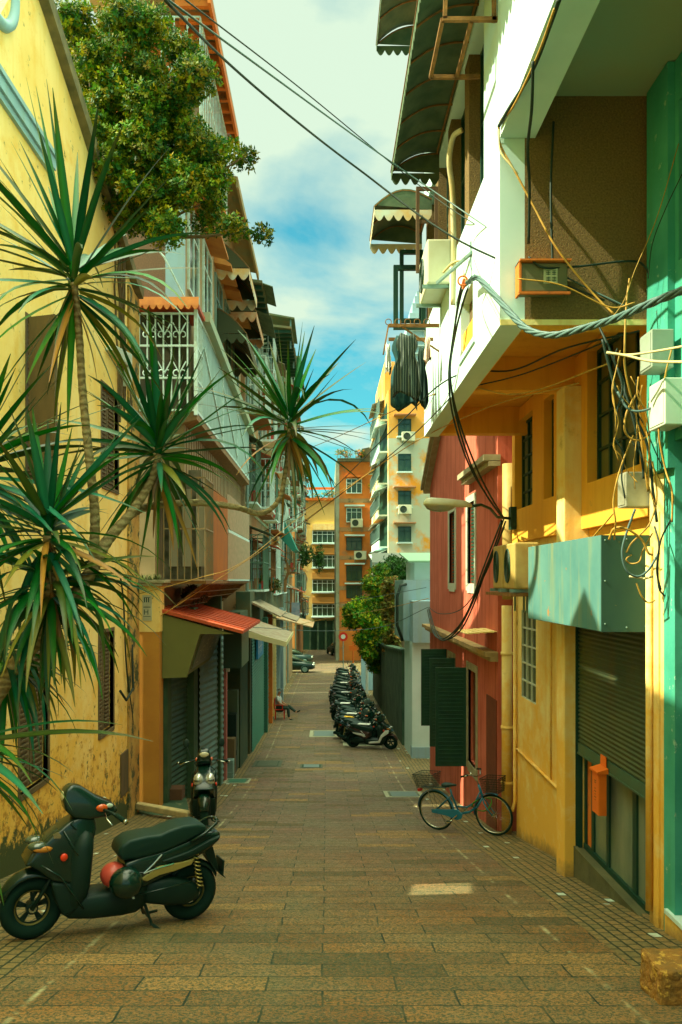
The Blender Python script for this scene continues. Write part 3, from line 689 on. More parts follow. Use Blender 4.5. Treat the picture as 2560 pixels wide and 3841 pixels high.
def awning(x_in, x_out, y0, y1, z_in, z_out, par, mt=awn, val=None, ends='nf', rib=.55, name='awning', drop=.16, arch=.12, lobe=.13):
    """canvas hood from the wall (x_in) out to x_out with scalloped valance"""
    m = MB(); K = 8
    def pt(t, y, dz=0):
        return Vector((x_in + (x_out-x_in)*t, y, z_in + (z_out-z_in)*t + arch*sin(pi*t*.9) + dz))
    n = max(2, int(abs(y1-y0)/.14)); rows = []
    for j in range(n+1):
        y = y0 + (y1-y0)*j/n; sag = .012*sin(j*2.3) + .02*abs(sin(pi*(y-y0)/rib))
        rows.append([pt(i/K, y, sag*sin(pi*i/K)) for i in range(K+1)])
    vs = [p for r_ in rows for p in r_]
    m.add(vs, [(j*(K+1)+i, j*(K+1)+i+1, (j+1)*(K+1)+i+1, (j+1)*(K+1)+i) for j in range(n) for i in range(K)])
    o = m.build(name, mt, par, smooth=True, solid=.006)
    # valance with lobes
    def lobes(m, A, B_, step):
        L_ = (B_-A).length; k = max(1, round(L_/step)); up = Vector((0,0,1))
        for i in range(k):
            a = A + (B_-A)*i/k; b_ = A + (B_-A)*(i+1)/k; ring = [a + up*0.0]
            top = [a, b_]; low = []
            for q in range(7):
                f = q/6; low.append(b_ + (a-b_)*f - up*(drop*.45 + drop*.55*sin(pi*f)))
            m.quad(*(top + low))
    m = MB(); lobes(m, pt(1, y0), pt(1, y1), lobe)
    for ch, y in (('n', min(y0, y1)), ('f', max(y0, y1))):
        if ch in ends:
            pr_ = [pt(i/K, y) for i in range(K+1)]
            em_ = MB(); em_.quad(*(pr_ + [Vector((x_in, y, z_out))])); em_.build('end_panel', mt, o, solid=.006)
            lobes(m, Vector((x_in, y, z_out)), Vector((x_out, y, z_out)), lobe)
    m.build('valance', val or mt, o, solid=.006)
    m = MB()
    k = max(1, round(abs(y1-y0)/rib))
    for i in range(k+1):
        y = y0 + (y1-y0)*i/k; m.tube([pt(j/K, y, -.02) for j in range(K+1)], .011, 5, False)
    m.tube([pt(1, y0, -.015), pt(1, y1, -.015)], .014, 5, False); m.tube([pt(.05, y0, -.015), pt(.05, y1, -.015)], .014, 5, False)
    m.build('rib_frame', rust, o)
    return o
awning(WX, .88, 6.2, 10.6, 5.80, 5.52, rb, arch=.10)
awning(WX, .83, 9.4, 12.95, 9.2, 8.85, rb, arch=.10)
awning(WX, .70, 11.35, 12.5, 5.55, 5.38, rb, val=awnw, arch=.22)

def winbox(par, X, y0, y1, z0, z1, mt=dkframe, gl=glassd, mull=2, tr=1, d=.05, sgn=1):
    f = MB(); t = .05
    xa, xb = X, X+d*sgn
    f.box(xa, xb, y0, y0+t, z0, z1); f.box(xa, xb, y1-t, y1, z0, z1); f.box(xa, xb, y0+t, y1-t, z0, z0+t); f.box(xa, xb, y0+t, y1-t, z1-t, z1)
    for i in range(1, mull): y = y0+(y1-y0)*i/mull; f.box(xa, xb-.01*sgn, y-.02, y+.02, z0+t, z1-t)
    for i in range(1, tr+1): z = z0+(z1-z0)*(.3+.4*i); 
    if tr: f.box(xa, xb-.012*sgn, y0+t, y1-t, z0+(z1-z0)*.68, z0+(z1-z0)*.68+.04)
    fo = f.build('window', mt, par)
    q = MB(); q.box(xa+.008*sgn, xa+.02*sgn, y0+t, y1-t, z0+t, z1-t); q.build('pane', gl, fo)
    return fo
def winy(par, x0, x1, Y, z0, z1, mt=wgrille, gl=glassd, mull=3, d=.06, tr=True):
    f = MB(); t = .07
    f.box(x0, x0+t, Y-d, Y, z0, z1); f.box(x1-t, x1, Y-d, Y, z0, z1); f.box(x0+t, x1-t, Y-d, Y, z0, z0+t); f.box(x0+t, x1-t, Y-d, Y, z1-t, z1)
    for i in range(1, mull): x = x0+(x1-x0)*i/mull; f.box(x-.03, x+.03, Y-d+.005, Y, z0+t, z1-t)
    if tr: z = z0+(z1-z0)*.7; f.box(x0+t, x1-t, Y-d+.01, Y, z-.03, z+.03)
    fo = f.build('window', mt, par)
    q = MB(); q.box(x0+t, x1-t, Y-.03, Y-.008, z0+t, z1-t); q.build('pane', gl, fo)
    return fo
def hood(par, X0, X1, y0, y1, z, mt, name='window_hood', h=.12):
    m = MB(); m.prism([(X0, z), (X1, z-.10), (X1, z-.04), (X0, z+h)], 'y', y0, y1); return m.build(name, mt, par)

# ---- first terrace house (camera facing end visible)
grit = mat('brown_mesh_panel', (.22,.13,.07), .9, col2=(.14,.09,.05), ns=40, bump=.5, bs=70)
l1 = T('first_terrace_house', 'tall terrace house after the yellow house with white window cages and orange eaves', 'building', (-3.6, 20, zg(20)))
yA, yB = 15.62, 26.2
m = MB(); m.box(-6.5, -2.86, 15.78, yB, 2.2, 11.2); m.box(-6.5, -3.45, 15.78, yB, zg(26)-.5, 2.198); m.build('wall', mat('grey_green_wall', (.40,.30,.16), .9, col2=(.24,.20,.09), ns=1.2, stain=(.40,.20,.06), ss=1.6, st=.62, sw=.1, bump=.2), l1)
m = MB(); m.box(-4.0, -3.22, 15.70, 15.778, 5.6, 8.6); m.build('mesh_panel', grit, l1)
m = MB(); m.box(-3.22, -2.84, 15.68, 15.778, 5.5, 8.8); m.build('corner_pillar', bluegrey, l1)
m = MB(); m.box(-4.3, -2.84, 15.66, 15.778, 8.82, 11.2); m.build('orange_end_wall', orange, l1)
m = MB(); m.prism([(-4.8, 11.75), (-2.2, 11.2), (-2.2, 11.28), (-4.8, 11.85)], 'y', 14.9, 19.7); m.build('eave_slab', mat('eave_board', (.30,.30,.18), .9, col2=(.38,.25,.10), ns=1.5), l1)
m = MB()
for i in range(12): y = 15.0 + .42*i; m.box(-2.9, -2.24, y, y+.1, 11.02, 11.2)
m.box(-2.26, -2.2, 14.9, 19.7, 11.0, 11.2)
m.build('eave_rafters', orange, l1)
m = MB(); m.prism([(-4.8, 10.7), (-2.25, 10.2), (-2.25, 10.28), (-4.8, 10.8)], 'y', 19.9, 26.0); m.box(-2.29, -2.23, 19.9, 26, 10.0, 10.2); m.build('rear_eave', mat('eave_board2', (.26,.27,.14), .9, col2=(.40,.24,.08), ns=1.5), l1)
grille(-4.2, -2.45, 15.2, 19.3, 9.0, 10.95, wgrille, l1, gap=.22, scroll=True, rails=3)
m = MB(); m.box(-4.2, -2.45, 15.2, 19.3, 8.85, 8.99); m.build('top_balcony_floor', orange, l1)
# street windows of the upper storey
for k in range(5):
    y = 16.1 + k*1.95
    winbox(l1, -2.858, y, y+1.25, 6.0, 7.9, mt=wgrille if k < 2 else steel, mull=2)
    hood(l1, -2.855, -2.42, y-.1, y+1.35, 8.0+.05*k, mat('hood_orange', (.60,.28,.06), .8, col2=(.5,.2,.05), ns=4), h=.3)
# striped awnings
strp = bpy.data.materials.new('striped_canvas'); strp.use_nodes = True
_n = strp.node_tree; _b = _n.nodes['Principled BSDF']; _t = _n.nodes.new('ShaderNodeTexCoord'); _w = _n.nodes.new('ShaderNodeTexWave'); _w.bands_direction = 'Y'; _w.inputs['Scale'].default_value = 2.2
_r = _n.nodes.new('ShaderNodeMapRange'); _r.inputs['From Min'].default_value = .45; _r.inputs['From Max'].default_value = .55; _x = _n.nodes.new('ShaderNodeMix'); _x.data_type = 'RGBA'
_x.inputs[6].default_value = (.05,.07,.03,1); _x.inputs[7].default_value = (.20,.19,.10,1)
_n.links.new(_t.outputs['Object'], _w.inputs['Vector']); _n.links.new(_w.outputs['Fac'], _r.inputs['Value']); _n.links.new(_r.outputs[0], _x.inputs[0]); _n.links.new(_x.outputs[2], _b.inputs['Base Color']); _b.inputs['Roughness'].default_value = .9
awning(-2.86, -2.0, 20.3, 22.6, 8.9, 8.1, l1, mt=strp, val=awnw, arch=.1, lobe=.3, drop=.3)
awning(-2.86, -2.05, 23.0, 25.6, 8.6, 7.9, l1, mt=strp, val=mat('valance_orange', (.5,.2,.06), .8, col2=(.5,.42,.25), ns=5), arch=.1, lobe=.3, drop=.3)
awning(-2.86, -2.1, 20.6, 24.0, 7.2, 6.5, l1, mt=strp, arch=.1, lobe=.3, drop=.25)
# large white corrugated balcony, z 3.37 - 5.36
m = MB(); corrx(m, -2.60, 16.4, yB, 3.42, 5.30); o = m.build('corrugated_balcony_screen', wcorr, l1, solid=.01)
m = MB()
m.box(-2.62, -2.57, 15.60, yB, 5.30, 5.37); m.box(-2.62, -2.57, 15.60, yB, 3.36, 3.42); m.box(-2.63, -2.56, 15.56, 15.64, 3.3, 5.42)
for y in (19.4, 22.6): m.box(-2.60, -2.555, y, y+.06, 3.42, 5.3)
m.bar((-2.575, 16.5, 4.9), (-2.575, 19.4, 3.6), .04); m.bar((-2.575, 19.4, 4.9), (-2.575, 22.6, 3.6), .04); m.bar((-2.575, 22.6, 4.9), (-2.575, 26, 3.6), .04)
m.build('balcony_screen_frame', wgrille, o)
grille(-3.72, -2.6, 15.58, 16.4, 3.40, 5.32, wgrille, l1, r=.015, gap=.16, scroll=True, rails=4, faces='es')
m = MB(); m.prism([(-3.9, 3.38), (-2.58, 3.38), (-2.58, 3.22), (-3.9, 2.9)], 'y', 15.6, yB); m.build('balcony_floor', mat('tile_soffit', (.32,.20,.09), .9, col2=(.20,.14,.06), ns=9, bump=.5, bs=14), l1)
m = MB(); m.prism([(-3.95, 5.42), (-2.52, 5.40), (-2.52, 5.48), (-3.95, 5.62)], 'y', 15.5, 16.6); m.build('small_red_canopy', redroof, l1)
m = MB()
for i in range(10):
    x = -3.92 + .14*i; m.quad(*([Vector((x, 15.49, 5.62)), Vector((x+.14, 15.49, 5.62))] + [Vector((x+.14-.14*q/6, 15.48, 5.46-.09*sin(pi*q/6))) for q in range(7)]))
m.build('scalloped_edge', mat('orange_canvas', (.72,.28,.05), .7, col2=(.6,.2,.04), ns=6), l1, solid=.01)
m = MB(); m.tube([(-4.0, 15.45, 6.45), (-3.3, 15.45, 6.5), (-3.2, 15.45, 6.4), (-2.75, 15.6, 5.5)], .02, 6); m.build('white_rail', wgrille, l1)
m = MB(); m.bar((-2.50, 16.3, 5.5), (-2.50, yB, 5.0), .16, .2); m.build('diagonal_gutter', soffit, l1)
m = MB(); m.box(-3.75, -2.75, 15.70, 15.775, 3.4, 5.35); m.build('painted_room_shade', mat('room_shade', (.02,.03,.015), .9, col2=(.06,.05,.02), ns=2), l1)  # dark sheet behind the bars, painted as the shade inside
# lower cage  z 0 - 2
m = MB(); corrx(m, -2.46, 17.0, 19.4, .02, 2.0, pitch=.10, amp=.02); m.build('orange_corrugated_screen', orcorr, l1, solid=.01)
m = MB(); corrx(m, -2.44, 19.42, 24.6, .05, 1.2, pitch=.22, amp=.05); corrx(m, -2.46, 19.42, 24.6, 1.3, 2.15, pitch=.22, amp=.05); m.build('patterned_screen', mat('pale_pink_screen', (.44,.34,.22), .8, col2=(.34,.30,.18), ns=9), l1, solid=.01)
m = MB(); m.box(-2.47, -2.41, 19.4, 24.6, 1.2, 1.28); m.box(-2.47, -2.41, 19.4, 24.6, .0, .05); m.build('screen_rail', wgrille, l1)
grille(-3.3, -2.46, 15.9, 17.0, .02, 2.1, mat('grey_iron', (.22,.20,.10), .6, col2=(.35,.20,.07), ns=9), l1, gap=.12, faces='es', rails=3)
m = MB(); m.box(-3.4, -2.44, 15.9, 24.6, -.06, .0); m.build('cage_floor', rust, l1)
m = MB(); m.box(-3.4, -2.6, 16.25, 16.35, .0, 2.3); m.build('painted_room_shade', mat('room_shade2', (.05,.06,.03), .9, col2=(.20,.18,.12), ns=3), l1)  # dull sheet paints the shade inside the lower cage
m = MB()
for i in range(3): m.box(-3.25+.28*i, -3.08+.28*i, 16.18, 16.24, .3, 1.9)
m.build('hanging_cloth', mat('pale_cloth', (.34,.32,.22), .9), l1)
m = MB()
for i in range(24): y = 16.1 + .36*i; m.bar((-2.5, y, -.05), (-3.42, y, -.75), .03)
for i in range(5): m.bar((-2.52-.2*i, 16.0, -.08-.155*i), (-2.52-.2*i, 24.6, -.08-.155*i), .025)
m.build('underside_struts', rust, l1)
grille(-3.2, -2.86, 16, 26, 2.1, 3.2, rust, l1, gap=.3, faces='s', rails=2)
# ground storey of terrace: shop with red roofed box canopy
sc = T('red_roofed_shop_canopy', 'olive box canopy with red sloping metal roof over the shop front', 'shop canopy', (-2.6, 17.5, -2.2))
m = MB(); m.prism([(-3.40, -.60), (-1.66, -1.05), (-1.66, -.99), (-3.40, -.53)], 'y', 15.55, 19.7); o = m.build('red_roof', redroof, sc)
m = MB()
for i in range(9): y = 15.9 + .45*i; m.prism([(-3.40, -.529), (-1.66, -.989), (-1.66, -.969), (-3.40, -.509)], 'y', y, y+.03)
m.build('roof_seams', redroof, o)
m = MB(); m.prism([(-3.27, -.66), (-1.85, -1.06), (-2.52, -1.06), (-2.78, -1.92), (-3.27, -1.94)], 'y', 15.60, 15.66); m.build('end_panel', olive, sc)
m = MB(); m.prism([(-3.2, -1.92), (-2.80, -1.90), (-2.54, -1.07), (-3.2, -.75)], 'y', 15.66, 19.4); m.build('sloping_fascia', olive, sc)
m = MB(); A = Vector((-2.765, 16.0, -1.80)); Bv = Vector((-2.55, 16.0, -1.12)); dv = Vector((.02, 0, -.006))
m.add([A, A+Vector((0,2.9,0)), Bv+Vector((0,2.9,0)), Bv, A+dv, A+dv+Vector((0,2.9,0)), Bv+dv+Vector((0,2.9,0)), Bv+dv], [(0,1,2,3),(4,7,6,5),(0,4,5,1),(1,5,6,2),(2,6,7,3),(3,7,4,0)])
bo = m.build('sign_board', mat('sign_grey', (.13,.14,.06), .4), sc)
# broken, unreadable painted characters in relief on the sign board
m = MB()
def on_board(u, v, h=.012): return A + dv*(1+h*40) + Vector((0, 2.9*u, 0)) + (Bv-A)*v
for c in range(7):
    for s_ in range(7):
        u0 = .05 + c*.13 + R.uniform(0, .08); v0 = R.uniform(.15, .8); hz = R.random() < .5
        u1 = u0 + (R.uniform(.03, .08) if hz else .008); v1 = v0 + (.035 if hz else R.uniform(.1, .3)); v1 = min(v1, .92)
        m.add([on_board(u0, v0), on_board(u1, v0), on_board(u1, v1), on_board(u0, v1)], [(0,1,2,3)])
m.build('lettering', mat('sign_cream', (.50,.46,.26), .6), bo)
m = MB(); m.box(-2.35, -1.95, 17.9, 19.5, -2.0, -1.10); m.build('dark_lightbox', mat('dark_green_box', (.012,.05,.03), .5), sc)
m = MB(); m.box(-1.95, -1.93, 17.9, 19.5, -1.98, -1.12); m.build('lightbox_face', mat('dim_green_face', (.05,.12,.07), .4, col2=(.07,.14,.07), ns=4), sc)
# shop fronts (ground storey): stepping out towards the street
gf = T('shop_front', 'ground floor shop front with grey slatted shutters and pale pink pole', 'shop', (-3, 18.5, zg(18.5)))
for bb_ in ((-3.5, -3.2, 15.8, 16.2, zg(16.2)-.3, -1.9), (-3.5, -2.95, 17.45, 18.0, zg(18)-.3, -.6), (-3.5, -2.62, 19.4, 19.6, zg(20)-.3, -1.1)): m = MB(); m.box(*bb_); m.build('wall_pier', mat('shop_wall', (.06,.11,.045), .9, col2=(.03,.08,.035), ns=3, bump=.4), gf)
def shutter_y(par, Xa, Ya, Xb, Yb, z0, z1, mt, n=26, name='slatted_shutter'):
    m = MB(); A = Vector((Xa, Ya, 0)); Bv = Vector((Xb, Yb, 0)); nr = (Bv-A).cross(Vector((0,0,1))).normalized()*.025
    for i in range(n):
        za = z0+(z1-z0)*i/n; zb_ = z0+(z1-z0)*(i+1)/n; zm = (za+zb_)/2
        up = Vector((0,0,1))
        m.quad(A+up*za, Bv+up*za, Bv+up*zm+nr, A+up*zm+nr); m.quad(A+up*zm+nr, Bv+up*zm+nr, Bv+up*zb_, A+up*zb_)
    return m.build(name, mt, par)
shutter_y(gf, -3.36, 16.2, -3.12, 17.45, zg(17)-.1, -1.9, shutg)
shutter_y(gf, -2.93, 18.05, -2.62, 19.9, zg(19)-.2, -1.4, shutp)
m = MB(); m.box(-2.66, -2.58, 20.3, 20.42, zg(20.4)-.1, -1.6); m.build('pink_pole', mat('pink_metal', (.50,.17,.14), .5), gf, bevel=.01)
m = MB(); m.box(-2.75, -2.66, 20.3, 20.4, zg(20.4)-.1, -1.6); m.build('dark_pole', blackp, gf)
m = MB(); m.box(-2.60, -2.50, 20.26, 20.3, -2.35, -1.85); m.build('notice_card', mat('card_grey', (.35,.36,.28), .6), gf)
m = MB(); m.box(-3.3, -2.95, 16.0, 16.35, zg(16)-.05, zg(16)+.38); tag(m.build('wooden_box', mat('reddish_box', (.13,.06,.025), .8, col2=(.10,.05,.02), ns=5), bevel=.01, loc=(-3.1, 16.2, zg(16.2))), 'reddish brown box standing on the ground below the grey shutter', 'box')
m = MB(); m.bar((-3.68, 15.2, zg(15.2)+.16), (-2.45, 14.15, zg(14.15)+.12), .16, .12); tag(m.build('stone_kerb', mat('pale_kerb', (.62,.50,.22), .9, col2=(.4,.34,.16), ns=6, bump=.4), bevel=.02, loc=(-3, 14.7, zg(14.7))), 'pale stone edging bar on the ground between yellow house and parked scooter', 'kerb')
m = MB(); pts = [(-3.66,15.15),(-3.66,16.2),(-2.9,16.2),(-2.45,14.3)]; m.prism(pts, 'z', zg(16.2)-.2, zg(15)+.0); struct(m, 'shop_apron', conc)

# ---- further terrace houses: generic builder with cages, windows, eaves
def terrace(name, label, y0, y1, X, top, eave, wallm, seed, floors, eave_ov=.6, d=3.4):
    rr = random.Random(seed)
    t = T(name, label, 'building', (X-1, (y0+y1)/2, zg((y0+y1)/2)))
    zb_ = zg(y1)-.5
    m = MB(); m.box(X-d, X, y0, y1, zb_, top); m.build('wall', wallm, t)
    m = MB(); m.prism([(X-d, top+.5), (X+eave_ov, top), (X+eave_ov, top+.10), (X-d, top+.62)], 'y', y0-.1, y1+.1); m.build('roof', eave, t)
    n = int((y1-y0)/.6)
    for i in range(n): m = MB(); y = y0 + .1 + (y1-y0-.2)*i/n; m.box(X, X+eave_ov-.04, y, y+.07, top-.12, top+.02); m.build('rafter', dkgreen, t)
    for fl, z in enumerate(floors):
        y = y0 + .3
        while y < y1 - 1.5:
            wd = rr.uniform(1.7, 2.6); wd = min(wd, y1-.2-y); h = rr.uniform(1.5, 2.0); kind = rr.random()
            winbox(t, X, y+.15, y+wd-.15, z+.3, z+.3+h-.35, mt=rr.choice([wgrille, steel, dkframe]), mull=3)
            dp_ = rr.uniform(.35, .75)
            if kind < .8:
                gm_ = rr.choice([wgrille, wgrille, rust, steel, mat('green_iron', (.10,.22,.14), .6)])
                grille(X, X+dp_, y, y+wd, z, z+h, gm_, t, gap=.16, r=.013, rails=3, belly=rr.choice([0, 0, .16]))
                m = MB(); m.box(X, X+dp_+.03, y-.02, y+wd+.02, z-.07, z); m.build('cage_floor', rr.choice([rust, wgrille, white]), t)
                for q in range(rr.randint(2, 6)):
                    m = MB()
                    cx = X + rr.uniform(.1, dp_-.05); cy = y + rr.uniform(.1, wd-.3); w_ = rr.uniform(.1, .3); hh = rr.uniform(.15, .5)
                    m.prism([(cx, z+.01), (cx+.12, z+.01), (cx+.15, z+hh), (cx-.02, z+hh*.95)], 'y', cy, cy+w_)
                    m.build('stored_item', rr.choice([mat('goods_teal', (.03,.22,.18), .7), mat('goods_red', (.42,.05,.03), .7), mat('goods_pale', (.4,.42,.34), .8), mat('goods_brown', (.2,.12,.05), .8)]), t)
            if rr.random() < .65:
                hd = dp_ + rr.uniform(.05, .35)
                m = MB(); m.prism([(X, z+h+.35), (X+hd, z+h+.02), (X+hd, z+h+.05), (X, z+h+.38)], 'y', y-.1, y+wd+.1)
                m.build('tin_hood', rr.choice([tinroof, awn, redroof, orange, soffit]), t)
            else:
                m = MB(); m.box(X, X+.25, y, y+wd, z+h+.05, z+h+.14); m.build('ledge', white, t)
            y += wd + rr.uniform(.15, .5)
        m = MB(); m.box(X-.01, X+.06, y0, y1, z-.30, z-.2); m.build('floor_band', soffit, t)
    m = MB(); m.tube([(X+.08, y0+.15, zb_), (X+.08, y0+.15, top-.2)], .05, 6); m.build('drainpipe', steel, t)
    return t
gw = mat('grey_render', (.32,.26,.14), .9, col2=(.40,.20,.07), ns=.7, stain=(.08,.10,.05), ss=1.3, st=.56, sw=.1, bump=.2)
gw2 = mat('orange_render', (.56,.22,.05), .9, col2=(.36,.22,.08), ns=.8, stain=(.10,.10,.05), ss=1.4, st=.58, sw=.1)
gw3 = mat('grey_pale_render', (.34,.40,.30), .9, col2=(.26,.28,.18), ns=.8, stain=(.14,.16,.09), ss=1.4, st=.58, sw=.1)
ev = mat('dark_eave', (.06,.12,.06), .9, col2=(.14,.12,.05), ns=2)
terrace('second_terrace_house', 'grey terrace house with cages of bars, second after the yellow house', 26.4, 36, -2.75, 10.0, ev, gw, 5, [-.3, 2.7, 5.7, 8.0][:3]+[8.1], .60)
terrace('third_terrace_house', 'orange stained terrace house with many barred balconies further down the left side', 36.1, 44.6, -2.7, 11.6, ev, gw2, 8, [-.6, 2.4, 5.4, 8.4], 1.1)
terrace('fourth_terrace_house', 'pale grey tall terrace house behind the orange stained one on the left', 45.4, 50.6, -2.6, 13.4, ev, gw3, 11, [-2.2, .8, 3.8, 6.8, 9.8], .8)
terrace('fifth_terrace_house', 'last tall terrace house before the sunlit crossing on the left', 51.3, 60, -2.6, 14.6, ev, gw, 14, [-2.4, .6, 3.6, 6.6, 9.6, 12], .95)
terrace('far_terrace_house', 'distant terrace house beyond the sunlit crossing on the left', 72, 98, -2.9, 13.0, ev, gw2, 17, [-4, -1, 2, 5, 8, 10.5], .6, d=6)
# roof slab with pergola, x 640-680
pg = T('rooftop_canopy', 'dark flat rooftop canopy jutting over the street from the third terrace house', 'canopy', (-2.2, 40, 12.0))
m = MB(); m.prism([(-3.6, 12.9), (-1.52, 12.55), (-1.52, 12.62), (-3.6, 13.0)], 'y', 37.5, 41.5); m.build('slab', ev, pg)
for y in (37.7, 41.2): m = MB(); m.box(-1.75, -1.68, y, y+.06, 11.2, 12.6); m.build('post', steel, pg)

# ---- left ground storey shops beyond the pink pole
s2 = T('cluttered_shop', 'dark cluttered shop front with shelves beyond the pink pole', 'shop', (-3, 22.5, zg(22.5)))
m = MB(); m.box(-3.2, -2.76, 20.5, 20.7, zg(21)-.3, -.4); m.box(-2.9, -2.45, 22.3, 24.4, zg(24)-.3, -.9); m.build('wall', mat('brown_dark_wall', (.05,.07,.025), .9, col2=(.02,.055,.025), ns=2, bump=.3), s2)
for i, (a, h) in enumerate(((21.0, .5), (21.3, 1.0), (21.05, 1.6), (21.2, 2.2))):
    m = MB(); m.box(-2.75, -2.45, 20.6+.35*i, 20.9+.35*i, zg(21)+.02, zg(21)+h); m.box(-2.72, -2.44, 20.59+.35*i, 20.62+.35*i, zg(21)+h*.3, zg(21)+h*.4)
    m.build('stacked_cabinet', [steel, mat('cab_brown', (.14,.10,.04), .7), blackp, mat('cab_green', (.06,.10,.05), .6)][i], s2, bevel=.01)
m = MB(); m.prism([(-2.9, -1.12), (-1.08, -1.72), (-1.08, -1.66), (-2.9, -1.04)], 'y', 20.9, 25.3); tag(m.build('tin_roof_canopy', tinroof, loc=(-2.2, 23, -1.3)), 'rusty grey tin canopy with pale front edge beside the red roof', 'canopy')
m = MB(); m.box(-1.075, -1.06, 20.9, 25.3, -1.74, -1.62); m.prism([(-2.88, -1.3), (-1.07, -1.76), (-1.07, -1.62), (-2.88, -1.14)], 'y', 20.86, 20.895); tag(m.build('canopy_fascia', mat('pale_fascia', (.66,.66,.34), .6), loc=(-1.34, 23, -1.7)), 'pale cream edge board hanging under the rusty tin canopy', 'fascia')
s3 = T('green_shutter_shop', 'shop front with teal green slatted shutter and small blue sign', 'shop', (-2.6, 28, zg(28)))
shutter_y(s3, -2.42, 25.4, -2.38, 29.8, zg(29)-.2, -1.9, greenshut, 40)
m = MB(); m.box(-2.9, -2.44, 25.1, 44.5, zg(44)-.4, -.35); m.build('wall', mat('dark_shop_wall', (.04,.09,.05), .9, col2=(.09,.09,.035), ns=1.4), s3)  # dark green wall with brown patches
m = MB(); m.box(-2.36, -2.30, 26.4, 28.6, -2.65, -1.85); bo = m.build('blue_sign', bluep, s3)
m = MB()
for i in range(3): m.box(-2.299, -2.297, 26.7+.55*i, 26.78+.55*i, -2.5, -2.05); m.box(-2.299, -2.297, 26.7+.55*i, 27.0+.55*i, -2.3, -2.25)
m.build('lettering', whitep, bo)
for i, (y0, y1, mt_) in enumerate(((30.2, 32.4, greenshut), (32.8, 34.6, brownw), (35.4, 37.6, shutg), (38.4, 40.4, orange), (41, 43.6, shutg))):
    if i % 2: m = MB(); m.box(-2.439, -2.39, y0, y1, zg(y1)-.2, -2.4); m.build('door', mt_, s3)
    else: shutter_y(s3, -2.42, y0, -2.40, y1, zg(y1)-.2, -2.2, mt_, 24)
for (y, c) in ((30.0, greenshut), (32.6, orange), (35.0, cream), (38.0, white), (40.8, bluegrey)):
    m = MB(); m.box(-2.44, -2.25, y, y+.3, zg(y+.3)-.1, -1.4); m.build('pier', c, s3)
for i, (y0, y1, xo, z, mt_) in enumerate(((25.6, 29, -1.5, -1.2, tinroof), (30.5, 34, -1.15, -1.6, tinroof), (35, 39.5, -.6, -2.1, mat('orange_tin', (.5,.22,.06), .6, col2=(.55,.50,.3), ns=3)), (40.5, 44.5, -1.2, -2.3, redroof))):
    m = MB(); m.prism([(-2.44, z+.45), (xo, z), (xo, z+.05), (-2.44, z+.52)], 'y', y0, y1)
    tag(m.build('tin_canopy', mt_, loc=(-2, (y0+y1)/2, z)), ['patchy tin canopy just after the cream edged canopy', 'second patchy tin canopy of the far row on the left', 'orange streaked tin canopy above the seated man\'s side of the street', 'farthest red tin canopy on the left'][i], 'canopy', 'tin canopies over the left shops')
# ================================================================ far end buildings
tw = T('pale_apartment_tower', 'pale apartment tower with orange stains, window hoods and air conditioners', 'building', (6.5, 64, zg(64)))
YT = 62; x0, x1 = PX(893, YT), PX(995, YT)
stain_w = mat('stained_white', (.56,.62,.46), .85, col2=(.50,.56,.40), ns=.4, stain=(.80,.36,.03), ss=.34, st=.52, sw=.10, bump=.1)
m = MB(); m.box(x0, x1, YT, YT+16, zg(78)-1, 11.3); m.build('wall', stain_w, tw)
m = MB(); m.box(x0, x1, YT, YT+16, 11.302, 15.2); m.box(x0, x0+2.4, YT+4, YT+16, 15.21, 18.5); m.build('top_wall', mat('orange_top', (.86,.36,.03), .85, col2=(.70,.42,.10), ns=.5, stain=(.55,.52,.34), ss=.8, st=.56, sw=.1), tw)
for k, (yt, yb) in enumerate(((963, 1003), (1043, 1084), (1128, 1165), (1210, 1246), (1290, 1325))):
    za, zb_ = PZ(yt, YT), PZ(yb, YT); xa, xb = PX(915, YT), PX(945, YT)
    winy(tw, xa, xb, YT-.02, zb_, za, mt=dkframe, mull=2, d=.1)
    m = MB(); m.box(xa-.1, xb+.1, YT-.35, YT-.001, zb_-.12, zb_); m.build('sill', white, tw)
    if k != 1:
        m = MB(); n = 14
        for i in range(n):
            a = xa-.35 + (xb-xa+.7)*i/n; b_ = xa-.35 + (xb-xa+.7)*(i+1)/n; c = (a+b_)/2
            m.prism([(a, za+.28), (c, za+.33), (b_, za+.28), (b_, za+.24), (a, za+.24)], 'y', YT-.7, YT-.002)
        m.build('window_hood', mat('hood_terracotta', (.60,.24,.10), .8, col2=(.5,.3,.15), ns=3), tw)
def ac_unit(loc, mt, label, rz=0, group='air conditioners on the walls', s=1.0):
    t = T('air_conditioner', label, 'air conditioner', loc, group, rz, local=True); t.scale = (s,)*3
    m = MB(); m.box(-.40, .40, -.15, .15, 0, .55); m.build('casing', mt, t, bevel=.02)
    m = MB(); m.torus((-.10, -.155, .28), .20, .012, 'y', 24, 6)
    for k in range(5): m.torus((-.10, -.158, .28), .04+.035*k, .003, 'y', 20, 4)
    m.build('fan_grille', dkframe, t)
    m = MB(); m.lathe([(0, 0), (.19, 0), (.19, .01), (0, .01)], (-.10, -.152, .28), 'y', 20)
    for k in range(5):
        a = 2*pi*k/5; m.quad((-.10+.02*cos(a), -.153, .28+.02*sin(a)), (-.10+.17*cos(a-.25), -.156, .28+.17*sin(a-.25)), (-.10+.17*cos(a+.35), -.153, .28+.17*sin(a+.35)))
    m.build('fan', mat('fan_dark', (.05,.07,.04), .6), t)
    for sx_ in (-.34, .34): m = MB(); m.box(sx_-.02, sx_+.02, -.2, .2, -.04, 0); m.bar((sx_, .14, -.04), (sx_, .14, -.3), .025); m.build('bracket', steel, t)
    return t
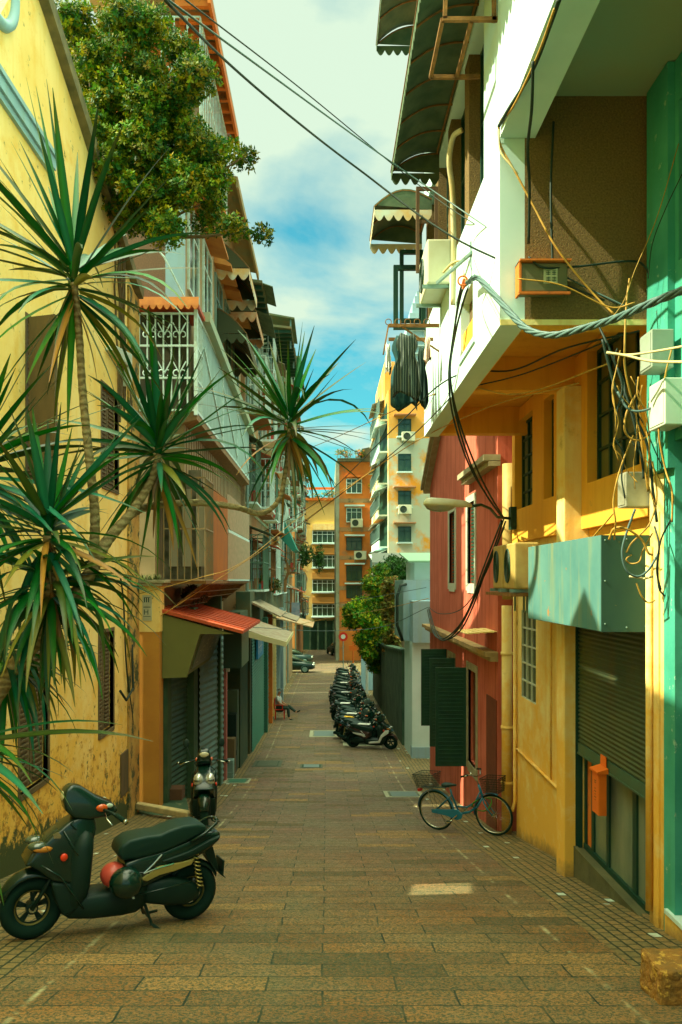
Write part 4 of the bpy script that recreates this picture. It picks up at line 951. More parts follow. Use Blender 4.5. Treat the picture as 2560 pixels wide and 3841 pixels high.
for k, (px, py, Y, l) in enumerate(((938, 1015, YT, 'small air conditioner under the topmost window of the pale tower'), (930, 1182, YT, 'air conditioner hung under the third window of the pale tower'))):
    ac_unit((PX(px, Y), YT-.3, PZ(py, Y)), acwhite, l, s=1.3)
# stacked side balconies
for k in range(9):
    z = -5 + k*2.55
    if z > 15: break
    m = MB(); m.box(x0-.7, x0, YT+.8, YT+14, z, z+.12); m.box(x0-.7, x0-.62, YT+.8+k%3, YT+11, z+.12, z+.6); m.build('balcony', stain_w if k % 3 else white, tw)
    grille(x0-.7, x0-.66, YT+.9, YT+13.8, z+.8, z+1.9, steel, tw, gap=.5, r=.03, faces='s', rails=2)
    m = MB(); m.prism([(x0, z+2.4), (x0-1.05, z+2.0), (x0-1.05, z+2.05), (x0, z+2.48)], 'y', YT+1+k % 2*3, YT+6+k % 2*4); m.build('side_hood', tinroof if k % 2 else white, tw)
m = MB(); m.box(x0-.02, x0+.001, YT+1, YT+13.5, -4, 14.5); m.build('painted_recess_shade', dkgreen, tw)  # flat dark sheet paints the shade behind the side balconies

ob = T('orange_apartment_block', 'orange apartment block with dark roof terrace and white framed windows', 'building', (3.2, 79, zg(79)))
YO = 77; a, b_ = PX(780, YO), PX(858, YO)
m = MB(); m.box(a, b_+1.5, YO, YO+12, zg(89)-1, PZ(1062, YO)); m.build('wall', mat('orange_block', (.74,.24,.03), .85, col2=(.50,.17,.04), ns=.5, stain=(.22,.20,.10), ss=.5, st=.57, sw=.12), ob)
m = MB(); m.box(a-.35, a-.002, YO-.1, YO+12, zg(89)-1, PZ(1062, YO)); m.box(b_, b_+.4, YO-.2, YO-.002, zg(89)-1, PZ(1065, YO)); m.build('grey_pilasters', gw3, ob)
m = MB(); m.box(a-.2, b_+1.5, YO-.6, YO+12, PZ(1062, YO)+.001, PZ(1055, YO)); m.prism([(a+2, PZ(1055, YO)), (b_+1.6, PZ(1055, YO)), (b_+1.6, PZ(1020, YO)), (a+2.2, PZ(1033, YO))], 'y', YO-.5, YO+8); m.build('dark_roof_structure', mat('dark_roof', (.06,.09,.05), .9, col2=(.12,.10,.05), ns=1), ob)
grille(a-.2, b_-1, YO-.6, YO-.5, PZ(1055, YO), PZ(1038, YO), steel, ob, gap=.25, r=.02, faces='e', rails=2)
for k, (yt, yb) in enumerate(((1100, 1134), (1167, 1200), (1235, 1265), (1300, 1335), (1345, 1375))):
    winy(ob, PX(796, YO), PX(832, YO), YO-.03, PZ(yb, YO), PZ(yt, YO), mt=wgrille if k < 2 else dkframe, mull=3, d=.12)
    m = MB(); m.box(PX(792, YO), PX(838, YO), YO-.6, YO-.03, PZ(yt, YO)+.12, PZ(yt, YO)+.26); m.build('ledge', white if k else orange, ob)
    m = MB(); m.box(a, b_, YO-.03, YO-.001, PZ(yb, YO)-.9, PZ(yb, YO)-.5); m.build('floor_band', gw, ob)
ac_unit((PX(820, YO), YO-.25, PZ(1212, YO)), acwhite, 'air conditioner on the orange block under its second window', s=1.5)
ac_unit((PX(828, YO), YO-.25, PZ(1286, YO)), acwhite, 'air conditioner low on the orange block beside the dark window', s=1.5)
for k in range(5):
    z = PZ(1130+68*k, YO)
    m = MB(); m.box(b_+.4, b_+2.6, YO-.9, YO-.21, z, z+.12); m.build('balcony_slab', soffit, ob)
    grille(b_+.4, b_+2.6, YO-.9, YO-.3, z+.12, z+1.2, [teal_net, steel, rust, steel, wgrille][k], ob, gap=.3, r=.03, faces='e', rails=2)
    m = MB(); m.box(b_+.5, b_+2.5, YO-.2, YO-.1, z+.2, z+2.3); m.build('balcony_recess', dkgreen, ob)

eb = T('yellow_end_block', 'pale yellow apartment block closing the end of the street', 'building', (-.5, 102, zg(102)))
YE = 100; a, b_ = PX(700, YE), PX(779, YE)
m = MB(); m.box(a-6, b_, YE, YE+12, zg(112)-1, PZ(1150, YE)); m.build('wall', mat('end_yellow', (.68,.56,.20), .85, col2=(.58,.44,.13), ns=.5, stain=(.3,.25,.1), ss=.6, st=.64, sw=.1), eb)
for k, y in enumerate((1220, 1276, 1332, 1388)):
    m = MB(); m.box(PX(718, YE), b_-.1, YE-.55, YE-.001, PZ(y-2, YE), PZ(y-16, YE)); m.build('apron_painted_sunlit' if k < 1 else 'apron', cream if k < 1 else mat('end_orange_band', (.55,.28,.05), .8, col2=(.5,.3,.08), ns=2), eb)  # top apron lighter, sunlight painted into its colour; the others stay orange
    winy(eb, PX(718, YE), b_-.2, YE-.15, PZ(y+28, YE), PZ(y, YE), mt=wgrille, mull=5, d=.2)
    m = MB(); m.box(PX(716, YE), b_, YE-.7, YE-.002, PZ(y+31, YE), PZ(y+28.5, YE)); m.build('ledge', white, eb)
m = MB(); m.box(a-4, b_, YE-.4, YE+8, PZ(1150, YE)+.01, PZ(1144, YE)); m.box(a, b_, YE+2, YE+2.2, PZ(1144, YE)+1.3, PZ(1144, YE)+1.6); m.box(PX(728, YE), PX(729, YE), YE, YE+.1, PZ(1145, YE), PZ(1128, YE)); m.build('parapet', orange, eb)
m = MB(); m.box(a-3, b_, YE-.3, YE-.002, PZ(1512, YE), PZ(1426, YE)); m.build('dark_ground_storey', dkgreen, eb)  # dark sheet paints the shade of the shop opening
m = MB()
for k in range(5): m.box(a+.6+1.0*k, a+.85+1.0*k, YE-.6, YE-.301, zg(100), PZ(1424, YE))
m.build('ground_columns', conc, eb)  # columns given a dark concrete to paint the shade under the block
# closing blocks (left and right of the crossing) so that the street ends in town, not in open land
cbk = T('crossing_block', 'shaded block closing the crossing behind the green tree', 'building', (12, 80, zg(80)))
m = MB(); m.box(PX(870, 90), 40, 92, 100, zg(100)-1, 6); m.build('wall', gw2, cbk)
m = MB()
for i in range(6): m.box(7+i*4, 8.6+i*4, 91.9, 91.99, 0, 1.8)
m.build('windows', dkgreen, cbk)
# rear mass behind left terrace, hidden by it, seen through gaps
# distant tower, haze painted into its pale blue colours
hz = T('distant_tower', 'distant grey stepped tower rising behind the hanging laundry', 'tower', (38, 320, -10))
hm = mat('far_tower_wall', (.34,.50,.52), .9, col2=(.28,.42,.46), ns=.3)
m = MB(); Y = 320
for (a, b_, yt) in ((935, 1010, 745), (943, 1010, 715), (950, 1010, 690), (956, 985, 672), (961, 970, 660)):
    m.box(PX(a, Y), PX(b_, Y), Y+(750-yt)*.05, Y+22-(750-yt)*.05, -20 if yt > 740 else PZ(745, Y), PZ(yt, Y))
m.build('wall', hm, hz)
for c in range(7):
    for r_ in range(14):
        pass
m = MB()
for r_ in range(26):
    z = PZ(742, Y) - r_*3.2; m.box(PX(934, Y)-.6, PX(1010, Y), Y-.8, Y-.01, z, z+.5)
m.build('balcony_bands', mat('far_band', (.42,.58,.58), .9), hz)

# ================================================================ air conditioners near
ac_unit((1.40, 10.1, 3.69), acwhite, 'large air conditioner on rusty bracket on the white wall beside the laundry', rz=-pi/2, s=1.0)
t = ac_unit((2.45, 9.85, -.10), acold, 'aged yellowish air conditioner beside the sheet metal box', rz=-pi/2); t.scale = (.72, 1, 1.04)
t = ac_unit((2.45, 10.5, -.10), acold, 'second aged air conditioner behind the one beside the sheet metal box', rz=-pi/2); t.scale = (.72, 1, 1.04)
m = MB(); m.box(2.24, 2.95, 9.5, 11.0, -.19, -.15); tag(m.build('metal_shelf', rust, loc=(2.6, 10.2, -.17)), 'rusty metal shelf carrying two aged air conditioners', 'shelf')
# rust bracket at upper right
br = T('rusty_bracket', 'rusty empty bracket on the white wall under the top awning', 'bracket', (1.4, 7.1, 5.0))
m = MB()
for (p, q) in (((1.04,7.0,5.02),(1.53,7.0,5.02)), ((1.04,7.8,5.02),(1.53,7.8,5.02)), ((1.04,7.0,5.02),(1.04,7.8,5.02)), ((1.30,7.0,5.02),(1.30,7.8,5.02)), ((1.06,7.0,5.02),(1.08,7.0,5.6)), ((1.06,7.0,5.3),(1.4,7.0,5.3)), ((1.50,7.0,5.0),(1.50,7.0,5.9))): m.bar(p, q, .035)
m.build('frame', rust, br)
# meter boxes
mb_ = T('meter_box', 'brown metal meter box with pale sticker on the pebble dashed wall', 'meter box', (1.9, 6.85, 2.47))
m = MB(); m.box(1.68, 2.08, 6.74, 6.884, 2.49, 2.74); m.build('casing', mat('brown_box', (.16,.15,.07), .5, col2=(.12,.13,.06), ns=5), mb_, bevel=.012)
m = MB(); m.box(1.66, 2.10, 6.73, 6.76, 2.47, 2.49); m.box(1.66, 1.68, 6.735, 6.88, 2.48, 2.76); m.box(1.66, 2.10, 6.70, 6.884, 2.745, 2.76); m.build('rim', orange, mb_)
m = MB(); m.box(1.87, 1.99, 6.735, 6.739, 2.56, 2.69); st_ = m.build('sticker', mat('sticker', (.45,.48,.28), .6), mb_)
m = MB()
for c in range(2):
    for r_ in range(2):
        cx, cz = 1.893 + .05*c, 2.575 + .055*r_
        for k in range(3): m.box(cx, cx+.035, 6.7325, 6.7345, cz+.006+.014*k, cz+.011+.014*k)
        m.box(cx+.015, cx+.019, 6.7325, 6.7345, cz, cz+.042)
m.build('characters', dkgreen, st_)
def ebox(x0, x1, y0, y1, z0, z1, label, mt=boxgrey, side=None):
    t = T('electric_box', label, 'electric box', ((x0+x1)/2, (y0+y1)/2, z0), 'grey electric boxes on the right wall')
    m = MB(); m.box(x0, x1, y0, y1, z0, z1); m.build('casing', mt, t, bevel=.008)
    m = MB(); m.box(x0-.006, x0, y0+.02, y1-.02, z0+.02, z1-.02); m.build('cover', mt, t, bevel=.004)
    return t
ebox(2.62, 2.80, 6.30, 6.55, 1.72, 2.03, 'topmost grey electric box on the turquoise wall')
ebox(2.66, 2.82, 6.15, 6.45, 1.23, 1.60, 'pale electric box just below the topmost one', mat('pale_box', (.60,.70,.58), .5, col2=(.52,.62,.48), ns=5))
ebox(2.72, 2.82, 6.52, 6.62, 1.36, 1.52, 'smallest grey junction box beside the pale electric box')
ebox(2.66, 2.93, 6.95, 7.15, .66, .97, 'weathered grey electric box on the ochre wall above the sign box', mat('aged_box', (.24,.24,.15), .6, col2=(.40,.42,.30), ns=4))
# orange letter box on the shutter rail
lb = T('letter_box', 'bright orange letter box hanging from the shutter rail', 'letter box', (2.83, 8.15, -2.45))
m = MB(); m.box(2.80, 2.885, 8.05, 8.25, -2.42, -1.98); m.build('body', orangep, lb, bevel=.006)
m = MB(); m.prism([(2.78, -1.985), (2.895, -1.985), (2.895, -1.93), (2.78, -1.965)], 'y', 8.03, 8.27); m.build('lid', orangep, lb)
m = MB(); m.box(2.885, 2.893, 8.08, 8.24, -1.93, -1.82); m.build('hanging_plate', orangep, lb)
m = MB()
for k, (z, w_) in enumerate(((-2.08, .06), (-2.10, .05), (-2.16, .03), (-2.19, .05), (-2.22, .03), (-2.25, .05), (-2.28, .02))): m.box(2.7985, 2.7995, 8.15-w_/2, 8.15+w_/2, z, z+.008)
m.build('lettering', rust, lb)
# street lamp arm
la = T('street_lamp', 'white street lamp head on a thin arm fixed to the yellow wall', 'street lamp', (2.85, 12.2, .98))
YL = 11.3
c0 = Vector((PX(1085, YL), YL, PZ(1163, YL))); c1 = Vector((PX(972, YL), YL-.1, PZ(1160, YL)))
m = MB(); d = c1-c0; rings = []
for i, (t_, w_, h_) in enumerate(((0, .03, .03), (.06, .055, .05), (.15, .085, .075), (.5, .12, .095), (.85, .13, .10), (.96, .11, .08), (1, .05, .03))):
    c = c0 + d*t_; rings.append([c + Vector((0, w_*cos(a), max(-.02, h_*sin(a)*(1 if sin(a) > 0 else .35)) )) for a in [2*pi*j/14 for j in range(14)]])
m.loft(rings); m.build('lamp_housing', lampw, la, smooth=True)
m = MB(); cc = c0 + d*.66 + Vector((0,0,-.02)); m.ball(cc, .22, .10, .085, 14, 6, -1); m.build('lamp_bowl', clearp, la, smooth=True)
m = MB(); pts = [c0, c0+Vector((.15,.1,.03)), c0+Vector((.35,.4,0)), Vector((2.62, 12.0, PZ(1183, 11.6))), Vector((2.93, 12.2, PZ(1190, 12)))]
m.tube(pts, .022, 8); m.build('arm', dkframe, la, smooth=True)
m = MB(); m.box(2.86, 2.95, 12.12, 12.28, .80, 1.15); m.build('wall_bracket', dkframe, la)
# open casement frames and drying rack
cf = T('open_casement', 'open dark casement window frame swung out over the street under the awning', 'window frame', (1.2, 10.6, 3.8))
m = MB()
def frm(m, xa, xb, Y, z0, z1, w_=.045):
    m.box(xa, xa+w_, Y, Y+w_, z0, z1); m.box(xb-w_, xb, Y, Y+w_, z0, z1); m.box(xa+w_, xb-w_, Y, Y+w_, z0, z0+w_); m.box(xa+w_, xb-w_, Y, Y+w_, z1-w_, z1)
frm(m, PX(957, 10.7), 1.53, 10.7, PZ(625, 10.7), PZ(428, 10.7)); m.box(PX(957,10.7)+.045, 1.5, 10.705, 10.74, 4.9, 4.94)
m.build('frame', mat('brown_frame', (.16,.10,.05), .6), cf)
cf2 = T('open_casement', 'lower open dark window frame reaching down to the drying rack', 'window frame', (1.1, 12.1, 3.6))
m = MB(); frm(m, PX(905, 12.0), 1.53, 12.0, PZ(755, 12.0), PZ(608, 12.0), .07); frm(m, PX(912, 12.1)+.05, 1.5, 12.1, PZ(740, 12.1), PZ(573, 12.1), .06); m.build('frame', dkframe, cf2)
dr = T('drying_rack', 'rusty clothes drying rack with curled hooks reaching from the white wall', 'drying rack', (1.3, 10.8, 3.5))
YR = 10.6; zr = PZ(748, YR)
m = MB(); m.bar((PX(893, YR), YR, zr), (1.53, YR, zr), .045, .04); m.bar((PX(893, YR)+.05, YR+.6, zr), (1.53, YR+.6, zr), .045, .04); m.bar((PX(893, YR), YR, zr), (PX(880, YR), YR-.1, zr-.42), .02); m.bar((PX(925,YR), YR, zr-.02), (1.53, YR, zr-.35), .02)
for k in range(5):
    cx = PX(893, YR) + .13*k; m.torus((cx, YR, zr+.05), .04, .006, 'y', 14, 5)
m.build('frame', rust, dr)
# laundry
def cloth(name, label, cat, xs_, z0, z1, Y, mt, thick=.045, seed=1, group='clothes on the drying rack', taper=1.25, sleeves=False, loc=None):
    rr = random.Random(seed); m = MB(); n = 56; k = 16; xa, xb = xs_; cx = (xa+xb)/2; hw = (xb-xa)/2
    rings = []
    for i in range(k+1):
        t = i/k; z = z1 + (z0-z1)*t; w_ = hw*(.55 + .45*min(1, t*6)**.6 - .35*math.exp(-((t-.34)/.13)**2))*(1+(taper-1)*t)/taper
        ring = []
        for j in range(n):
            a = 2*pi*j/n; fold = 1 + .42*sin(a*5+seed+t*2+sin(t*5))*(.2+t) + .15*sin(a*3+t*4)
            ring.append((cx + w_*cos(a), Y + thick*sin(a)*fold*(.5+.9*t) + .015*sin(9*cos(a)+seed)*t*3, z + (.05*sin(a*3+seed) if i == k else .03*cos(a*2)*(1 if i == 0 else 0))))
        rings.append(ring)
    m.loft(rings)
    if sleeves:
        for s_ in (-1, 1):
            m.tube([(cx+s_*hw*.55, Y, z1-.04), (cx+s_*hw*.95, Y-.01, z1-.22), (cx+s_*hw*1.05, Y, z1-.45), (cx+s_*hw*1.12, Y, z1-.62)], [.07, .075, .06, .055], 10)
    o = m.build(name, mt, smooth=True, loc=loc or (cx, Y, z1))
    return tag(o, label, cat, group)
stp = bpy.data.materials.new('pinstripe_cloth'); stp.use_nodes = True
_n = stp.node_tree; _b = _n.nodes['Principled BSDF']; _t = _n.nodes.new('ShaderNodeTexCoord'); _w = _n.nodes.new('ShaderNodeTexWave'); _w.bands_direction = 'X'; _w.inputs['Scale'].default_value = 9; _w.inputs['Distortion'].default_value = 1.2; _w.inputs['Detail Scale'].default_value = .6
_r = _n.nodes.new('ShaderNodeMapRange'); _r.inputs['From Min'].default_value = .965; _r.inputs['From Max'].default_value = .995; _x = _n.nodes.new('ShaderNodeMix'); _x.data_type = 'RGBA'
_x.inputs[6].default_value = (.008,.025,.016,1); _x.inputs[7].default_value = (.30,.36,.28,1)
_n.links.new(_t.outputs['Object'], _w.inputs['Vector']); _n.links.new(_w.outputs['Fac'], _r.inputs['Value']); _n.links.new(_r.outputs[0], _x.inputs[0]); _n.links.new(_x.outputs[2], _b.inputs['Base Color']); _b.inputs['Roughness'].default_value = .8
cloth('striped_dress', 'black dress with thin white stripes hanging from the drying rack', 'dress', (PX(902, YR), PX(968, YR)), PZ(908, YR), PZ(770, YR), YR-.02, stp, sleeves=False, seed=2)
cloth('dark_trousers', 'dark blue green trousers hanging behind the striped dress', 'trousers', (PX(898, YR+.5), PX(960, YR+.5)), PZ(935, YR+.5), PZ(775, YR+.5), YR+.5, mat('dark_teal_cloth', (.01,.06,.06), .9), seed=5, taper=1.0)
cloth('dark_shirt', 'black garment hanging lowest on the wall side of the rack', 'garment', (PX(955, YR+.3), PX(985, YR+.3)), PZ(930, YR+.3), PZ(800, YR+.3), YR+.3, mat('black_cloth', (.008,.03,.02), .9), seed=8, taper=1.5)
cloth('white_shirt', 'white garment hanging at the street end of the rack', 'shirt', (PX(884, YR+.6), PX(900, YR+.6)), PZ(850, YR+.6), PZ(790, YR+.6), YR+.62, whitep, seed=9)
cloth('pink_cloth', 'small pink and cream cloth pegged beside the white wall', 'cloth', (PX(975, YR-.2), PX(992, YR-.2)), PZ(830, YR-.2), PZ(775, YR-.2), YR-.2, mat('pink_cream', (.6,.35,.28), .9, col2=(.7,.66,.5), ns=14), seed=11)
# ================================================================ scooters
def slab(name, par, mt, prof, w, bevel=.02, seg=3, w2=None, y=0, smooth=True):
    m = MB(); m.prism(prof, 'y', y-w, y+w)
    if w2:   # taper the top
        zs = [p[1] for p in prof]; a, b_ = min(zs), max(zs)
        for v in m.v:
            t = (v.z-a)/(b_-a); v.y = y + (v.y-y)*(1+(w2/w-1)*t)
    return m.build(name, mt, par, smooth=smooth, bevel=bevel, seg=seg)
def body(name, par, mt, secs, n=18, pw=2.6, sub=0):
    """lofted body, secs = (x, z_bottom, z_top, half width)"""
    m = MB(); rings = []
    for (x, z0, z1, w_) in secs:
        zc, h = (z0+z1)/2, (z1-z0)/2; r_ = []
        for j in range(n):
            a = 2*pi*j/n; c, s_ = cos(a), sin(a)
            r_.append((x, w_*math.copysign(abs(c)**(2/pw), c), zc + h*math.copysign(abs(s_)**(2/pw), s_)))
        rings.append(r_)
    m.loft(rings); return m.build(name, mt, par, smooth=True, sub=sub)
def wheel(par, x, z, R_, tw, rim_m, y=0, spokes=5, name='wheel', R_in=.12):
    m = MB(); m.torus((x, y, z), R_-tw, tw, 'y', 36, 12, 1.05); t = m.build('tyre', rubber, None, smooth=True)
    m = MB(); m.torus((x, y, z), R_-tw*1.95, .010, 'y', 32, 6); ring_ = m.build('rim_ring', rim_m, None, smooth=True)
    m = MB(); m.torus((x, y, z), R_-tw*1.95, .018, 'y', 32, 6, .8); m.lathe([(0, -.05), (.045, -.05), (.05, 0), (.045, .05), (0, .05)], (x, y, z), 'y', 14)
    for k in range(spokes):
        a = 2*pi*k/spokes+.3; d = Vector((cos(a), 0, sin(a)))
        for dd in (-.12, .12):
            e = Vector((cos(a+dd), 0, sin(a+dd))); m.bar(Vector((x, y, z))+d*.04, Vector((x, y, z))+e*(R_-tw*1.9), .018, .022)
    r_ = m.build('rim', blackp, None, smooth=False); ring_.scale = (1, 3.2, 1); ring_.location = (0, -y*2.2, 0)
    m = MB(); m.lathe([(.03, -.06), (.03, .06)], (x, y, z), 'y', 10); w_ = m.build(name, chrome, par); t.parent = w_; r_.parent = w_; ring_.parent = w_
    if 'W' in par: pass
    return w_
def scooter(label, c1, c2, accent, rimc, group, seatc=seatm, full=True):
    t = T('parked_scooter', label, 'scooter', (0,0,0), group, local=True)
    wheel(t, 0, .245, .245, .062, rimc); wheel(t, 1.32, .245, .245, .058, rimc)
    # front fender
    m = MB(); rings = []
    for i in range(11):
        a = radians(18 + 150*i/10); r_ = .262 + .035*sin(pi*i/10); w_ = .055 + .035*sin(pi*i/10)
        c = Vector((1.32 + .01, 0, .25)); rr = []
        for j in range(7):
            b_ = -1 + 2*j/6; rr.append(c + Vector((cos(a)*(r_-.05*b_*b_), w_*b_, sin(a)*(r_-.05*b_*b_))))
        rings.append(rr)
    vs = [p for r_ in rings for p in r_]; m.add(vs, [(i*7+j, i*7+j+1, (i+1)*7+j+1, (i+1)*7+j) for i in range(10) for j in range(6)])
    m.build('front_fender', c2, t, smooth=True, solid=.012)
    m = MB()
    for s_ in (-1, 1): m.tube([(1.33, .075*s_, .245), (1.22, .075*s_, .45), (1.12, .05*s_, .62)], .018, 8)
    m.build('front_fork', blackp, t, smooth=True)
    # front fairing with pointed nose
    slab('front_shield', t, c1, [(1.42,.615),(1.36,.70),(1.25,.80),(1.12,.905),(1.02,.955),(.90,.93),(.885,.84),(.91,.72),(.975,.57),(1.05,.44),(1.20,.47),(1.33,.565)], .178, .035, 4, w2=.10)
    slab('nose_panel', t, c1, [(1.425,.60),(1.38,.69),(1.20,.85),(1.10,.88),(1.12,.83),(1.30,.68),(1.36,.60)], .15, .02, 3, w2=.06)
    slab('lower_fairing', t, blackp, [(1.22,.47),(1.04,.45),(.97,.58),(.915,.50),(.93,.36),(1.02,.22),(1.10,.20),(1.17,.32)], .17, .025, 3)
    body('leg_shield', t, blackp, [(.90, .34, .80, .12), (.925, .30, .84, .19), (.98, .22, .86, .20), (1.05, .18, .80, .19), (1.10, .22, .60, .13)], n=18, pw=3.5)
    # side reflector and indicators
    m = MB()
    for s_ in (-1, 1): m.ball((1.14, .176*s_, .66), .030, .014, .030, 12, 8)
    m.build('round_reflector', mat('reflector_red', (.85,.05,.01), .3, coat=.5), t, smooth=True)
    m = MB()
    for s_ in (-1, 1): m.ball((1.30, .135*s_, .72), .075, .022, .025, 12, 8)
    m.build('indicator', mat('amber_lens', (.55,.20,.02), .2, coat=.6), t, smooth=True)
    for s_ in (-1, 1):
        m = MB(); m.ball((.86, .112*s_, 1.01), .05, .022, .030, 12, 8); m.build('indicator', mat('orange_lens', (.70,.10,.008), .2, coat=.8), t, smooth=True)
        m = MB(); m.ball((.80, .112*s_, 1.025), .03, .012, .018, 10, 6); m.build('side_marker', mat('clear_lens', (.5,.62,.5), .15, coat=.8), t, smooth=True)
        m = MB(); m.tube([(1.30, .150*s_, .60), (1.16, .180*s_, .52), (1.02, .182*s_, .34), (.95, .175*s_, .25)], .008, 6); m.tube([(1.16, .170*s_, .86), (1.04, .182*s_, .68), (.93, .182*s_, .58)], .006, 6); m.build('panel_ridge', c1, t, smooth=True)
        m = MB(); m.tube([(.62, .158*s_, .50), (.40, .157*s_, .47), (.20, .157*s_, .52)], .006, 6); m.tube([(.55, .150*s_, .30), (.30, .172*s_, .34), (.05, .172*s_, .38)], .006, 6); m.build('body_seam', c1, t, smooth=True)
    m = MB(); m.prism([(-.04,0),(.04,0),(.06,.03),(0,.05),(-.05,.02)], 'y', -.002, .002)
    m.xf = None; m.v = [Vector((1.20+v.x*.6, v.z*0+(.145+v.y), .80+v.z)) for v in m.v]; m.build('emblem', chrome, t)
    m = MB(); m.tube([(1.02,.05,.93),(1.10,.12,.90),(1.06,.16,.86)], .006, 5); m.tube([(.90,-.05,1.0),(.98,-.14,.97),(1.0,-.10,.90)], .006, 5); m.build('brake_hose', rubber, t, smooth=True)
    # floor and belly
    body('floorboard', t, blackp, [(1.10, .19, .28, .12), (1.04, .15, .34, .15), (.85, .13, .345, .155), (.62, .13, .35, .155), (.50, .14, .40, .15), (.42, .18, .42, .12)], n=16, pw=4)
    # rear body
    slab('rear_body', t, c2, [(.62,.40),(.64,.56),(.50,.60),(.30,.635),(.10,.70),(-.06,.755),(-.20,.765),(-.21,.70),(-.12,.62),(.02,.55),(.14,.47),(.34,.40),(.50,.34)], .155, .03, 3, w2=.12)
    slab('tail_fin', t, blackp, [(.32,.56),(.10,.62),(-.08,.70),(-.19,.735),(-.16,.69),(.0,.60),(.16,.545)], .162, .008, 2)
    body('engine_cover', t, blackp, [(.50, .24, .34, .06), (.40, .20, .40, .13), (.22, .17, .42, .15), (.08, .16, .38, .15), (-.04, .20, .32, .12), (-.07, .23, .28, .07)], n=16, pw=4.5)
    # accent wings
    for s_ in (-1, 1):
        m = MB(); ptsw = [(.50, .43), (.36, .52), (.14, .545), (.04, .56), (.06, .515), (.20, .475), (.34, .45), (.44, .41)]
        m.prism(ptsw, 'y', s_*.140, s_*.164); m.build('side_wing', accent, t, bevel=.006)
        m = MB(); m.tube([(.475, .158*s_, .475), (.40, .160*s_, .545), (.33, .150*s_, .615)], .008, 6); m.tube([(.475, .158*s_, .475), (.38, .162*s_, .505), (.22, .160*s_, .535)], .008, 6); m.build('trim_line', chrome if accent is gold else accent, t)
    # seat
    slab('seat', t, seatc, [(.70,.63),(.68,.70),(.61,.745),(.46,.768),(.35,.772),(.29,.80),(.16,.835),(.02,.842),(-.07,.815),(-.05,.765),(.10,.70),(.30,.63),(.50,.59),(.66,.58)], .14, .05, 4)
    m = MB()
    for s_ in (-1, 1): m.tube([(.08, .14*s_, .70), (-.05, .145*s_, .765), (-.16, .10*s_, .83), (-.185, .04*s_, .845)], .014, 8)
    m.tube([(-.185, -.05, .845), (-.185, .05, .845)], .014, 8); m.build('grab_rail', black, t, smooth=True)
    m = MB(); m.ball((-.13, 0, .675), .10, .10, .05, 16, 8); tl = m.build('tail_light', mat('tail_lens', (.50,.42,.22), .15, coat=.8), t, smooth=True)
    m = MB(); m.box(-.225, -.195, -.04, .04, .665, .69); m.build('red_lens', redp, tl)
    m = MB(); m.prism([(-.08, .60), (-.16, .62), (-.25, .38), (-.28, .36), (-.20, .42), (-.12, .52)], 'y', -.07, .07); m.box(-.275, -.262, -.09, .09, .38, .50); m.build('rear_mudguard', blackp, t, bevel=.006)
    m = MB(); rings = []
    for i in range(9):
        a = radians(30 + 120*i/8); rings.append([Vector((cos(a)*(.272-.03*b_*b_), .07*b_, .245+sin(a)*(.272-.03*b_*b_))) for b_ in (-1, -.5, 0, .5, 1)])
    vs = [p for r_ in rings for p in r_]; m.add(vs, [(i*5+j, i*5+j+1, (i+1)*5+j+1, (i+1)*5+j) for i in range(8) for j in range(4)])
    m.build('inner_fender', blackp, t, smooth=True, solid=.008)
    if full:
        for s_ in (-1, 1):
            a, b_ = Vector((.02, .12*s_, .60)), Vector((-.055, .12*s_, .30)); m = MB(); pts = []
            for i in range(91):
                f = i/90; ang = f*9*2*pi; c = a+(b_-a)*f; pts.append(c + Vector((.026*cos(ang), .026*sin(ang), 0)))
            m.tube(pts, .0065, 5); sp = m.build('spring', gold, t, smooth=True)
            m = MB(); m.tube([a+Vector((0,0,.02)), b_-Vector((0,0,.03))], .013, 8); m.build('damper_rod', blackp, sp)
        m = MB(); m.tube([(.42, -.10, .16), (.30, -.16, .15), (.15, -.17, .17), (-.22, -.18, .26)], [.018, .025, .05, .055], 12); m.build('exhaust', blackp, t, smooth=True)
        m = MB()
        for s_ in (-1, 1): m.tube([(.42, .09*s_, .20), (.36, .13*s_, .05), (.30, .20*s_, .015), (.20, .24*s_, .012)], .013, 6)
        m.tube([(.375, -.12, .09), (.375, .12, .09)], .012, 6); m.build('centre_stand', blackp, t)
    # handlebar cowl
    slab('handlebar_cowl', t, c1, [(1.17,1.07),(1.16,1.15),(1.11,1.19),(1.03,1.17),(.90,1.09),(.76,1.03),(.71,.98),(.79,.94),(.96,.92),(1.08,.94),(1.14,.99)], .130, .03, 3, w2=.065)
    m = MB(); m.box(.93, 1.0, -.06, .06, .86, .96); m.build('steering_neck', blackp, t, bevel=.02)
    m = MB(); m.ball((1.16, 0, 1.09), .018, .075, .04, 14, 8); m.build('headlight', mat('headlamp_lens', (.50,.45,.25), .08, coat=1), t, smooth=True)
    # twin front lamp lens on the nose
    for s_ in (-1, 1):
        m = MB(); m.ball((1.33, .09*s_, .735), .085, .065, .035, 12, 8); m.build('front_lamp', mat('front_lens', (.05,.08,.05), .1, coat=1), t, smooth=True)
    for s_ in (-1, 1):
        m = MB(); m.tube([(.86, .10*s_, 1.0), (.80, .22*s_, .99), (.74, .36*s_, .965)], .012, 8); gb_ = m.build('handlebar', blackp, t, smooth=True)
        m = MB(); m.tube([(.775, .26*s_, .983), (.735, .375*s_, .962)], .019, 10); m.build('grip', rubber, gb_, smooth=True)
        m = MB(); m.tube([(.735, .375*s_, .962), (.728, .395*s_, .958)], .02, 10); m.build('bar_end', chrome, gb_, smooth=True)
        m = MB(); m.tube([(.85, .20*s_, .985), (.86, .30*s_, .965), (.83, .37*s_, .935)], .007, 6); m.build('brake_lever', chrome, gb_, smooth=True)
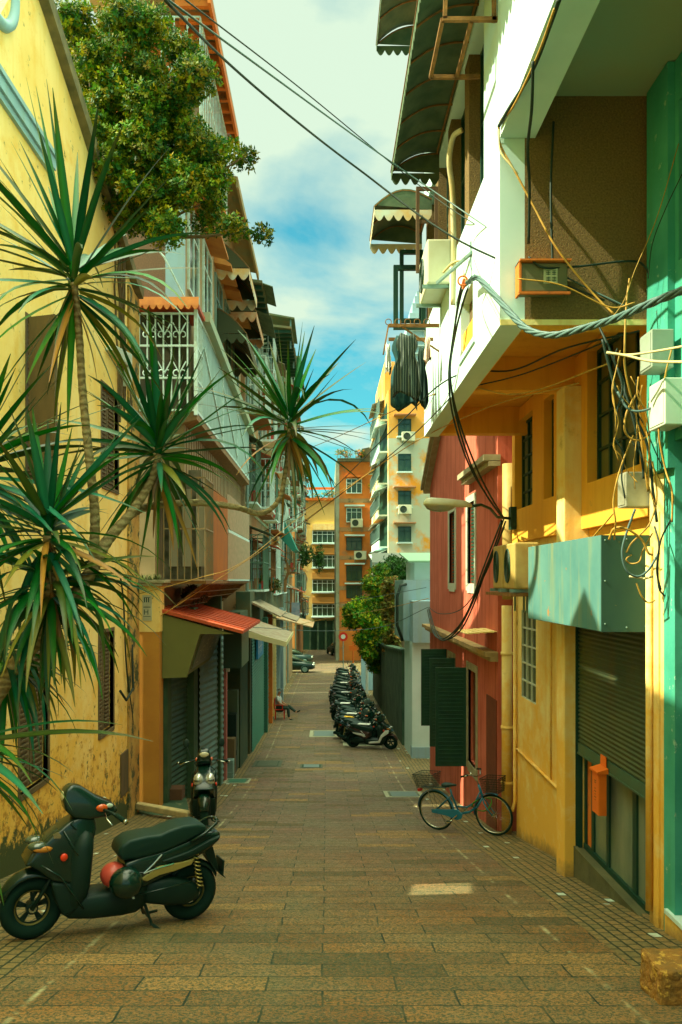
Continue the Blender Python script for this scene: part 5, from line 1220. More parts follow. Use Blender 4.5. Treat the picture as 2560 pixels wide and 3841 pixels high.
        if full:
            m = MB(); m.tube([(.85, .20*s_, 1.0), (.83, .23*s_, 1.12), (.80, .26*s_, 1.20)], .007, 6); mr = m.build('mirror', blackp, t)
            m = MB(); m.ball((.80, .27*s_, 1.25), .014, .05, .065, 14, 8); m.build('mirror_head', blackp, mr, smooth=True)
    return t
def local_y(loc, h): return loc
def put(o, xr, yr, xf, yf, lean=.0):
    """place: rear wheel contact at (xr, yr), front at (xf, yf)"""
    h = math.atan2(yf-yr, xf-xr); z0 = zg(yr); z1 = zg(yf)
    L_ = math.hypot(xf-xr, yf-yr)
    o.rotation_mode = 'XYZ'; o.location = (xr, yr, z0)
    M_ = Matrix.Rotation(h, 4, 'Z') @ Matrix.Rotation(-math.atan2(z1-z0, L_), 4, 'Y') @ Matrix.Rotation(lean, 4, 'X')
    o.rotation_euler = M_.to_euler('XYZ'); bpy.context.view_layer.update()
s1 = scooter('black scooter with gold side stripe parked in front of the yellow wall', black, black, gold, mat('gold_rim', (.22,.19,.05), .4, metal=.5), None)
for c in kids(s1):
    if c.name.startswith('mirror'):
        for k in kids(c): bpy.data.objects.remove(k)
        bpy.data.objects.remove(c)
put(s1, -1.25, 7.02, -2.40, 6.38); s1.scale = (1.02, 1, 1.05); bpy.context.view_layer.update()
def helmet(name, label, mt, loc, r=.125, vis=None):
    t = T(name, label, 'helmet', loc, 'helmets on the parked scooter', local=True)
    m = MB(); m.ball((0,0,0), r*1.08, r, r, 20, 14, -.62); m.build('shell', mt, t, smooth=True)
    m = MB(); m.torus((0,0,-r*.62), r*.80, .010, 'z', 24, 6); m.build('rim_trim', chrome, t, smooth=True)
    m = MB(); m.tube([(r*.7, 0, -r*.6), (r*.5, -.02, -r*1.05), (-r*.4, -.02, -r*1.0), (-r*.7, 0, -r*.6)], .006, 5); m.build('chin_strap', blackp, t)
    m = MB()
    for k in range(3): m.ball((r*.6, -r*.86+.01*k, .03-.04*k), .012, .008, .012, 8, 5)
    m.build('sticker', whitep, t)
    t.rotation_euler = (radians(75), radians(10), radians(15)); return t
M1 = s1.matrix_world
p = M1 @ Vector((.64, .235, .44)); helmet('black_helmet', 'round black helmet hanging at the side of the near scooter', black, p, .128)
p = M1 @ Vector((.70, .06, .455)); helmet('red_helmet', 'red helmet half hidden behind the black helmet', mat('helmet_red', (.62,.08,.05), .4, coat=.3), p, .105)
# second scooter seen from the front
s2_ = scooter('black scooter with big shiny headlamp facing the camera by the shop fronts', black, black, black, blackp, None)
put(s2_, -2.22, 14.2, -2.02, 12.95); s2_.scale = (1.08, 1.12, 1.14)
m = MB()
for s_ in (-1, 1):
    m.prism([(.005*s_, .62), (.10*s_, .80), (.16*s_, .83), (.17*s_, .76), (.10*s_, .66), (.02*s_, .58)] if s_ > 0 else [(-.005, .62), (-.02, .58), (-.10, .66), (-.17, .76), (-.16, .83), (-.10, .80)], 'x', 1.34, 1.37) if 0 else m.ball((1.30, .085*s_, .74), .11, .075, .10, 14, 10)
o = m.build('wide_headlamp', mat('bright_lens', (.55,.62,.55), .10, coat=1, metal=.5), s2_, smooth=True)
# row of scooters on the right
va = scooter('black and white scooter nearest in the parked row on the right', black, mat('maroon_paint', (.05,.02,.012), .3, coat=.5), whitep, blackp, 'scooters parked in a row on the right', full=False)
vb = scooter('scooter', black, mat('dark_blue_paint', (.006,.05,.07), .3, coat=.5), steel, steel, 'scooters parked in a row on the right', seatc=seatm)
vc = scooter('scooter', mat('grey_paint', (.06,.10,.08), .3, coat=.5), black, redp, blackp, 'scooters parked in a row on the right')
put(va, .92, 26.6, 2.15, 26.15, .05)
m = MB(); m.prism([(1.30, .58), (1.10, .44), (1.0, .25), (.62, .21), (.60, .27), (.94, .31), (1.04, .5), (1.2, .68), (1.34, .68)], 'y', -.215, -.19); m.prism([(1.30, .58), (1.10, .44), (1.0, .25), (.62, .21), (.60, .27), (.94, .31), (1.04, .5), (1.2, .68), (1.34, .68)], 'y', .19, .215); m.build('white_leg_panel', whitep, va, bevel=.01)
m = MB(); m.box(.2, .62, -.10, .10, .800, .83); m.build('white_seat_cover', whitep, va, bevel=.02)
# yellow striped seat on the third
rowp = [(27.7,.68),(28.6,.64),(29.6,.60),(30.6,.66),(31.8,.60),(33.2,.55),(34.6,.50),(36.2,.52),(38.0,.46),(39.6,.42),(41.4,.48),(43.2,.7),(45.2,.75),(47.4,.80),(49.5,.85),(52,.9),(54.5,1.0)]
words = ['dark blue scooter, second in the parked row on the right', 'grey scooter with yellow seat strap, third in the parked row', 'black scooter, fourth in the parked row on the right', 'dark blue scooter, fifth in the parked row on the right', 'grey scooter with red side stripe, sixth in the parked row', 'black scooter, seventh in the parked row on the right', 'dark blue scooter, eighth in the parked row', 'grey scooter, ninth in the parked row on the right', 'black scooter, tenth in the parked row', 'dark blue scooter, eleventh in the parked row', 'grey scooter, twelfth in the row beside the mossy wall', 'black scooter, thirteenth in the row near the pale gate wall', 'dark blue scooter, fourteenth in the row beside the pale gate wall', 'grey scooter, fifteenth in the row beyond the white post', 'black scooter, sixteenth in the row beyond the white post', 'dark blue scooter, last but one of the parked row', 'grey scooter at the far end of the parked row']
for i, (y, x) in enumerate(rowp):
    src = (vb, vc, va)[i % 3]; j = R.uniform(-.12, .12)
    o = src if (i == 0 or i == 1) else dup(src, (0,0,0))
    o['label'] = words[i]; x += j
    ang = radians(R.uniform(-34, -2))
    put(o, x, y, x+1.32*cos(ang), y+1.32*sin(ang), R.uniform(.04, .12))
m = MB(); m.box(.15, .55, -.06, .06, .80, .835); o = m.build('yellow_strap', mat('yellow_strap', (.75,.45,.01), .6), vc, bevel=.01)
for o in bpy.data.objects:
    pass
# ================================================================ bicycle
bk = T('blue_bicycle', 'blue step through bicycle with two wire baskets leaning by the yellow wall', 'bicycle', (0,0,0), None, local=True)
def bwheel(x, fork=False):
    m = MB(); m.torus((x, 0, .33), .312, .018, 'y', 44, 8); t_ = m.build('tyre', rubber, None, smooth=True)
    m = MB(); m.torus((x, 0, .33), .29, .010, 'y', 40, 6); r_ = m.build('rim', chrome, None, smooth=True)
    m = MB()
    for k in range(28):
        a = 2*pi*k/28; b_ = a + (.5 if k % 2 else -.5)
        m.tube([(x+.015*cos(b_), (.03 if k % 4 < 2 else -.03), .33+.015*sin(b_)), (x+.286*cos(a), 0, .33+.286*sin(a))], .0015, 3, False)
    s_ = m.build('spokes', chrome, None)
    m = MB(); m.lathe([(0, -.045), (.018, -.045), (.018, .045), (0, .045)], (x, 0, .33), 'y', 10); w_ = m.build('wheel', chrome, bk)
    for q in (t_, r_, s_): q.parent = w_
bwheel(0); bwheel(1.06)
m = MB()
hd = Vector((.86, 0, .72)); hb = Vector((.90, 0, .60)); bb = Vector((.44, 0, .30)); st_ = Vector((.33, 0, .62))
m.tube([(.845,0,.80), hb], .022, 10); m.tube([hb, (.78,0,.44), (.62,0,.34), bb], .020, 10); m.tube([(.87,0,.70), (.76,0,.52), (.6,0,.42), (.40,0,.42)], .014, 8)
m.tube([bb, st_, (.32,0,.70)], .017, 10)
for s_ in (-1, 1): m.tube([(0, .055*s_, .33), bb + Vector((0,.03*s_,0))], .010, 7); m.tube([(0, .055*s_, .33), (.33, .02*s_, .60)], .009, 7)
m.build('frame', bluem, bk, smooth=True)
m = MB()
for s_ in (-1, 1): m.tube([hb, (.93, .05*s_, .52), (.98, .055*s_, .43), (1.06, .055*s_, .33)], .012, 8)
m.build('fork', bluem, bk, smooth=True)
def mud(x, a0, a1):
    m = MB(); rings = []
    for i in range(17):
        a = radians(a0+(a1-a0)*i/16); rings.append([Vector((x+cos(a)*(.352-.012*b_*b_), .026*b_, .33+sin(a)*(.352-.012*b_*b_))) for b_ in (-1, -.4, .4, 1)])
    m.add([p for r_ in rings for p in r_], [(i*4+j, i*4+j+1, (i+1)*4+j+1, (i+1)*4+j) for i in range(16) for j in range(3)])
    m.build('mudguard', bluem, bk, smooth=True, solid=.003)
mud(0, -10, 175); mud(1.06, 70, 185)
m = MB(); m.prism([(-.06,.36),(.44,.385),(.53,.32),(.50,.24),(.42,.21),(.22,.27),(-.05,.30)], 'y', -.065, -.045); m.build('chain_case', bluem, bk, bevel=.008)
m = MB(); m.tube([(.44, -.08, .30), (.31, -.10, .20)], .010, 6); m.box(.26, .34, -.17, -.10, .185, .205); m.tube([(.44, .08, .30), (.57, .10, .40)], .010, 6); m.box(.54, .62, .10, .17, .39, .41); m.build('crank_and_pedals', chrome, bk)
body('saddle', bk, seatm, [(.44, .755, .785, .012), (.36, .745, .795, .03), (.28, .735, .80, .075), (.21, .735, .80, .09), (.18, .75, .79, .05)], n=14)
m = MB(); m.tube([(.32,0,.69), (.31,0,.745)], .012, 8); m.build('seat_post', chrome, bk)
m = MB(); m.tube([(.845,0,.80), (.825,0,.93)], .012, 8); m.tube([(.76,-.27,.99),(.80,-.20,1.0),(.86,-.08,.95),(.83,0,.925),(.86,.08,.95),(.80,.20,1.0),(.76,.27,.99)], .011, 8); hbo = m.build('handlebar', chrome, bk, smooth=True)
for s_ in (-1, 1):
    m = MB(); m.tube([(.70,.29*s_,.985), (.80,.22*s_,1.0)], .016, 8); m.build('grip', rubber, hbo, smooth=True)
m = MB(); m.ball((.80, -.12, 1.0), .022, n=10, m=6); m.build('bell', chrome, hbo, smooth=True)
def basket(nm, x0, x1, z0, z1, w_):
    m = MB()
    def P_(fx, fy, fz): t_ = .78 + .22*fz; cx = (x0+x1)/2; return Vector((cx+(x1-x0)/2*fx*t_, w_*fy*t_, z0+(z1-z0)*fz))
    for k in range(13):
        f = -1+2*k/12
        for s_ in (-1, 1): m.bar(P_(f, s_, 0), P_(f, s_, 1), .0035); m.bar(P_(s_, f, 0), P_(s_, f, 1), .0035)
        m.bar(P_(f, -1, 0), P_(f, 1, 0), .0035)
    for k in range(7):
        z = k/6; r_ = .008 if k == 6 else .0035
        for (a, b_) in (((-1,-1),(1,-1)), ((1,-1),(1,1)), ((1,1),(-1,1)), ((-1,1),(-1,-1))): m.bar(P_(*a, z), P_(*b_, z), r_)
    m.build(nm, blackp, bk)
basket('front_basket', .95, 1.27, .70, .93, .15); basket('rear_basket', -.30, .08, .72, .95, .16)
m = MB(); m.box(-.22, .22, -.06, .06, .705, .715)
for s_ in (-1, 1): m.tube([(0, .06*s_, .33), (-.08, .065*s_, .705)], .005, 6); m.tube([(-.24, .06*s_, .712), (.26, .06*s_, .712)], .006, 6)
m.build('rear_rack', chrome, bk)
m = MB(); m.box(-.29, -.25, -.05, .05, .64, .69); m.build('rear_reflector', redp, bk)
m = MB(); m.tube([(0, .07, .33), (.12, .12, .02)], .008, 6); m.build('kickstand', chrome, bk)
m = MB(); pts = []
for i in range(25):
    a = 2*pi*i/24; pts.append((.86+.17*cos(a), .02+.05*sin(a*2), .47+.10*sin(a)+.04*cos(a)))
m.tube(pts, .011, 7); m.build('cable_lock', mat('green_lock', (.04,.25,.01), .4), bk, smooth=True)
put(bk, 1.88, 13.15, 2.72, 12.50, .03)
# ================================================================ cars
def car(label, c, loc, rz, scale=1.0):
    t = T('parked_car', label, 'car', loc, None, rz, local=True)
    body('body', t, c, [(-2.1, .35, .75, .6), (-2.0, .28, .92, .78), (-1.2, .22, .98, .85), (0, .2, .97, .87), (1.1, .22, .92, .86), (1.9, .26, .78, .78), (2.12, .34, .60, .55)], n=22, pw=4)
    body('cabin', t, glassd, [(-1.65, .90, .98, .60), (-1.1, .90, 1.36, .64), (-.3, .90, 1.44, .66), (.35, .90, 1.38, .64), (1.15, .88, .95, .66)], n=18, pw=3)
    body('roof_panel', t, c, [(-1.15, 1.34, 1.38, .50), (-.3, 1.42, 1.47, .55), (.3, 1.36, 1.41, .50)], n=14, pw=3)
    for x in (-1.3, 1.35):
        for s_ in (-1, 1):
            m = MB(); m.lathe([(0, -.1), (.28, -.1), (.32, -.07), (.32, .07), (.28, .1), (0, .1)], (x, .80*s_, .32), 'y', 20); wo = m.build('wheel', rubber, t, smooth=False)
            m = MB(); m.lathe([(0, 0), (.19, 0), (.2, .02*s_), (0, .03*s_)], (x, .895*s_, .32), 'y', 14); m.build('rim', steel, wo)
    for s_ in (-1, 1):
        m = MB(); m.ball((2.0, .58*s_, .66), .12, .16, .07, 10, 6); m.build('headlight', mat('car_lens', (.5,.6,.5), .1, coat=1), t, smooth=True)
    return t
car('dark car with its nose reaching into the street by the left shops', black, (-3.0, 61.5, zg(61.5)), 0)
car('dark car parked in the shade left of the end block', mat('dark_car_paint', (.01,.04,.035), .3, coat=.6), (-3.3, 72, zg(72)), 0)
car('dark car parked at the right in front of the end block', blackp, (1.2, 88, zg(88)), radians(100))
# ================================================================ seated man on red chair
ch = T('red_chair', 'red plastic chair standing against the shop front on the left', 'chair', (-2.0, 34.0, zg(34)))
cz_ = zg(34)
m = MB(); m.box(-2.22, -1.80, 33.8, 34.2, cz_+.42, cz_+.46); m.build('seat', redp, ch, bevel=.01)
m = MB(); m.box(-2.26, -2.22, 33.8, 34.2, cz_+.46, cz_+.92); m.build('backrest', redp, ch, bevel=.01)
for (x, y) in ((-2.22, 33.82), (-1.84, 33.82), (-2.22, 34.16), (-1.84, 34.16)):
    m = MB(); m.box(x, x+.035, y, y+.035, cz_, cz_+.42); m.build('leg', redp, ch)
m = MB(); m.box(-2.2, -1.85, 33.78, 33.81, cz_+.62, cz_+.65); m.box(-1.9, -1.87, 33.78, 33.81, cz_+.46, cz_+.62); m.build('armrest', redp, ch)
def person_skin():
    t = T('person', 'seated person in pale shirt and dark trousers with crossed legs on the red chair', 'person', (-2.0, 34.0, zg(34)), None, local=True)
    def skinned(name, mt, verts, edges, rad, root=0):
        me = bpy.data.meshes.new(name); me.from_pydata(verts, edges, []); me.materials.append(mt)
        o = bpy.data.objects.new(name, me); COL.objects.link(o); o.parent = t
        sk = o.modifiers.new('skin', 'SKIN'); sv = me.skin_vertices[0].data
        for i, r_ in enumerate(rad): sv[i].radius = (r_, r_)
        sv[root].use_root = True
        s_ = o.modifiers.new('sub', 'SUBSURF'); s_.levels = 2; s_.render_levels = 2
        return o
    V = [(-.05,0,.52), (-.08,0,.72), (-.10,0,.95), (-.08,0,1.06), (-.04,0,1.14), (-.01,0,1.24),       # pelvis..head
         (-.09,-.17,.98), (.02,-.22,.74), (.20,-.12,.66), (.28,-.08,.64), (-.09,.17,.98), (.02,.22,.74), (.20,.12,.66), (.28,.08,.64),
         (-.02,-.09,.50), (.38,-.10,.54), (.42,-.09,.12), (.50,-.10,.04), (-.02,.09,.50), (.38,.02,.60), (.72,-.05,.36), (.82,-.05,.40)]
    Ed = [(0,1),(1,2),(2,3),(3,4),(4,5),(2,6),(6,7),(7,8),(8,9),(2,10),(10,11),(11,12),(12,13),(0,14),(14,15),(15,16),(16,17),(0,18),(18,19),(19,20),(20,21)]
    Rd = [.13,.13,.14,.06,.055,.095,.055,.045,.032,.026,.055,.045,.032,.026,.085,.065,.04,.03,.085,.065,.04,.03]
    b_ = skinned('body', skin, V, Ed, Rd)
    V2 = V[0:4] + [V[6], (.0,-.215,.80), V[10], (.0,.215,.80)]
    skinned('shirt', mat('pale_shirt', (.42,.50,.46), .9), V2, [(0,1),(1,2),(2,3),(2,4),(4,5),(2,6),(6,7)], [.145,.15,.155,.075,.072,.062,.072,.062])
    V3 = [(-.05,0,.53)] + V[14:17] + V[18:21]
    skinned('trousers', mat('dark_trousers', (.02,.05,.035), .9), V3, [(0,1),(1,2),(2,3),(0,4),(4,5),(5,6)], [.145,.10,.08,.052,.10,.08,.052])
    m = MB(); m.ball((-.03, 0, 1.285), .095, .088, .075, 14, 8, -.1); m.build('hair', mat('grey_hair', (.10,.12,.10), .9), t, smooth=True)
    m = MB(); m.prism([(.44,.0),(.60,.0),(.58,.05),(.46,.07)], 'y', -.14, -.06); m.prism([(.78,.34),(.92,.42),(.89,.46),(.76,.40)], 'y', -.09, -.01); m.build('shoe', blackp, t, bevel=.01)
    # face: nose, eyes, mouth, ears
    m = MB(); m.ball((.085, 0, 1.235), .018, .014, .022, 8, 6); m.ball((.075, 0, 1.195), .012, .03, .007, 8, 5); m.build('face_features', skin, t, smooth=True)
    m = MB(); 
    for s_ in (-1, 1): m.ball((.075, .033*s_, 1.255), .010, .013, .007, 8, 5)
    m.build('eyes', blackp, t, smooth=True)
    for s_ in (-1, 1):
        m = MB(); c = Vector((.28, .08*s_, .64)); m.ball(c, .045, .035, .018, 10, 6)
        for k, ln in enumerate((.05, .06, .055, .04)): m.tube([c+Vector((.03, -.024+.016*k, 0)), c+Vector((.03+ln*.6, -.026+.017*k, -.006)), c+Vector((.03+ln, -.026+.017*k, -.025))], [.009, .008, .006], 6)
        m.tube([c+Vector((0, -.03*s_, 0)), c+Vector((.03, -.05*s_, -.01))], .009, 6)
        m.build('hand', skin, t, smooth=True)
    return t
pe = person_skin(); pe.location = (-2.0, 34.0, zg(34)-.02); pe.rotation_euler = (0, 0, radians(-12))
# no-entry sign, orange pole
sg = T('no_entry_sign', 'round red and white traffic sign on a thin pole near the crossing', 'traffic sign', (PX(789, 58), 58, zg(58)))
xs_ = PX(789, 58); zs_ = PZ(1463, 58)
m = MB(); m.tube([(xs_, 58, zg(58)), (xs_, 58, zs_)], .035, 8); m.build('pole', steel, sg)
m = MB(); m.lathe([(0, -.02), (.34, -.02), (.34, .02), (0, .02)], (xs_, 57.93, zs_), 'y', 24); so_ = m.build('disc', redp, sg)
m = MB(); m.lathe([(0, -.005), (.17, -.005), (.17, .0), (0, .0)], (xs_, 57.905, zs_), 'y', 20); m.build('white_centre', whitep, so_)
pp = T('orange_pole', 'thin orange pole beside the scooters near the crossing', 'pole', (PX(812, 56), 56, zg(56)))
m = MB(); m.tube([(PX(812,56), 56, zg(56)), (PX(812,56), 56, PZ(1462,56))], .05, 8); m.build('shaft', orangep, pp); m = MB(); m.box(PX(812,56)-.3, PX(812,56)+.25, 55.95, 56.05, PZ(1495,56), PZ(1483,56)); m.build('sign_plate', orangep, pp)
# manhole covers
def cover(label, px0, px1, py0, py1, mt, frame_m):
    Ys = []
    for py in (py0, py1):
        Y = 6.0
        while Y < 80 and 1335 - F*zg(Y)/Y > py: Y += .02
        Ys.append(Y)
    ya, yb = Ys[1], Ys[0]; ym = (ya+yb)/2; xa, xb = PX(px0, ym), PX(px1, ym)
    t = T('manhole_cover', label, 'manhole cover', ((xa+xb)/2, ym, zg(ym)), 'manhole covers in the paving')
    def sheet(x0_, x1_, y0_, y1_, dz, mt_, nm, par):
        m = MB(); m.add([(x0_, y0_, zg(y0_)+dz), (x1_, y0_, zg(y0_)+dz), (x1_, y1_, zg(y1_)+dz), (x0_, y1_, zg(y1_)+dz)], [(0,1,2,3)]); return m.build(nm, mt_, par, solid=.004)
    fx = (xb-xa)*.16; fy = (yb-ya)*.10
    sheet(xa, xb, ya, yb, .006, frame_m, 'frame', t); sheet(xa+fx, xb-fx, ya+fy, yb-fy, .012, mt, 'lid', t)
    m = MB()
    for k in range(4):
        y = ya + (yb-ya)*(.2+.2*k); m.box(xa+fx-.05, xa+fx, y-.03, y+.03, zg(y)+.0, zg(y)+.014); m.box(xb-fx, xb-fx+.05, y-.03, y+.03, zg(y), zg(y)+.014)
    m.build('lifting_slots', dkgreen, t)
cm1 = mat('blue_lid', (.10,.17,.16), .6, col2=(.13,.20,.18), ns=20); cm2 = mat('dark_lid', (.05,.08,.05), .7, col2=(.08,.10,.05), ns=20); cf1 = mat('pale_lid_frame', (.34,.38,.26), .8, col2=(.28,.30,.18), ns=8)
cover('blue grey manhole cover with pale frame in the middle of the street', 712, 777, 1679, 1694, cm1, cf1)
cover('dark manhole cover under the nearest scooter of the row', 788, 860, 1699, 1714, cm2, cf1)
cover('dark rectangular grate left of the street centre beyond the scooters', 583, 648, 1748, 1763, cm2, cm2)
cover('small grey rectangular lid near the street centre', 690, 742, 1757, 1765, cm1, cm2)
cover('green lid by the pink pole', 517, 575, 1790, 1801, mat('green_lid', (.03,.14,.08), .6), cf1)
cover('grey lid with pale edge beside the blue bicycle', 884, 972, 1819, 1833, cm1, cf1)
# stone block bottom right
stn = MB(); stn.box(2.06, 2.45, 4.82, 5.16, zg(4.98)-.06, zg(4.98)+.24)
o = stn.build('stone_block', mat('ochre_stone', (.40,.19,.03), .95, col2=(.20,.12,.03), ns=9, stain=(.60,.36,.06), ss=14, st=.55, sw=.06, bump=1.0, bs=60), loc=(2.2, 4.98, zg(4.98)), bevel=.025, seg=2)
tag(o, 'rough ochre stone block standing at the lower right corner', 'stone block')
tx = bpy.data.textures.new('rough', 'CLOUDS'); tx.noise_scale = .07; tx.noise_type = 'HARD_NOISE'
s_ = o.modifiers.new('s', 'SUBSURF'); s_.subdivision_type = 'SIMPLE'; s_.levels = 5; s_.render_levels = 5
d = o.modifiers.new('d', 'DISPLACE'); d.texture = tx; d.strength = .022; d.mid_level = .5
# ================================================================ cables
def cable(label, pts, r, mt, cat='cable', group='overhead cables', name='cable', n=5, smoothp=True, sag=0):
    P_ = [Vector(p) for p in pts]; out = []
    if len(P_) == 2:
        k = 24
        for i in range(k+1):
            t = i/k; q = P_[0].lerp(P_[1], t); q.z -= sag*4*t*(1-t); out.append(q)
    else:   # Catmull-Rom
        Q = [P_[0]*2-P_[1]] + P_ + [P_[-1]*2-P_[-2]]
        for i in range(1, len(Q)-2):
            for s_ in range(8):
                t = s_/8; a, b_, c, d = Q[i-1], Q[i], Q[i+1], Q[i+2]
                out.append(.5*((2*b_)+(c-a)*t+(2*a-5*b_+4*c-d)*t*t+(3*b_-a-3*c+d)*t**3))
        out.append(P_[-1])
    m = MB(); m.tube(out, r*.8, n); o = m.build(name, mt, smooth=True, loc=P_[0]); return tag(o, label, cat, group)
# three long wires from upper left to the right building
cable('uppermost of the long wires crossing the sky to the white house', [P(360,-20,4.2), P(890,365,8.0), P(1240,600,7.0), P(1460,715,6.6)], .009, cableg)
cable('middle one of the three long wires crossing the sky', [P(395,-25,4.6), P(700,210,7), P(950,415,9.5), P(1100,520,8.0), P(1420,700,6.7)], .007, cableb)
cable('lowest and thickest of the long wires crossing the sky', [P(380,0,4.2), P(520,140,5.5), P(663,263,6.5), P(820,385,7.5), P(1060,555,7.2), P(1390,690,6.7)], .012, cableb)
# twisted blue grey bundle
core = [P(1075,650,7.9), P(1100,640,7.4), P(1165,710,6.6), P(1210,755,6.2), P(1270,770,5.9), P(1350,752,5.6), P(1420,730,5.3), P(1500,695,5.0), P(1600,655,4.7)]
tb_ = T('twisted_cable_bundle', 'thick twisted blue grey cable bundle sagging in front of the ochre house', 'cable bundle', core[0])
def cr_(P_, k=10):
    Q = [P_[0]*2-P_[1]] + P_ + [P_[-1]*2-P_[-2]]; out = []
    for i in range(1, len(Q)-2):
        for s_ in range(k):
            t = s_/k; a, b_, c, d = Q[i-1], Q[i], Q[i+1], Q[i+2]
            out.append(.5*((2*b_)+(c-a)*t+(2*a-5*b_+4*c-d)*t*t+(3*b_-a-3*c+d)*t**3))
    out.append(P_[-1]); return out
cc = cr_(core)
for s_ in range(4):
    pts = []
    for i, p in enumerate(cc):
        d = (cc[min(i+1, len(cc)-1)]-cc[max(i-1, 0)]).normalized(); u = d.cross(Vector((0,0,1))).normalized(); w_ = u.cross(d); a = i*.42 + s_*pi/2
        pts.append(p + (u*cos(a)+w_*sin(a))*.015)
    m = MB(); m.tube(pts, .013, 6); m.build('strand', cableg, tb_, smooth=True)
# thick black cables down from the wall hook to the lamp and on
def Q_(x, y, Y): return P(x, y, Y)
bc = T('black_cable_bundle', 'thick black cable bundle hanging from the white wall past the street lamp', 'cable bundle', Q_(1060,680,8.2))
main = [Q_(1075,650,8.3), Q_(1060,680,8.5), Q_(1043,770,8.8), Q_(1035,860,9.2), Q_(1050,960,9.8), Q_(1085,1070,10.6), Q_(1120,1140,11.2), Q_(1158,1195,11.8)]
for k, (dx, mt_) in enumerate(((0, cableb), (.03, cableb), (-.025, cableb))):
    pts = [p + Vector((dx*(1+.9*sin(i*1.3+k)), dx*.5, .02*sin(i+k))) for i, p in enumerate(main)]
    m = MB(); m.tube(cr_(pts), .012, 6); m.build('strand', mt_, bc, smooth=True)
lower = [Q_(1158,1195,11.8), Q_(1140,1245,11.9), Q_(1110,1320,12.1), Q_(1085,1390,12.6), Q_(1055,1445,13.2), Q_(1020,1470,14.5), Q_(998,1450,17), Q_(985,1400,20.5)]
for k in range(3):
    pts = [p + Vector((.03*(k-1), 0, .02*sin(i*1.7+k*2))) for i, p in enumerate(lower)]
    m = MB(); m.tube(cr_(pts), .013, 6); m.build('strand', cableb, bc, smooth=True)
m = MB(); m.torus(Q_(1066,652,8.25), .045, .012, 'x', 16, 6); m.torus(Q_(1064,645,8.2), .05, .01, 'y', 16, 6); m.build('orange_tie', mat('orange_tie', (.65,.16,.03), .7), bc, smooth=True)
# other strung cables
cable('thin yellow wire from the laundry up across the soffit', [Q_(1400,835,6.8), Q_(1190,905,8), Q_(1000,905,11), Q_(760,1010,20), Q_(560,1090,24)], .010, cabley)
cable('black wire running under the overhang towards the left terrace', [Q_(1470,760,6.9), Q_(1300,800,7.4), Q_(1180,850,8.5), Q_(1033,870,9.4), Q_(900,990,13), Q_(720,1160,22), Q_(560,1245,26)], .012, cableb)
cable('second black wire under the overhang', [Q_(1430,770,6.9), Q_(1200,860,8.3), Q_(1040,900,9.6), Q_(1020,930,10), Q_(880,1060,14), Q_(700,1200,24)], .010, cableb)
cable('pale wire slanting over the orange soffit to the terrace', [Q_(1330,880,7.2), Q_(1100,945,9.6), Q_(900,1050,14), Q_(640,1240,18), Q_(370,1415,15.4)], .010, cabley)
cable('low wire crossing the street at the end of the row of scooters', [Q_(985,1395,22), Q_(880,1440,24), Q_(740,1450,24), Q_(560,1440,22)], .012, cableg)
cable('another low wire crossing the street above the scooters', [Q_(985,1375,22), Q_(880,1400,26), Q_(760,1420,30), Q_(640,1445,30)], .012, cabley)
cable('third low wire crossing the street above the scooters', [Q_(980,1350,22), Q_(860,1372,26), Q_(700,1400,30), Q_(600,1425,28)], .010, cableg)
cable('wire sagging along the red house to the ledge', [Q_(985,1395,21), Q_(1010,1410,18), Q_(1060,1400,14), Q_(1110,1330,12.3), Q_(1160,1210,11.9)], .012, cableb)
cable('black wire hanging down the pebble dashed wall', [Vector((1.98,6.82,4.0)), Vector((1.95,6.80,3.4)), Vector((1.97,6.82,2.8)), Vector((1.96,6.80,2.76))], .014, cableb)
cable('black wire draped over the meter box', [P(1215,590,6.75), P(1250,615,6.72), P(1330,612,6.78), P(1440,600,6.8), P(1480,610,6.82), P(1500,660,6.8), P(1505,760,6.78)], .012, cableb)
cable('black cable along the lower edge of the balcony beam', [P(1285,0,5.0), P(1262,65,5.4), P(1225,160,5.9), P(1170,250,6.5), P(1147,290,6.85)], .02, cableb)
cable('yellow wires bundled with the black cable along the beam', [P(1275,20,5.1), P(1235,130,5.7), P(1180,245,6.4), P(1150,280,6.8), P(1150,330,6.85), P(1185,395,6.8), P(1225,470,6.78), P(1280,570,6.7), P(1360,670,6.7), P(1420,730,6.6)], .012, cabley)
cable('black cable drooping from the beam in front of the pebble wall', [P(1225,140,5.7), P(1222,250,5.9), P(1213,340,6.3), P(1217,430,6.6), P(1215,560,6.8)], .016, cableb)
cable('pale loop of wire at the corner of the white house', [P(1147,290,6.85), P(1150,345,6.83), P(1175,380,6.8), P(1190,400,6.8)], .012, cablew)
cable('cream wire running past the electric boxes', [P(1395,810,6.3), P(1440,817,6.2), P(1500,830,6.0), P(1600,832,5.6)], .014, cablew)
cable('second cream wire above it at the right edge', [P(1400,812,6.35), P(1450,815,6.2), P(1520,805,6.0), P(1600,790,5.6)], .012, cablew)
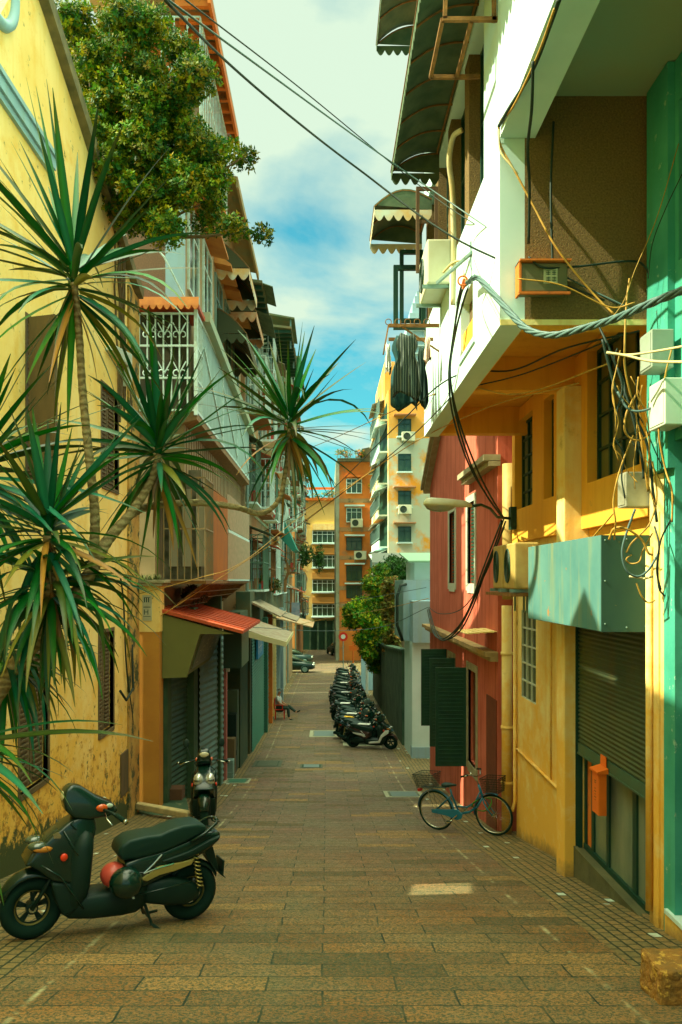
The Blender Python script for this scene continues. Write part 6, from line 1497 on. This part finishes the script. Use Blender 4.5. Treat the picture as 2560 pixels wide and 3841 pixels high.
# tangle by the turquoise house
def dn(pts): return [P(x, y, Y) for (x, y, Y) in pts]
tang = [
 ('yellow wire hanging down beside the tall window', [(1447,640,6.6),(1440,700,6.55),(1436,790,6.5),(1437,850,6.55),(1455,930,6.6),(1470,990,6.6),(1480,1060,6.6),(1490,1130,6.6)], .011, cabley),
 ('yellow loop in front of the ochre wall', [(1463,905,6.5),(1440,950,6.5),(1437,990,6.5),(1455,1010,6.5),(1480,1008,6.5),(1497,985,6.5),(1503,920,6.5),(1510,880,6.5)], .011, cabley),
 ('dark wire bundle running down past the window', [(1385,780,6.6),(1400,840,6.6),(1420,905,6.6),(1460,960,6.6),(1490,1030,6.6),(1500,1120,6.6),(1510,1200,6.6)], .016, cableb),
 ('second dark wire of the tangle', [(1375,745,6.7),(1400,800,6.6),(1430,880,6.6),(1455,960,6.55),(1475,1050,6.55),(1480,1100,6.55)], .014, cableb),
 ('blue grey wire swinging to the pale box', [(1420,900,6.55),(1440,935,6.5),(1465,945,6.45),(1500,935,6.4),(1525,900,6.35)], .013, cableg),
 ('yellow wire falling to the sign box', [(1455,1000,6.5),(1425,1080,6.5),(1410,1150,6.5),(1415,1200,6.5),(1412,1240,6.6)], .010, cabley),
 ('yellow wire running down left to the air conditioners', [(1410,1180,6.6),(1380,1215,7),(1330,1265,7.6),(1270,1270,8.5),(1225,1255,9.3)], .009, cabley),
 ('large grey loop over the sign box', [(1400,1240,6.6),(1412,1215,6.55),(1440,1215,6.5),(1475,1240,6.5),(1490,1270,6.5),(1500,1275,6.5)], .013, cabley),
 ('grey loop hanging in front of the sign box side', [(1460,1170,6.5),(1440,1225,6.5),(1430,1270,6.5),(1440,1310,6.5),(1465,1325,6.5),(1490,1310,6.5),(1515,1270,6.5)], .013, cableg),
 ('short broken wire end on the sign box', [(1447,1325,6.6),(1470,1327,6.55),(1480,1330,6.55),(1500,1325,6.5)], .012, cablew),
 ('yellow wire dangling under the broken end', [(1463,1340,6.6),(1475,1370,6.6),(1490,1385,6.6),(1505,1380,6.5)], .009, cabley),
 ('thin black wire down the turquoise pilaster', [(1505,1210,6.5),(1515,1250,6.4),(1512,1300,6.4),(1515,1350,6.4),(1528,1370,6.4)], .010, cableb),
 ('yellow wire from the boxes to the gate', [(1545,800,6.2),(1530,860,6.2),(1520,930,6.3),(1515,1000,6.3),(1530,1080,6.3),(1545,1130,6.2),(1545,1200,6.2)], .010, cabley),
 ('black wire from the gate to the pipe', [(1545,1190,6.2),(1520,1240,6.3),(1510,1310,6.35),(1520,1355,6.4)], .009, cableb),
 ('yellow wire coil near the grey box', [(1500,1060,6.5),(1510,1140,6.5),(1495,1200,6.5),(1470,1230,6.5),(1450,1250,6.5),(1440,1270,6.5)], .010, cabley),
 ('small yellow coil over the sign box corner', [(1452,1275,6.6),(1440,1285,6.6),(1450,1295,6.6),(1470,1290,6.55),(1478,1265,6.55),(1500,1225,6.5)], .008, cabley),
 ('thin line from the soffit to the yellow wire knot', [(1560,330,6.3),(1510,500,6.4),(1460,620,6.5),(1435,690,6.55),(1400,740,6.6)], .005, cabley),
 ('thin dark line in front of the turquoise upper wall', [(1568,400,6.0),(1530,480,6.3),(1500,560,6.5),(1490,640,6.6)], .005, cableb),
 ('crossing yellow wire in front of the meter box', [(1190,640,6.7),(1290,655,6.65),(1400,705,6.6),(1460,695,6.5)], .008, cabley),
]
for (l, pts, r, mt_) in tang: cable(l, dn(pts), r, mt_, group='tangled wires by the turquoise house')
# extra anonymous strands belonging to the knot
kn = T('wire_knot', 'dense knot of dark and yellow wires in front of the tall ochre window', 'wire knot', P(1460, 940, 6.5))
for k in range(9):
    rr = random.Random(k); x = 1420+rr.uniform(-20, 60); y = 850+rr.uniform(-60, 40); pts = []
    for i in range(7): pts.append(P(x, y, 6.5+rr.uniform(-.05, .05))); x += rr.uniform(-12, 26); y += rr.uniform(25, 60)
    m = MB(); m.tube(cr_(pts, 6), rr.choice([.004, .005, .007]), 5); m.build('strand', rr.choice([cableb, cabley, cabley, cabley]), kn, smooth=True)
# AC pipes on the white wall
ap = T('service_pipe', 'cream service pipe climbing the white wall behind the air conditioner', 'pipe', (1.5, 8.7, 3.0))
m = MB(); m.tube(cr_([P(1042,700,9.3), P(1043,560,9.2), P(1040,440,9.1), P(1033,370,9.0), P(1042,315,8.9), P(1062,298,8.8)]), .032, 8); m.build('tube', mat('cream_pipe', (.55,.42,.16), .6, col2=(.6,.56,.34), ns=4), ap, smooth=True)
cable('curved cream hose between the large air conditioner and the wall', dn([(1020,625,9.5),(1040,605,9.2),(1060,600,8.9),(1068,625,8.7),(1068,650,8.5)]), .02, mat('cream_hose', (.62,.50,.2), .6), group='air conditioner hoses')
bs_ = T('steel_bracket', 'grey steel angle bracket standing off the white wall near the cable hook', 'bracket', P(1085, 560, 8.3))
m = MB(); m.bar(P(1085,555,8.25), P(1087,650,8.25), .035); m.bar(P(1085,580,8.2), P(1005,650,9.2), .03); m.build('arms', steel, bs_)
# balcony-side wires on the left
cable('wire from the pier to the red roofed canopy and over the street', [P(318,1365,15.2), P(450,1330,15.4), P(560,1290,17), P(700,1180,22), P(860,1080,24)], .011, cabley)
# ================================================================ foreground dragon tree
leafm = bpy.data.materials.new('dragon_leaf'); leafm.use_nodes = True
_n = leafm.node_tree; _b = _n.nodes['Principled BSDF']; _oi = _n.nodes.new('ShaderNodeVertexColor'); _oi.layer_name = 'tone'
_n.links.new(_oi.outputs['Color'], _b.inputs['Base Color']); _b.inputs['Roughness'].default_value = .38; _b.inputs['Specular IOR Level'].default_value = .35
def leaf_mesh(leaves, name, mt, par, loc=None):
    """leaves: (base, dir, length, width, droop, colour, twist)"""
    vs = []; fs = []; cols = []
    for (b0, d, L_, w_, dr_, c, tw_) in leaves:
        d = Vector(d).normalized(); K = 7; p = Vector(b0); o = len(vs)
        side = d.cross(Vector((0,0,1)))
        if side.length < .05: side = Vector((cos(tw_*9), sin(tw_*9), 0))
        side.normalize(); side.rotate(Matrix.Rotation(tw_, 3, d))
        for i in range(K+1):
            t = i/K; ww = w_*(.55 + .45*min(1, t*4))*(1-t**2.2) + .0008
            nrm = side.cross(d).normalized()
            vs += [p - side*ww, p + nrm*(-ww*.28), p + side*ww]
            tip = c if t < .85 else tuple(x*.7+y*.3 for x, y in zip(c, (.16,.07,.01)))
            mid = tuple(min(1, x*1.35) for x in tip); cols += [tuple(x*.8 for x in tip), mid, tuple(x*.8 for x in tip)]
            p = p + d*(L_/K)
            d = (d + Vector((0,0,-1))*dr_*(t+.25)).normalized()
            side = (side - d*side.dot(d)).normalized()
        for i in range(K):
            a = o+i*3; fs += [(a, a+1, a+4, a+3), (a+1, a+2, a+5, a+4)]
    me = bpy.data.meshes.new(name); off = parent_world(par) if (par is not None and 'W' in par) else Vector(loc or (0,0,0))
    me.from_pydata([Vector(v)-off for v in vs], [], fs); me.materials.append(mt)
    ca = me.color_attributes.new('tone', 'FLOAT_COLOR', 'POINT')
    for i, c in enumerate(cols): ca.data[i].color = (*c, 1)
    me.polygons.foreach_set('use_smooth', [True]*len(me.polygons)); me.update()
    o = bpy.data.objects.new(name, me); COL.objects.link(o)
    if par is not None: o.parent = par; o['W'] = 1
    else: o.location = loc
    return o
YP = 2.4
dt = T('dragon_tree', 'spiky leaved dragon tree with thin bent trunks in the left foreground', 'tree', (-1.35, YP, zg(YP)))
GR = [(.003,.15,.010), (.002,.105,.010), (.008,.20,.008), (.002,.09,.028), (.015,.20,.10)]
def rosette(c, n, L_, seed, up=1.0, droopk=1.0, heroes=(), low=-.9, wd=.0118):
    rr = random.Random(seed); c = Vector(c); out = []
    for i in range(n):
        z = rr.uniform(low, .95); a = i*2.39996 + rr.uniform(-.3, .3); s_ = math.sqrt(max(0, 1-z*z)); d = Vector((cos(a)*s_, sin(a)*s_, z))
        l = L_*rr.uniform(.8, 1.3)*(1 if z > -.3 else .85)
        dr_ = (.03 if z > .6 else .10 if z > .1 else .20)*droopk*rr.uniform(.4, 1.6)
        col = rr.choice(GR)
        q = rr.random()
        if z < -.2 and q < .05: col = (.36,.17,.02)
        elif z < 0 and q < .16: col = (.20,.20,.02)
        elif q < .22: col = (.05,.09,.01)
        if rr.random() < .13: dr_ *= 3.2
        out.append((c + d*.02 + Vector((0,0,.06*z)), d, l, wd*rr.uniform(.8, 1.25), dr_, col, rr.uniform(-.7, .7)))
    for i in range(8):     # dead leaves hanging against the stem
        a = rr.uniform(0, 2*pi); d = Vector((cos(a)*.5, sin(a)*.5, -1)); out.append((c - Vector((0,0,rr.uniform(0,.07))), d, L_*rr.uniform(.35, .75), wd*rr.uniform(.4, .8), .3, rr.choice([(.30,.15,.03),(.20,.12,.03),(.14,.12,.02),(.40,.20,.03)]), rr.uniform(-1, 1)))
    for (tx_, ty_, dY, w_, dr_) in heroes:
        tip = P(tx_, ty_, YP+dY); d = tip - c; l = d.length; d = d.normalized() + Vector((0,0,dr_*1.6))
        out.append((c, d, l*1.02, w_, dr_, rr.choice(GR), rr.uniform(-.3, .3)))
    return out
c1 = P(170, 650, YP)
lv = rosette(c1, 62, .40, 1, droopk=1.0, heroes=((62,185,0,.016,.0),(84,205,.1,.015,0),(108,190,.05,.014,0),(122,210,-.1,.016,0),(222,250,0,.017,0),(0,365,0,.016,.02),(400,398,0,.015,.03),(385,345,.2,.016,.06),(0,470,.1,.014,.04),(-20,540,.2,.014,.05),(350,470,-.1,.016,.02),(155,985,0,.013,.0),(85,870,.1,.013,.02),(508,515,.1,.006,.02)))
leaf_mesh(lv, 'crown', leafm, dt)
c2 = P(365, 1045, YP+.25)
lv = rosette(c2, 66, .34, 2, heroes=((330,820,0,.013,0),(400,800,.1,.013,0),(470,800,.2,.013,0),(520,830,.3,.014,0),(590,880,.3,.014,.02),(420,820,.3,.015,0),(490,870,.4,.012,.01),(620,1030,.3,.012,.04),(250,960,.2,.012,.02),(362,1330,.25,.014,.0),(320,1300,.2,.012,0),(480,1285,.2,.010,.03),(215,1250,.2,.010,.05)))
leaf_mesh(lv, 'crown', leafm, dt)
c3 = P(665, 985, YP+.7)
lv = rosette(c3, 56, .36, 3, heroes=((640,755,.7,.013,0),(695,745,.7,.012,0),(700,765,.8,.012,0),(775,855,.7,.013,0),(720,850,.6,.010,0),(600,810,.7,.012,0),(515,860,.7,.014,.0),(720,1150,.7,.012,.02),(760,1150,.8,.010,.03),(640,1180,.7,.014,0),(575,1180,.7,.012,.02),(840,980,.7,.008,.03),(855,1000,.8,.007,.04),(870,1060,.7,.006,.03)))
leaf_mesh(lv, 'crown', leafm, dt)
c4 = P(110, 1230, YP-.1)
lv = rosette(c4, 60, .34, 4, low=-.7, heroes=((75,940,0,.017,0),(110,970,0,.016,0),(140,930,-.1,.018,0),(185,1020,0,.018,0),(60,950,-.1,.015,0),(200,1030,.1,.020,0),(165,985,0,.014,0)))
leaf_mesh(lv, 'crown', leafm, dt)
c5 = P(115, 1345, YP-.05)
lv = rosette(c5, 120, .33, 5, low=-1, droopk=2.2)
lv = [l for l in lv if l[1].z < .5]
leaf_mesh(lv, 'crown', leafm, dt)
c6 = P(-60, 1090, YP)
lv = rosette(c6, 80, .42, 6, heroes=((80,915,0,.018,0),(150,850,.1,.010,0),(60,935,0,.014,0),(100,990,0,.012,.02)))
leaf_mesh(lv, 'crown', leafm, dt)
c7 = P(10, 1500, YP+.1)
lv = rosette(c7, 90, .30, 7, droopk=2.0, low=-1)
lv = [l for l in lv if l[1].z < .45]
leaf_mesh(lv, 'crown', leafm, dt)
# low hanging leaves near the scooter
lv = rosette(P(-90, 1720, YP-.2), 46, .42, 9, droopk=1.3, heroes=((150,1790,0,.008,.06),(60,1900,0,.011,.06),(45,1730,0,.008,.04),(75,1750,0,.007,.06)))
lv = [l for l in lv if l[1].z < .3]
leaf_mesh(lv, 'crown', leafm, dt)
bark = bpy.data.materials.new('ringed_bark'); bark.use_nodes = True
_n = bark.node_tree; _b = _n.nodes['Principled BSDF']; _t = _n.nodes.new('ShaderNodeTexCoord'); _w = _n.nodes.new('ShaderNodeTexWave'); _w.bands_direction = 'Z'; _w.inputs['Scale'].default_value = 14; _w.inputs['Distortion'].default_value = 5; _w.inputs['Detail'].default_value = 3; _w.inputs['Detail Scale'].default_value = 3
_x = _n.nodes.new('ShaderNodeMix'); _x.data_type = 'RGBA'; _x.inputs[6].default_value = (.22,.15,.05,1); _x.inputs[7].default_value = (.42,.32,.13,1)
_bp = _n.nodes.new('ShaderNodeBump'); _bp.inputs['Strength'].default_value = .6; _bp.inputs['Distance'].default_value = .004
_n.links.new(_t.outputs['Object'], _w.inputs['Vector']); _n.links.new(_w.outputs['Fac'], _x.inputs[0]); _n.links.new(_x.outputs[2], _b.inputs['Base Color']); _n.links.new(_w.outputs['Fac'], _bp.inputs['Height']); _n.links.new(_bp.outputs[0], _b.inputs['Normal']); _b.inputs['Roughness'].default_value = .85
def trunk(pts, r0, r1, nm='trunk'):
    q = cr_([Vector(p) for p in pts], 14); n = len(q); m = MB()
    m.tube(q, [r0+(r1-r0)*i/(n-1) + .0009*sin(i*2.1) for i in range(n)], 12); m.build(nm, bark, dt, smooth=True)
trunk([c1, P(180,740,YP), P(190,900,YP), P(205,1050,YP), P(218,1180,YP), P(215,1290,YP+.02)], .010, .016)
trunk([c2, P(345,1110,YP+.22), P(300,1180,YP+.15), P(245,1245,YP+.08), P(205,1320,YP), P(150,1400,YP-.02), P(60,1500,YP), P(-40,1650,YP), P(-200,2000,YP), P(-260,2950,YP)], .010, .034)
trunk([c3, P(655,1090,YP+.7), P(640,1150,YP+.68), P(600,1180,YP+.65), P(540,1165,YP+.55), P(450,1155,YP+.45), P(340,1165,YP+.3), P(290,1190,YP+.15)], .008, .014)
trunk([c4, P(112,1300,YP-.05), c5, P(80,1450,YP), P(40,1540,YP)], .014, .018)
trunk([c6, P(-50,1300,YP), P(-60,1600,YP), P(-160,1900,YP)], .014, .02)
# planter
pot = T('clay_planter', 'brown planter at the foot of the dragon tree', 'planter', (-1.35, YP, zg(YP)))
m = MB(); m.lathe([(0, 0), (.22, 0), (.30, .40), (.32, .42), (.32, .46), (.27, .46), (.26, .40), (0, .40)], (-1.35, YP, zg(YP)-.05), 'z', 24); m.build('shell', orange, pot, smooth=True)
# ================================================================ ficus on the gable
fm = bpy.data.materials.new('ficus_leaf'); fm.use_nodes = True
_n = fm.node_tree; _b = _n.nodes['Principled BSDF']; _oi = _n.nodes.new('ShaderNodeVertexColor'); _oi.layer_name = 'tone'
_n.links.new(_oi.outputs['Color'], _b.inputs['Base Color']); _b.inputs['Roughness'].default_value = .6; _b.inputs['Specular IOR Level'].default_value = .2
_tr = _n.nodes.new('ShaderNodeBsdfTranslucent'); _ms = _n.nodes.new('ShaderNodeMixShader'); _ms.inputs[0].default_value = .25
_n.links.new(_oi.outputs['Color'], _tr.inputs['Color']); _n.links.new(_b.outputs[0], _ms.inputs[1]); _n.links.new(_tr.outputs[0], _ms.inputs[2]); _n.links.new(_ms.outputs[0], _n.nodes['Material Output'].inputs['Surface'])
def foliage(name, clumps, mt, par, seed, leaf=.055, per=120, pal=((.045,.10,.012),(.03,.08,.015),(.07,.12,.01)), loc=None):
    """clumps: (centre, radius xyz) -> twig tips carrying small leaves"""
    rr = random.Random(seed); vs = []; fs = []; cols = []
    for (c, rad, k) in clumps:
        c = Vector(c); tone = rr.uniform(.7, 1.3)
        for t in range(int(per*k)):
            d = Vector((rr.gauss(0,1), rr.gauss(0,1), rr.gauss(0,1))).normalized(); f = rr.random()**.45
            tp = c + Vector((d.x*rad[0]*f, d.y*rad[1]*f, d.z*rad[2]*f)); gd = (d + Vector((rr.uniform(-.5,.5), rr.uniform(-.5,.5), rr.uniform(-.2,.9)))).normalized()
            pc = rr.choice(pal); pc = tuple(x*tone*rr.uniform(.75, 1.25) for x in pc)
            for q in range(6):
                a = q*2.4 + rr.random(); u = gd.orthogonal().normalized(); u.rotate(Matrix.Rotation(a, 3, gd)); ld = (u + gd*rr.uniform(.2, 1.0)).normalized()
                b0 = tp + gd*(q*leaf*.22); L_ = leaf*rr.uniform(.55, 1.5); s_ = ld.cross(gd).normalized()*L_*.26; o = len(vs)
                vs += [b0, b0+ld*L_*.45-s_, b0+ld*L_, b0+ld*L_*.45+s_]; fs.append((o, o+1, o+2, o+3)); cols += [pc]*4
    me = bpy.data.meshes.new(name); off = parent_world(par)
    me.from_pydata([v-off for v in vs], [], fs); me.materials.append(mt)
    ca = me.color_attributes.new('tone', 'FLOAT_COLOR', 'POINT'); buf = []
    for c in cols: buf += [c[0], c[1], c[2], 1]
    ca.data.foreach_set('color', buf); me.update()
    o = bpy.data.objects.new(name, me); COL.objects.link(o); o.parent = par; o['W'] = 1; return o
ft = T('wall_ficus', 'dense fig tree growing out of the gable wall of the yellow house', 'tree', (-3.9, 13.2, 7.0))
cl = []
rr = random.Random(21)
shape = [(170,80,60,60),(270,60,70,60),(330,40,45,50),(400,150,90,70),(250,170,90,80),(460,140,50,45),(200,250,60,60),(320,260,120,90),(430,250,60,60),(280,370,90,80),(400,350,110,80),(480,330,50,50),(350,460,90,70),(450,440,80,60),(390,530,60,30),(500,520,40,25),(570,360,28,16),(545,350,25,18),(560,525,35,14),(600,540,18,9),(140,150,35,40),(290,300,110,90),(440,390,90,50),(500,470,45,30),(320,520,35,30),(240,440,40,50)]
for (x, y, rx, ry) in shape:
    for k in range(max(1, int(rx*ry/900))):
        Y = 13.1 + rr.uniform(-.7, .8); a = rr.uniform(0, 2*pi); f = rr.random()**.5*.8
        r0 = rr.uniform(.18, .34)*min(1, rx/45+.2)
        cl.append((P(x+rx*f*cos(a), y+ry*f*sin(a), Y), (r0, r0*1.1, r0*.8), (r0/.26)**2))
foliage('foliage', cl, fm, ft, 5, leaf=.065, per=170, pal=((.09,.18,.005),(.02,.10,.008),(.24,.25,.005)))
m = MB()
base = Vector((-3.85, 13.6, 6.4))
for (x, y) in ((300,200),(420,200),(380,330),(470,330),(350,430),(460,470),(200,120),(560,360),(580,530)):
    tp = P(x, y, 13.1); mid = base.lerp(tp, .5) + Vector((0,0,-.25)); m.tube(cr_([base, mid, tp], 6), [.06-.05*i/12 for i in range(13)], 6)
for k in range(7):
    x0 = -3.66; pts = [(x0, 13.6+.1*k, 6.4)]; yy, zz = 13.6+.1*k, 6.4
    for i in range(9): yy += R.uniform(-.1, .16); zz -= R.uniform(.25, .5); pts.append((x0, min(15.2, yy), zz))
    m.tube(cr_([Vector(p) for p in pts], 4), .02, 5)
m.build('branches', mat('ficus_bark', (.16,.11,.05), .9, col2=(.10,.07,.03), ns=8), ft)
# ================================================================ street trees beyond the scooters
def street_tree(name, label, clumps, seed, base, top, pal, per=60, leaf=.16):
    t = T(name, label, 'tree', base)
    foliage('crown', clumps, fm, t, seed, leaf=leaf, per=per, pal=pal)
    m = MB(); b0 = Vector(base); tp = Vector(top); m.tube([b0, b0.lerp(tp, .5)+Vector((.1,0,0)), tp], [.22, .16, .1], 8)
    rr = random.Random(seed)
    for (c, rad, k) in clumps[::3]: m.tube([b0.lerp(tp, .8), Vector(c)], [.07, .02], 5)
    m.build('trunk', mat('tree_bark', (.10,.08,.04), .9), t)
YTt = 38.5; cl = []
for (x, y, r_) in ((860,1330,32),(880,1360,35),(830,1385,32),(850,1410,40),(810,1400,20),(835,1440,40),(880,1430,40),(870,1480,38),(840,1480,30),(850,1510,26),(875,1530,26),(815,1430,22),(900,1500,24),(895,1390,30)):
    for k in range(3):
        q = r_*.55; cl.append((P(x+R.uniform(-q, q), y+R.uniform(-q, q), YTt+R.uniform(-1.5, 1.5)), (r_/F*YTt*.62,)*2+(r_/F*YTt*.5,), 1))
street_tree('street_tree', 'bushy green tree overhanging the row of scooters', cl, 31, (3.2, 38.5, zg(38.5)), (2.9, 38.5, -1.6), ((.10,.28,.010),(.03,.15,.012),(.30,.34,.010)), per=150, leaf=.11)
cl = []
for (x, y, r_) in ((890,1310,26),(920,1300,26),(945,1305,22),(915,1330,26),(950,1330,18)):
    for k in range(3): cl.append((P(x+R.uniform(-14, 14), y+R.uniform(-12, 12), 47+R.uniform(-1, 1)), (.66, .66, .5), 1))
street_tree('street_tree', 'darker tree behind under the white canopy roof', cl, 33, (4.6, 47, zg(47)), (4.4, 47, -.3), ((.03,.11,.012),(.02,.09,.010)), per=90)
cl = []
for (x, y, r_) in ((900,1350,14),(900,1375,20),(900,1400,20),(902,1430,20),(903,1460,18),(905,1490,15)):
    for k in range(3): cl.append((P(x+R.uniform(-6, 6), y+R.uniform(-10, 10), 35.5+R.uniform(-.4, .4)), (.31, .31, .3), 1))
street_tree('columnar_bush', 'tall yellowish creeper covered column in front of the green tree', cl, 35, (3.05, 35.5, zg(35.5)), (3.05, 35.5, -2.6), ((.24,.15,.02),(.16,.15,.02),(.10,.12,.02)), per=90, leaf=.12)
# plants on roof terraces and balconies
def potted(label, c, r_, pal, seed, per=30, leaf=.14, name='balcony_plants'):
    t = T(name, label, 'plant', c)
    foliage('foliage', [((Vector(c)+Vector((R.uniform(-1,1)*r_[0], R.uniform(-.3,.3), R.uniform(0,1)*r_[2]))), (r_[0]*.35, .4, r_[2]*.5), 1) for _ in range(6)], fm, t, seed, leaf=leaf, per=per, pal=pal)
potted('red and yellow flowering plants on the roof terrace of the orange block', P(808, 1048, YO-.4), (1.2, .4, .5), ((.45,.12,.02),(.50,.35,.03),(.06,.14,.03),(.05,.12,.02)), 41)
potted('green plants on the roof of the yellow end block', P(750, 1142, YE), (1.6, .4, .6), ((.05,.14,.02),(.30,.25,.03)), 42)
potted('yellow flowers on a balcony between orange block and pale tower', P(862, 1125, YO-.6), (.5, .4, .6), ((.5,.38,.02),(.06,.14,.02)), 43)
potted('green plants behind the bars of the left terrace balcony', P(620, 1350, 30), (.35, .6, .4), ((.05,.12,.02),(.2,.16,.03)), 44, leaf=.09)
potted('climbing plants hanging from the far left terrace', P(716, 1300, 56), (.6, .6, 1.2), ((.05,.12,.02),(.03,.10,.02)), 45, per=60)
potted('weeds growing over the roof of the red roofed canopy', Vector((-3.1, 18.2, -.45)), (.25, .8, .2), ((.06,.08,.02),(.10,.09,.03)), 46, leaf=.09)
# teal net on the left
nt_ = MB(); nt_.prism([(-2.3, 3.4), (-1.5, 1.6), (-1.7, 1.5), (-2.35, 2.2)], 'y', 40, 43)
tag(nt_.build('teal_net', teal_net, loc=(-2, 41, 2)), 'teal green netting hanging from the left terrace over the street', 'net')
lc = MB(); lc.box(-1.95, -1.5, 44, 44.15, PZ(1430, 44), PZ(1385, 44)); tag(lc.build('hanging_laundry', mat('blue_cloth', (.30,.42,.46), .9, col2=(.15,.3,.4), ns=4), loc=(-1.7, 44, -1.5)), 'pale blue laundry hanging under the left terrace far down the street', 'laundry')
for o in bpy.data.objects:
    if 'W' in o: del o['W']
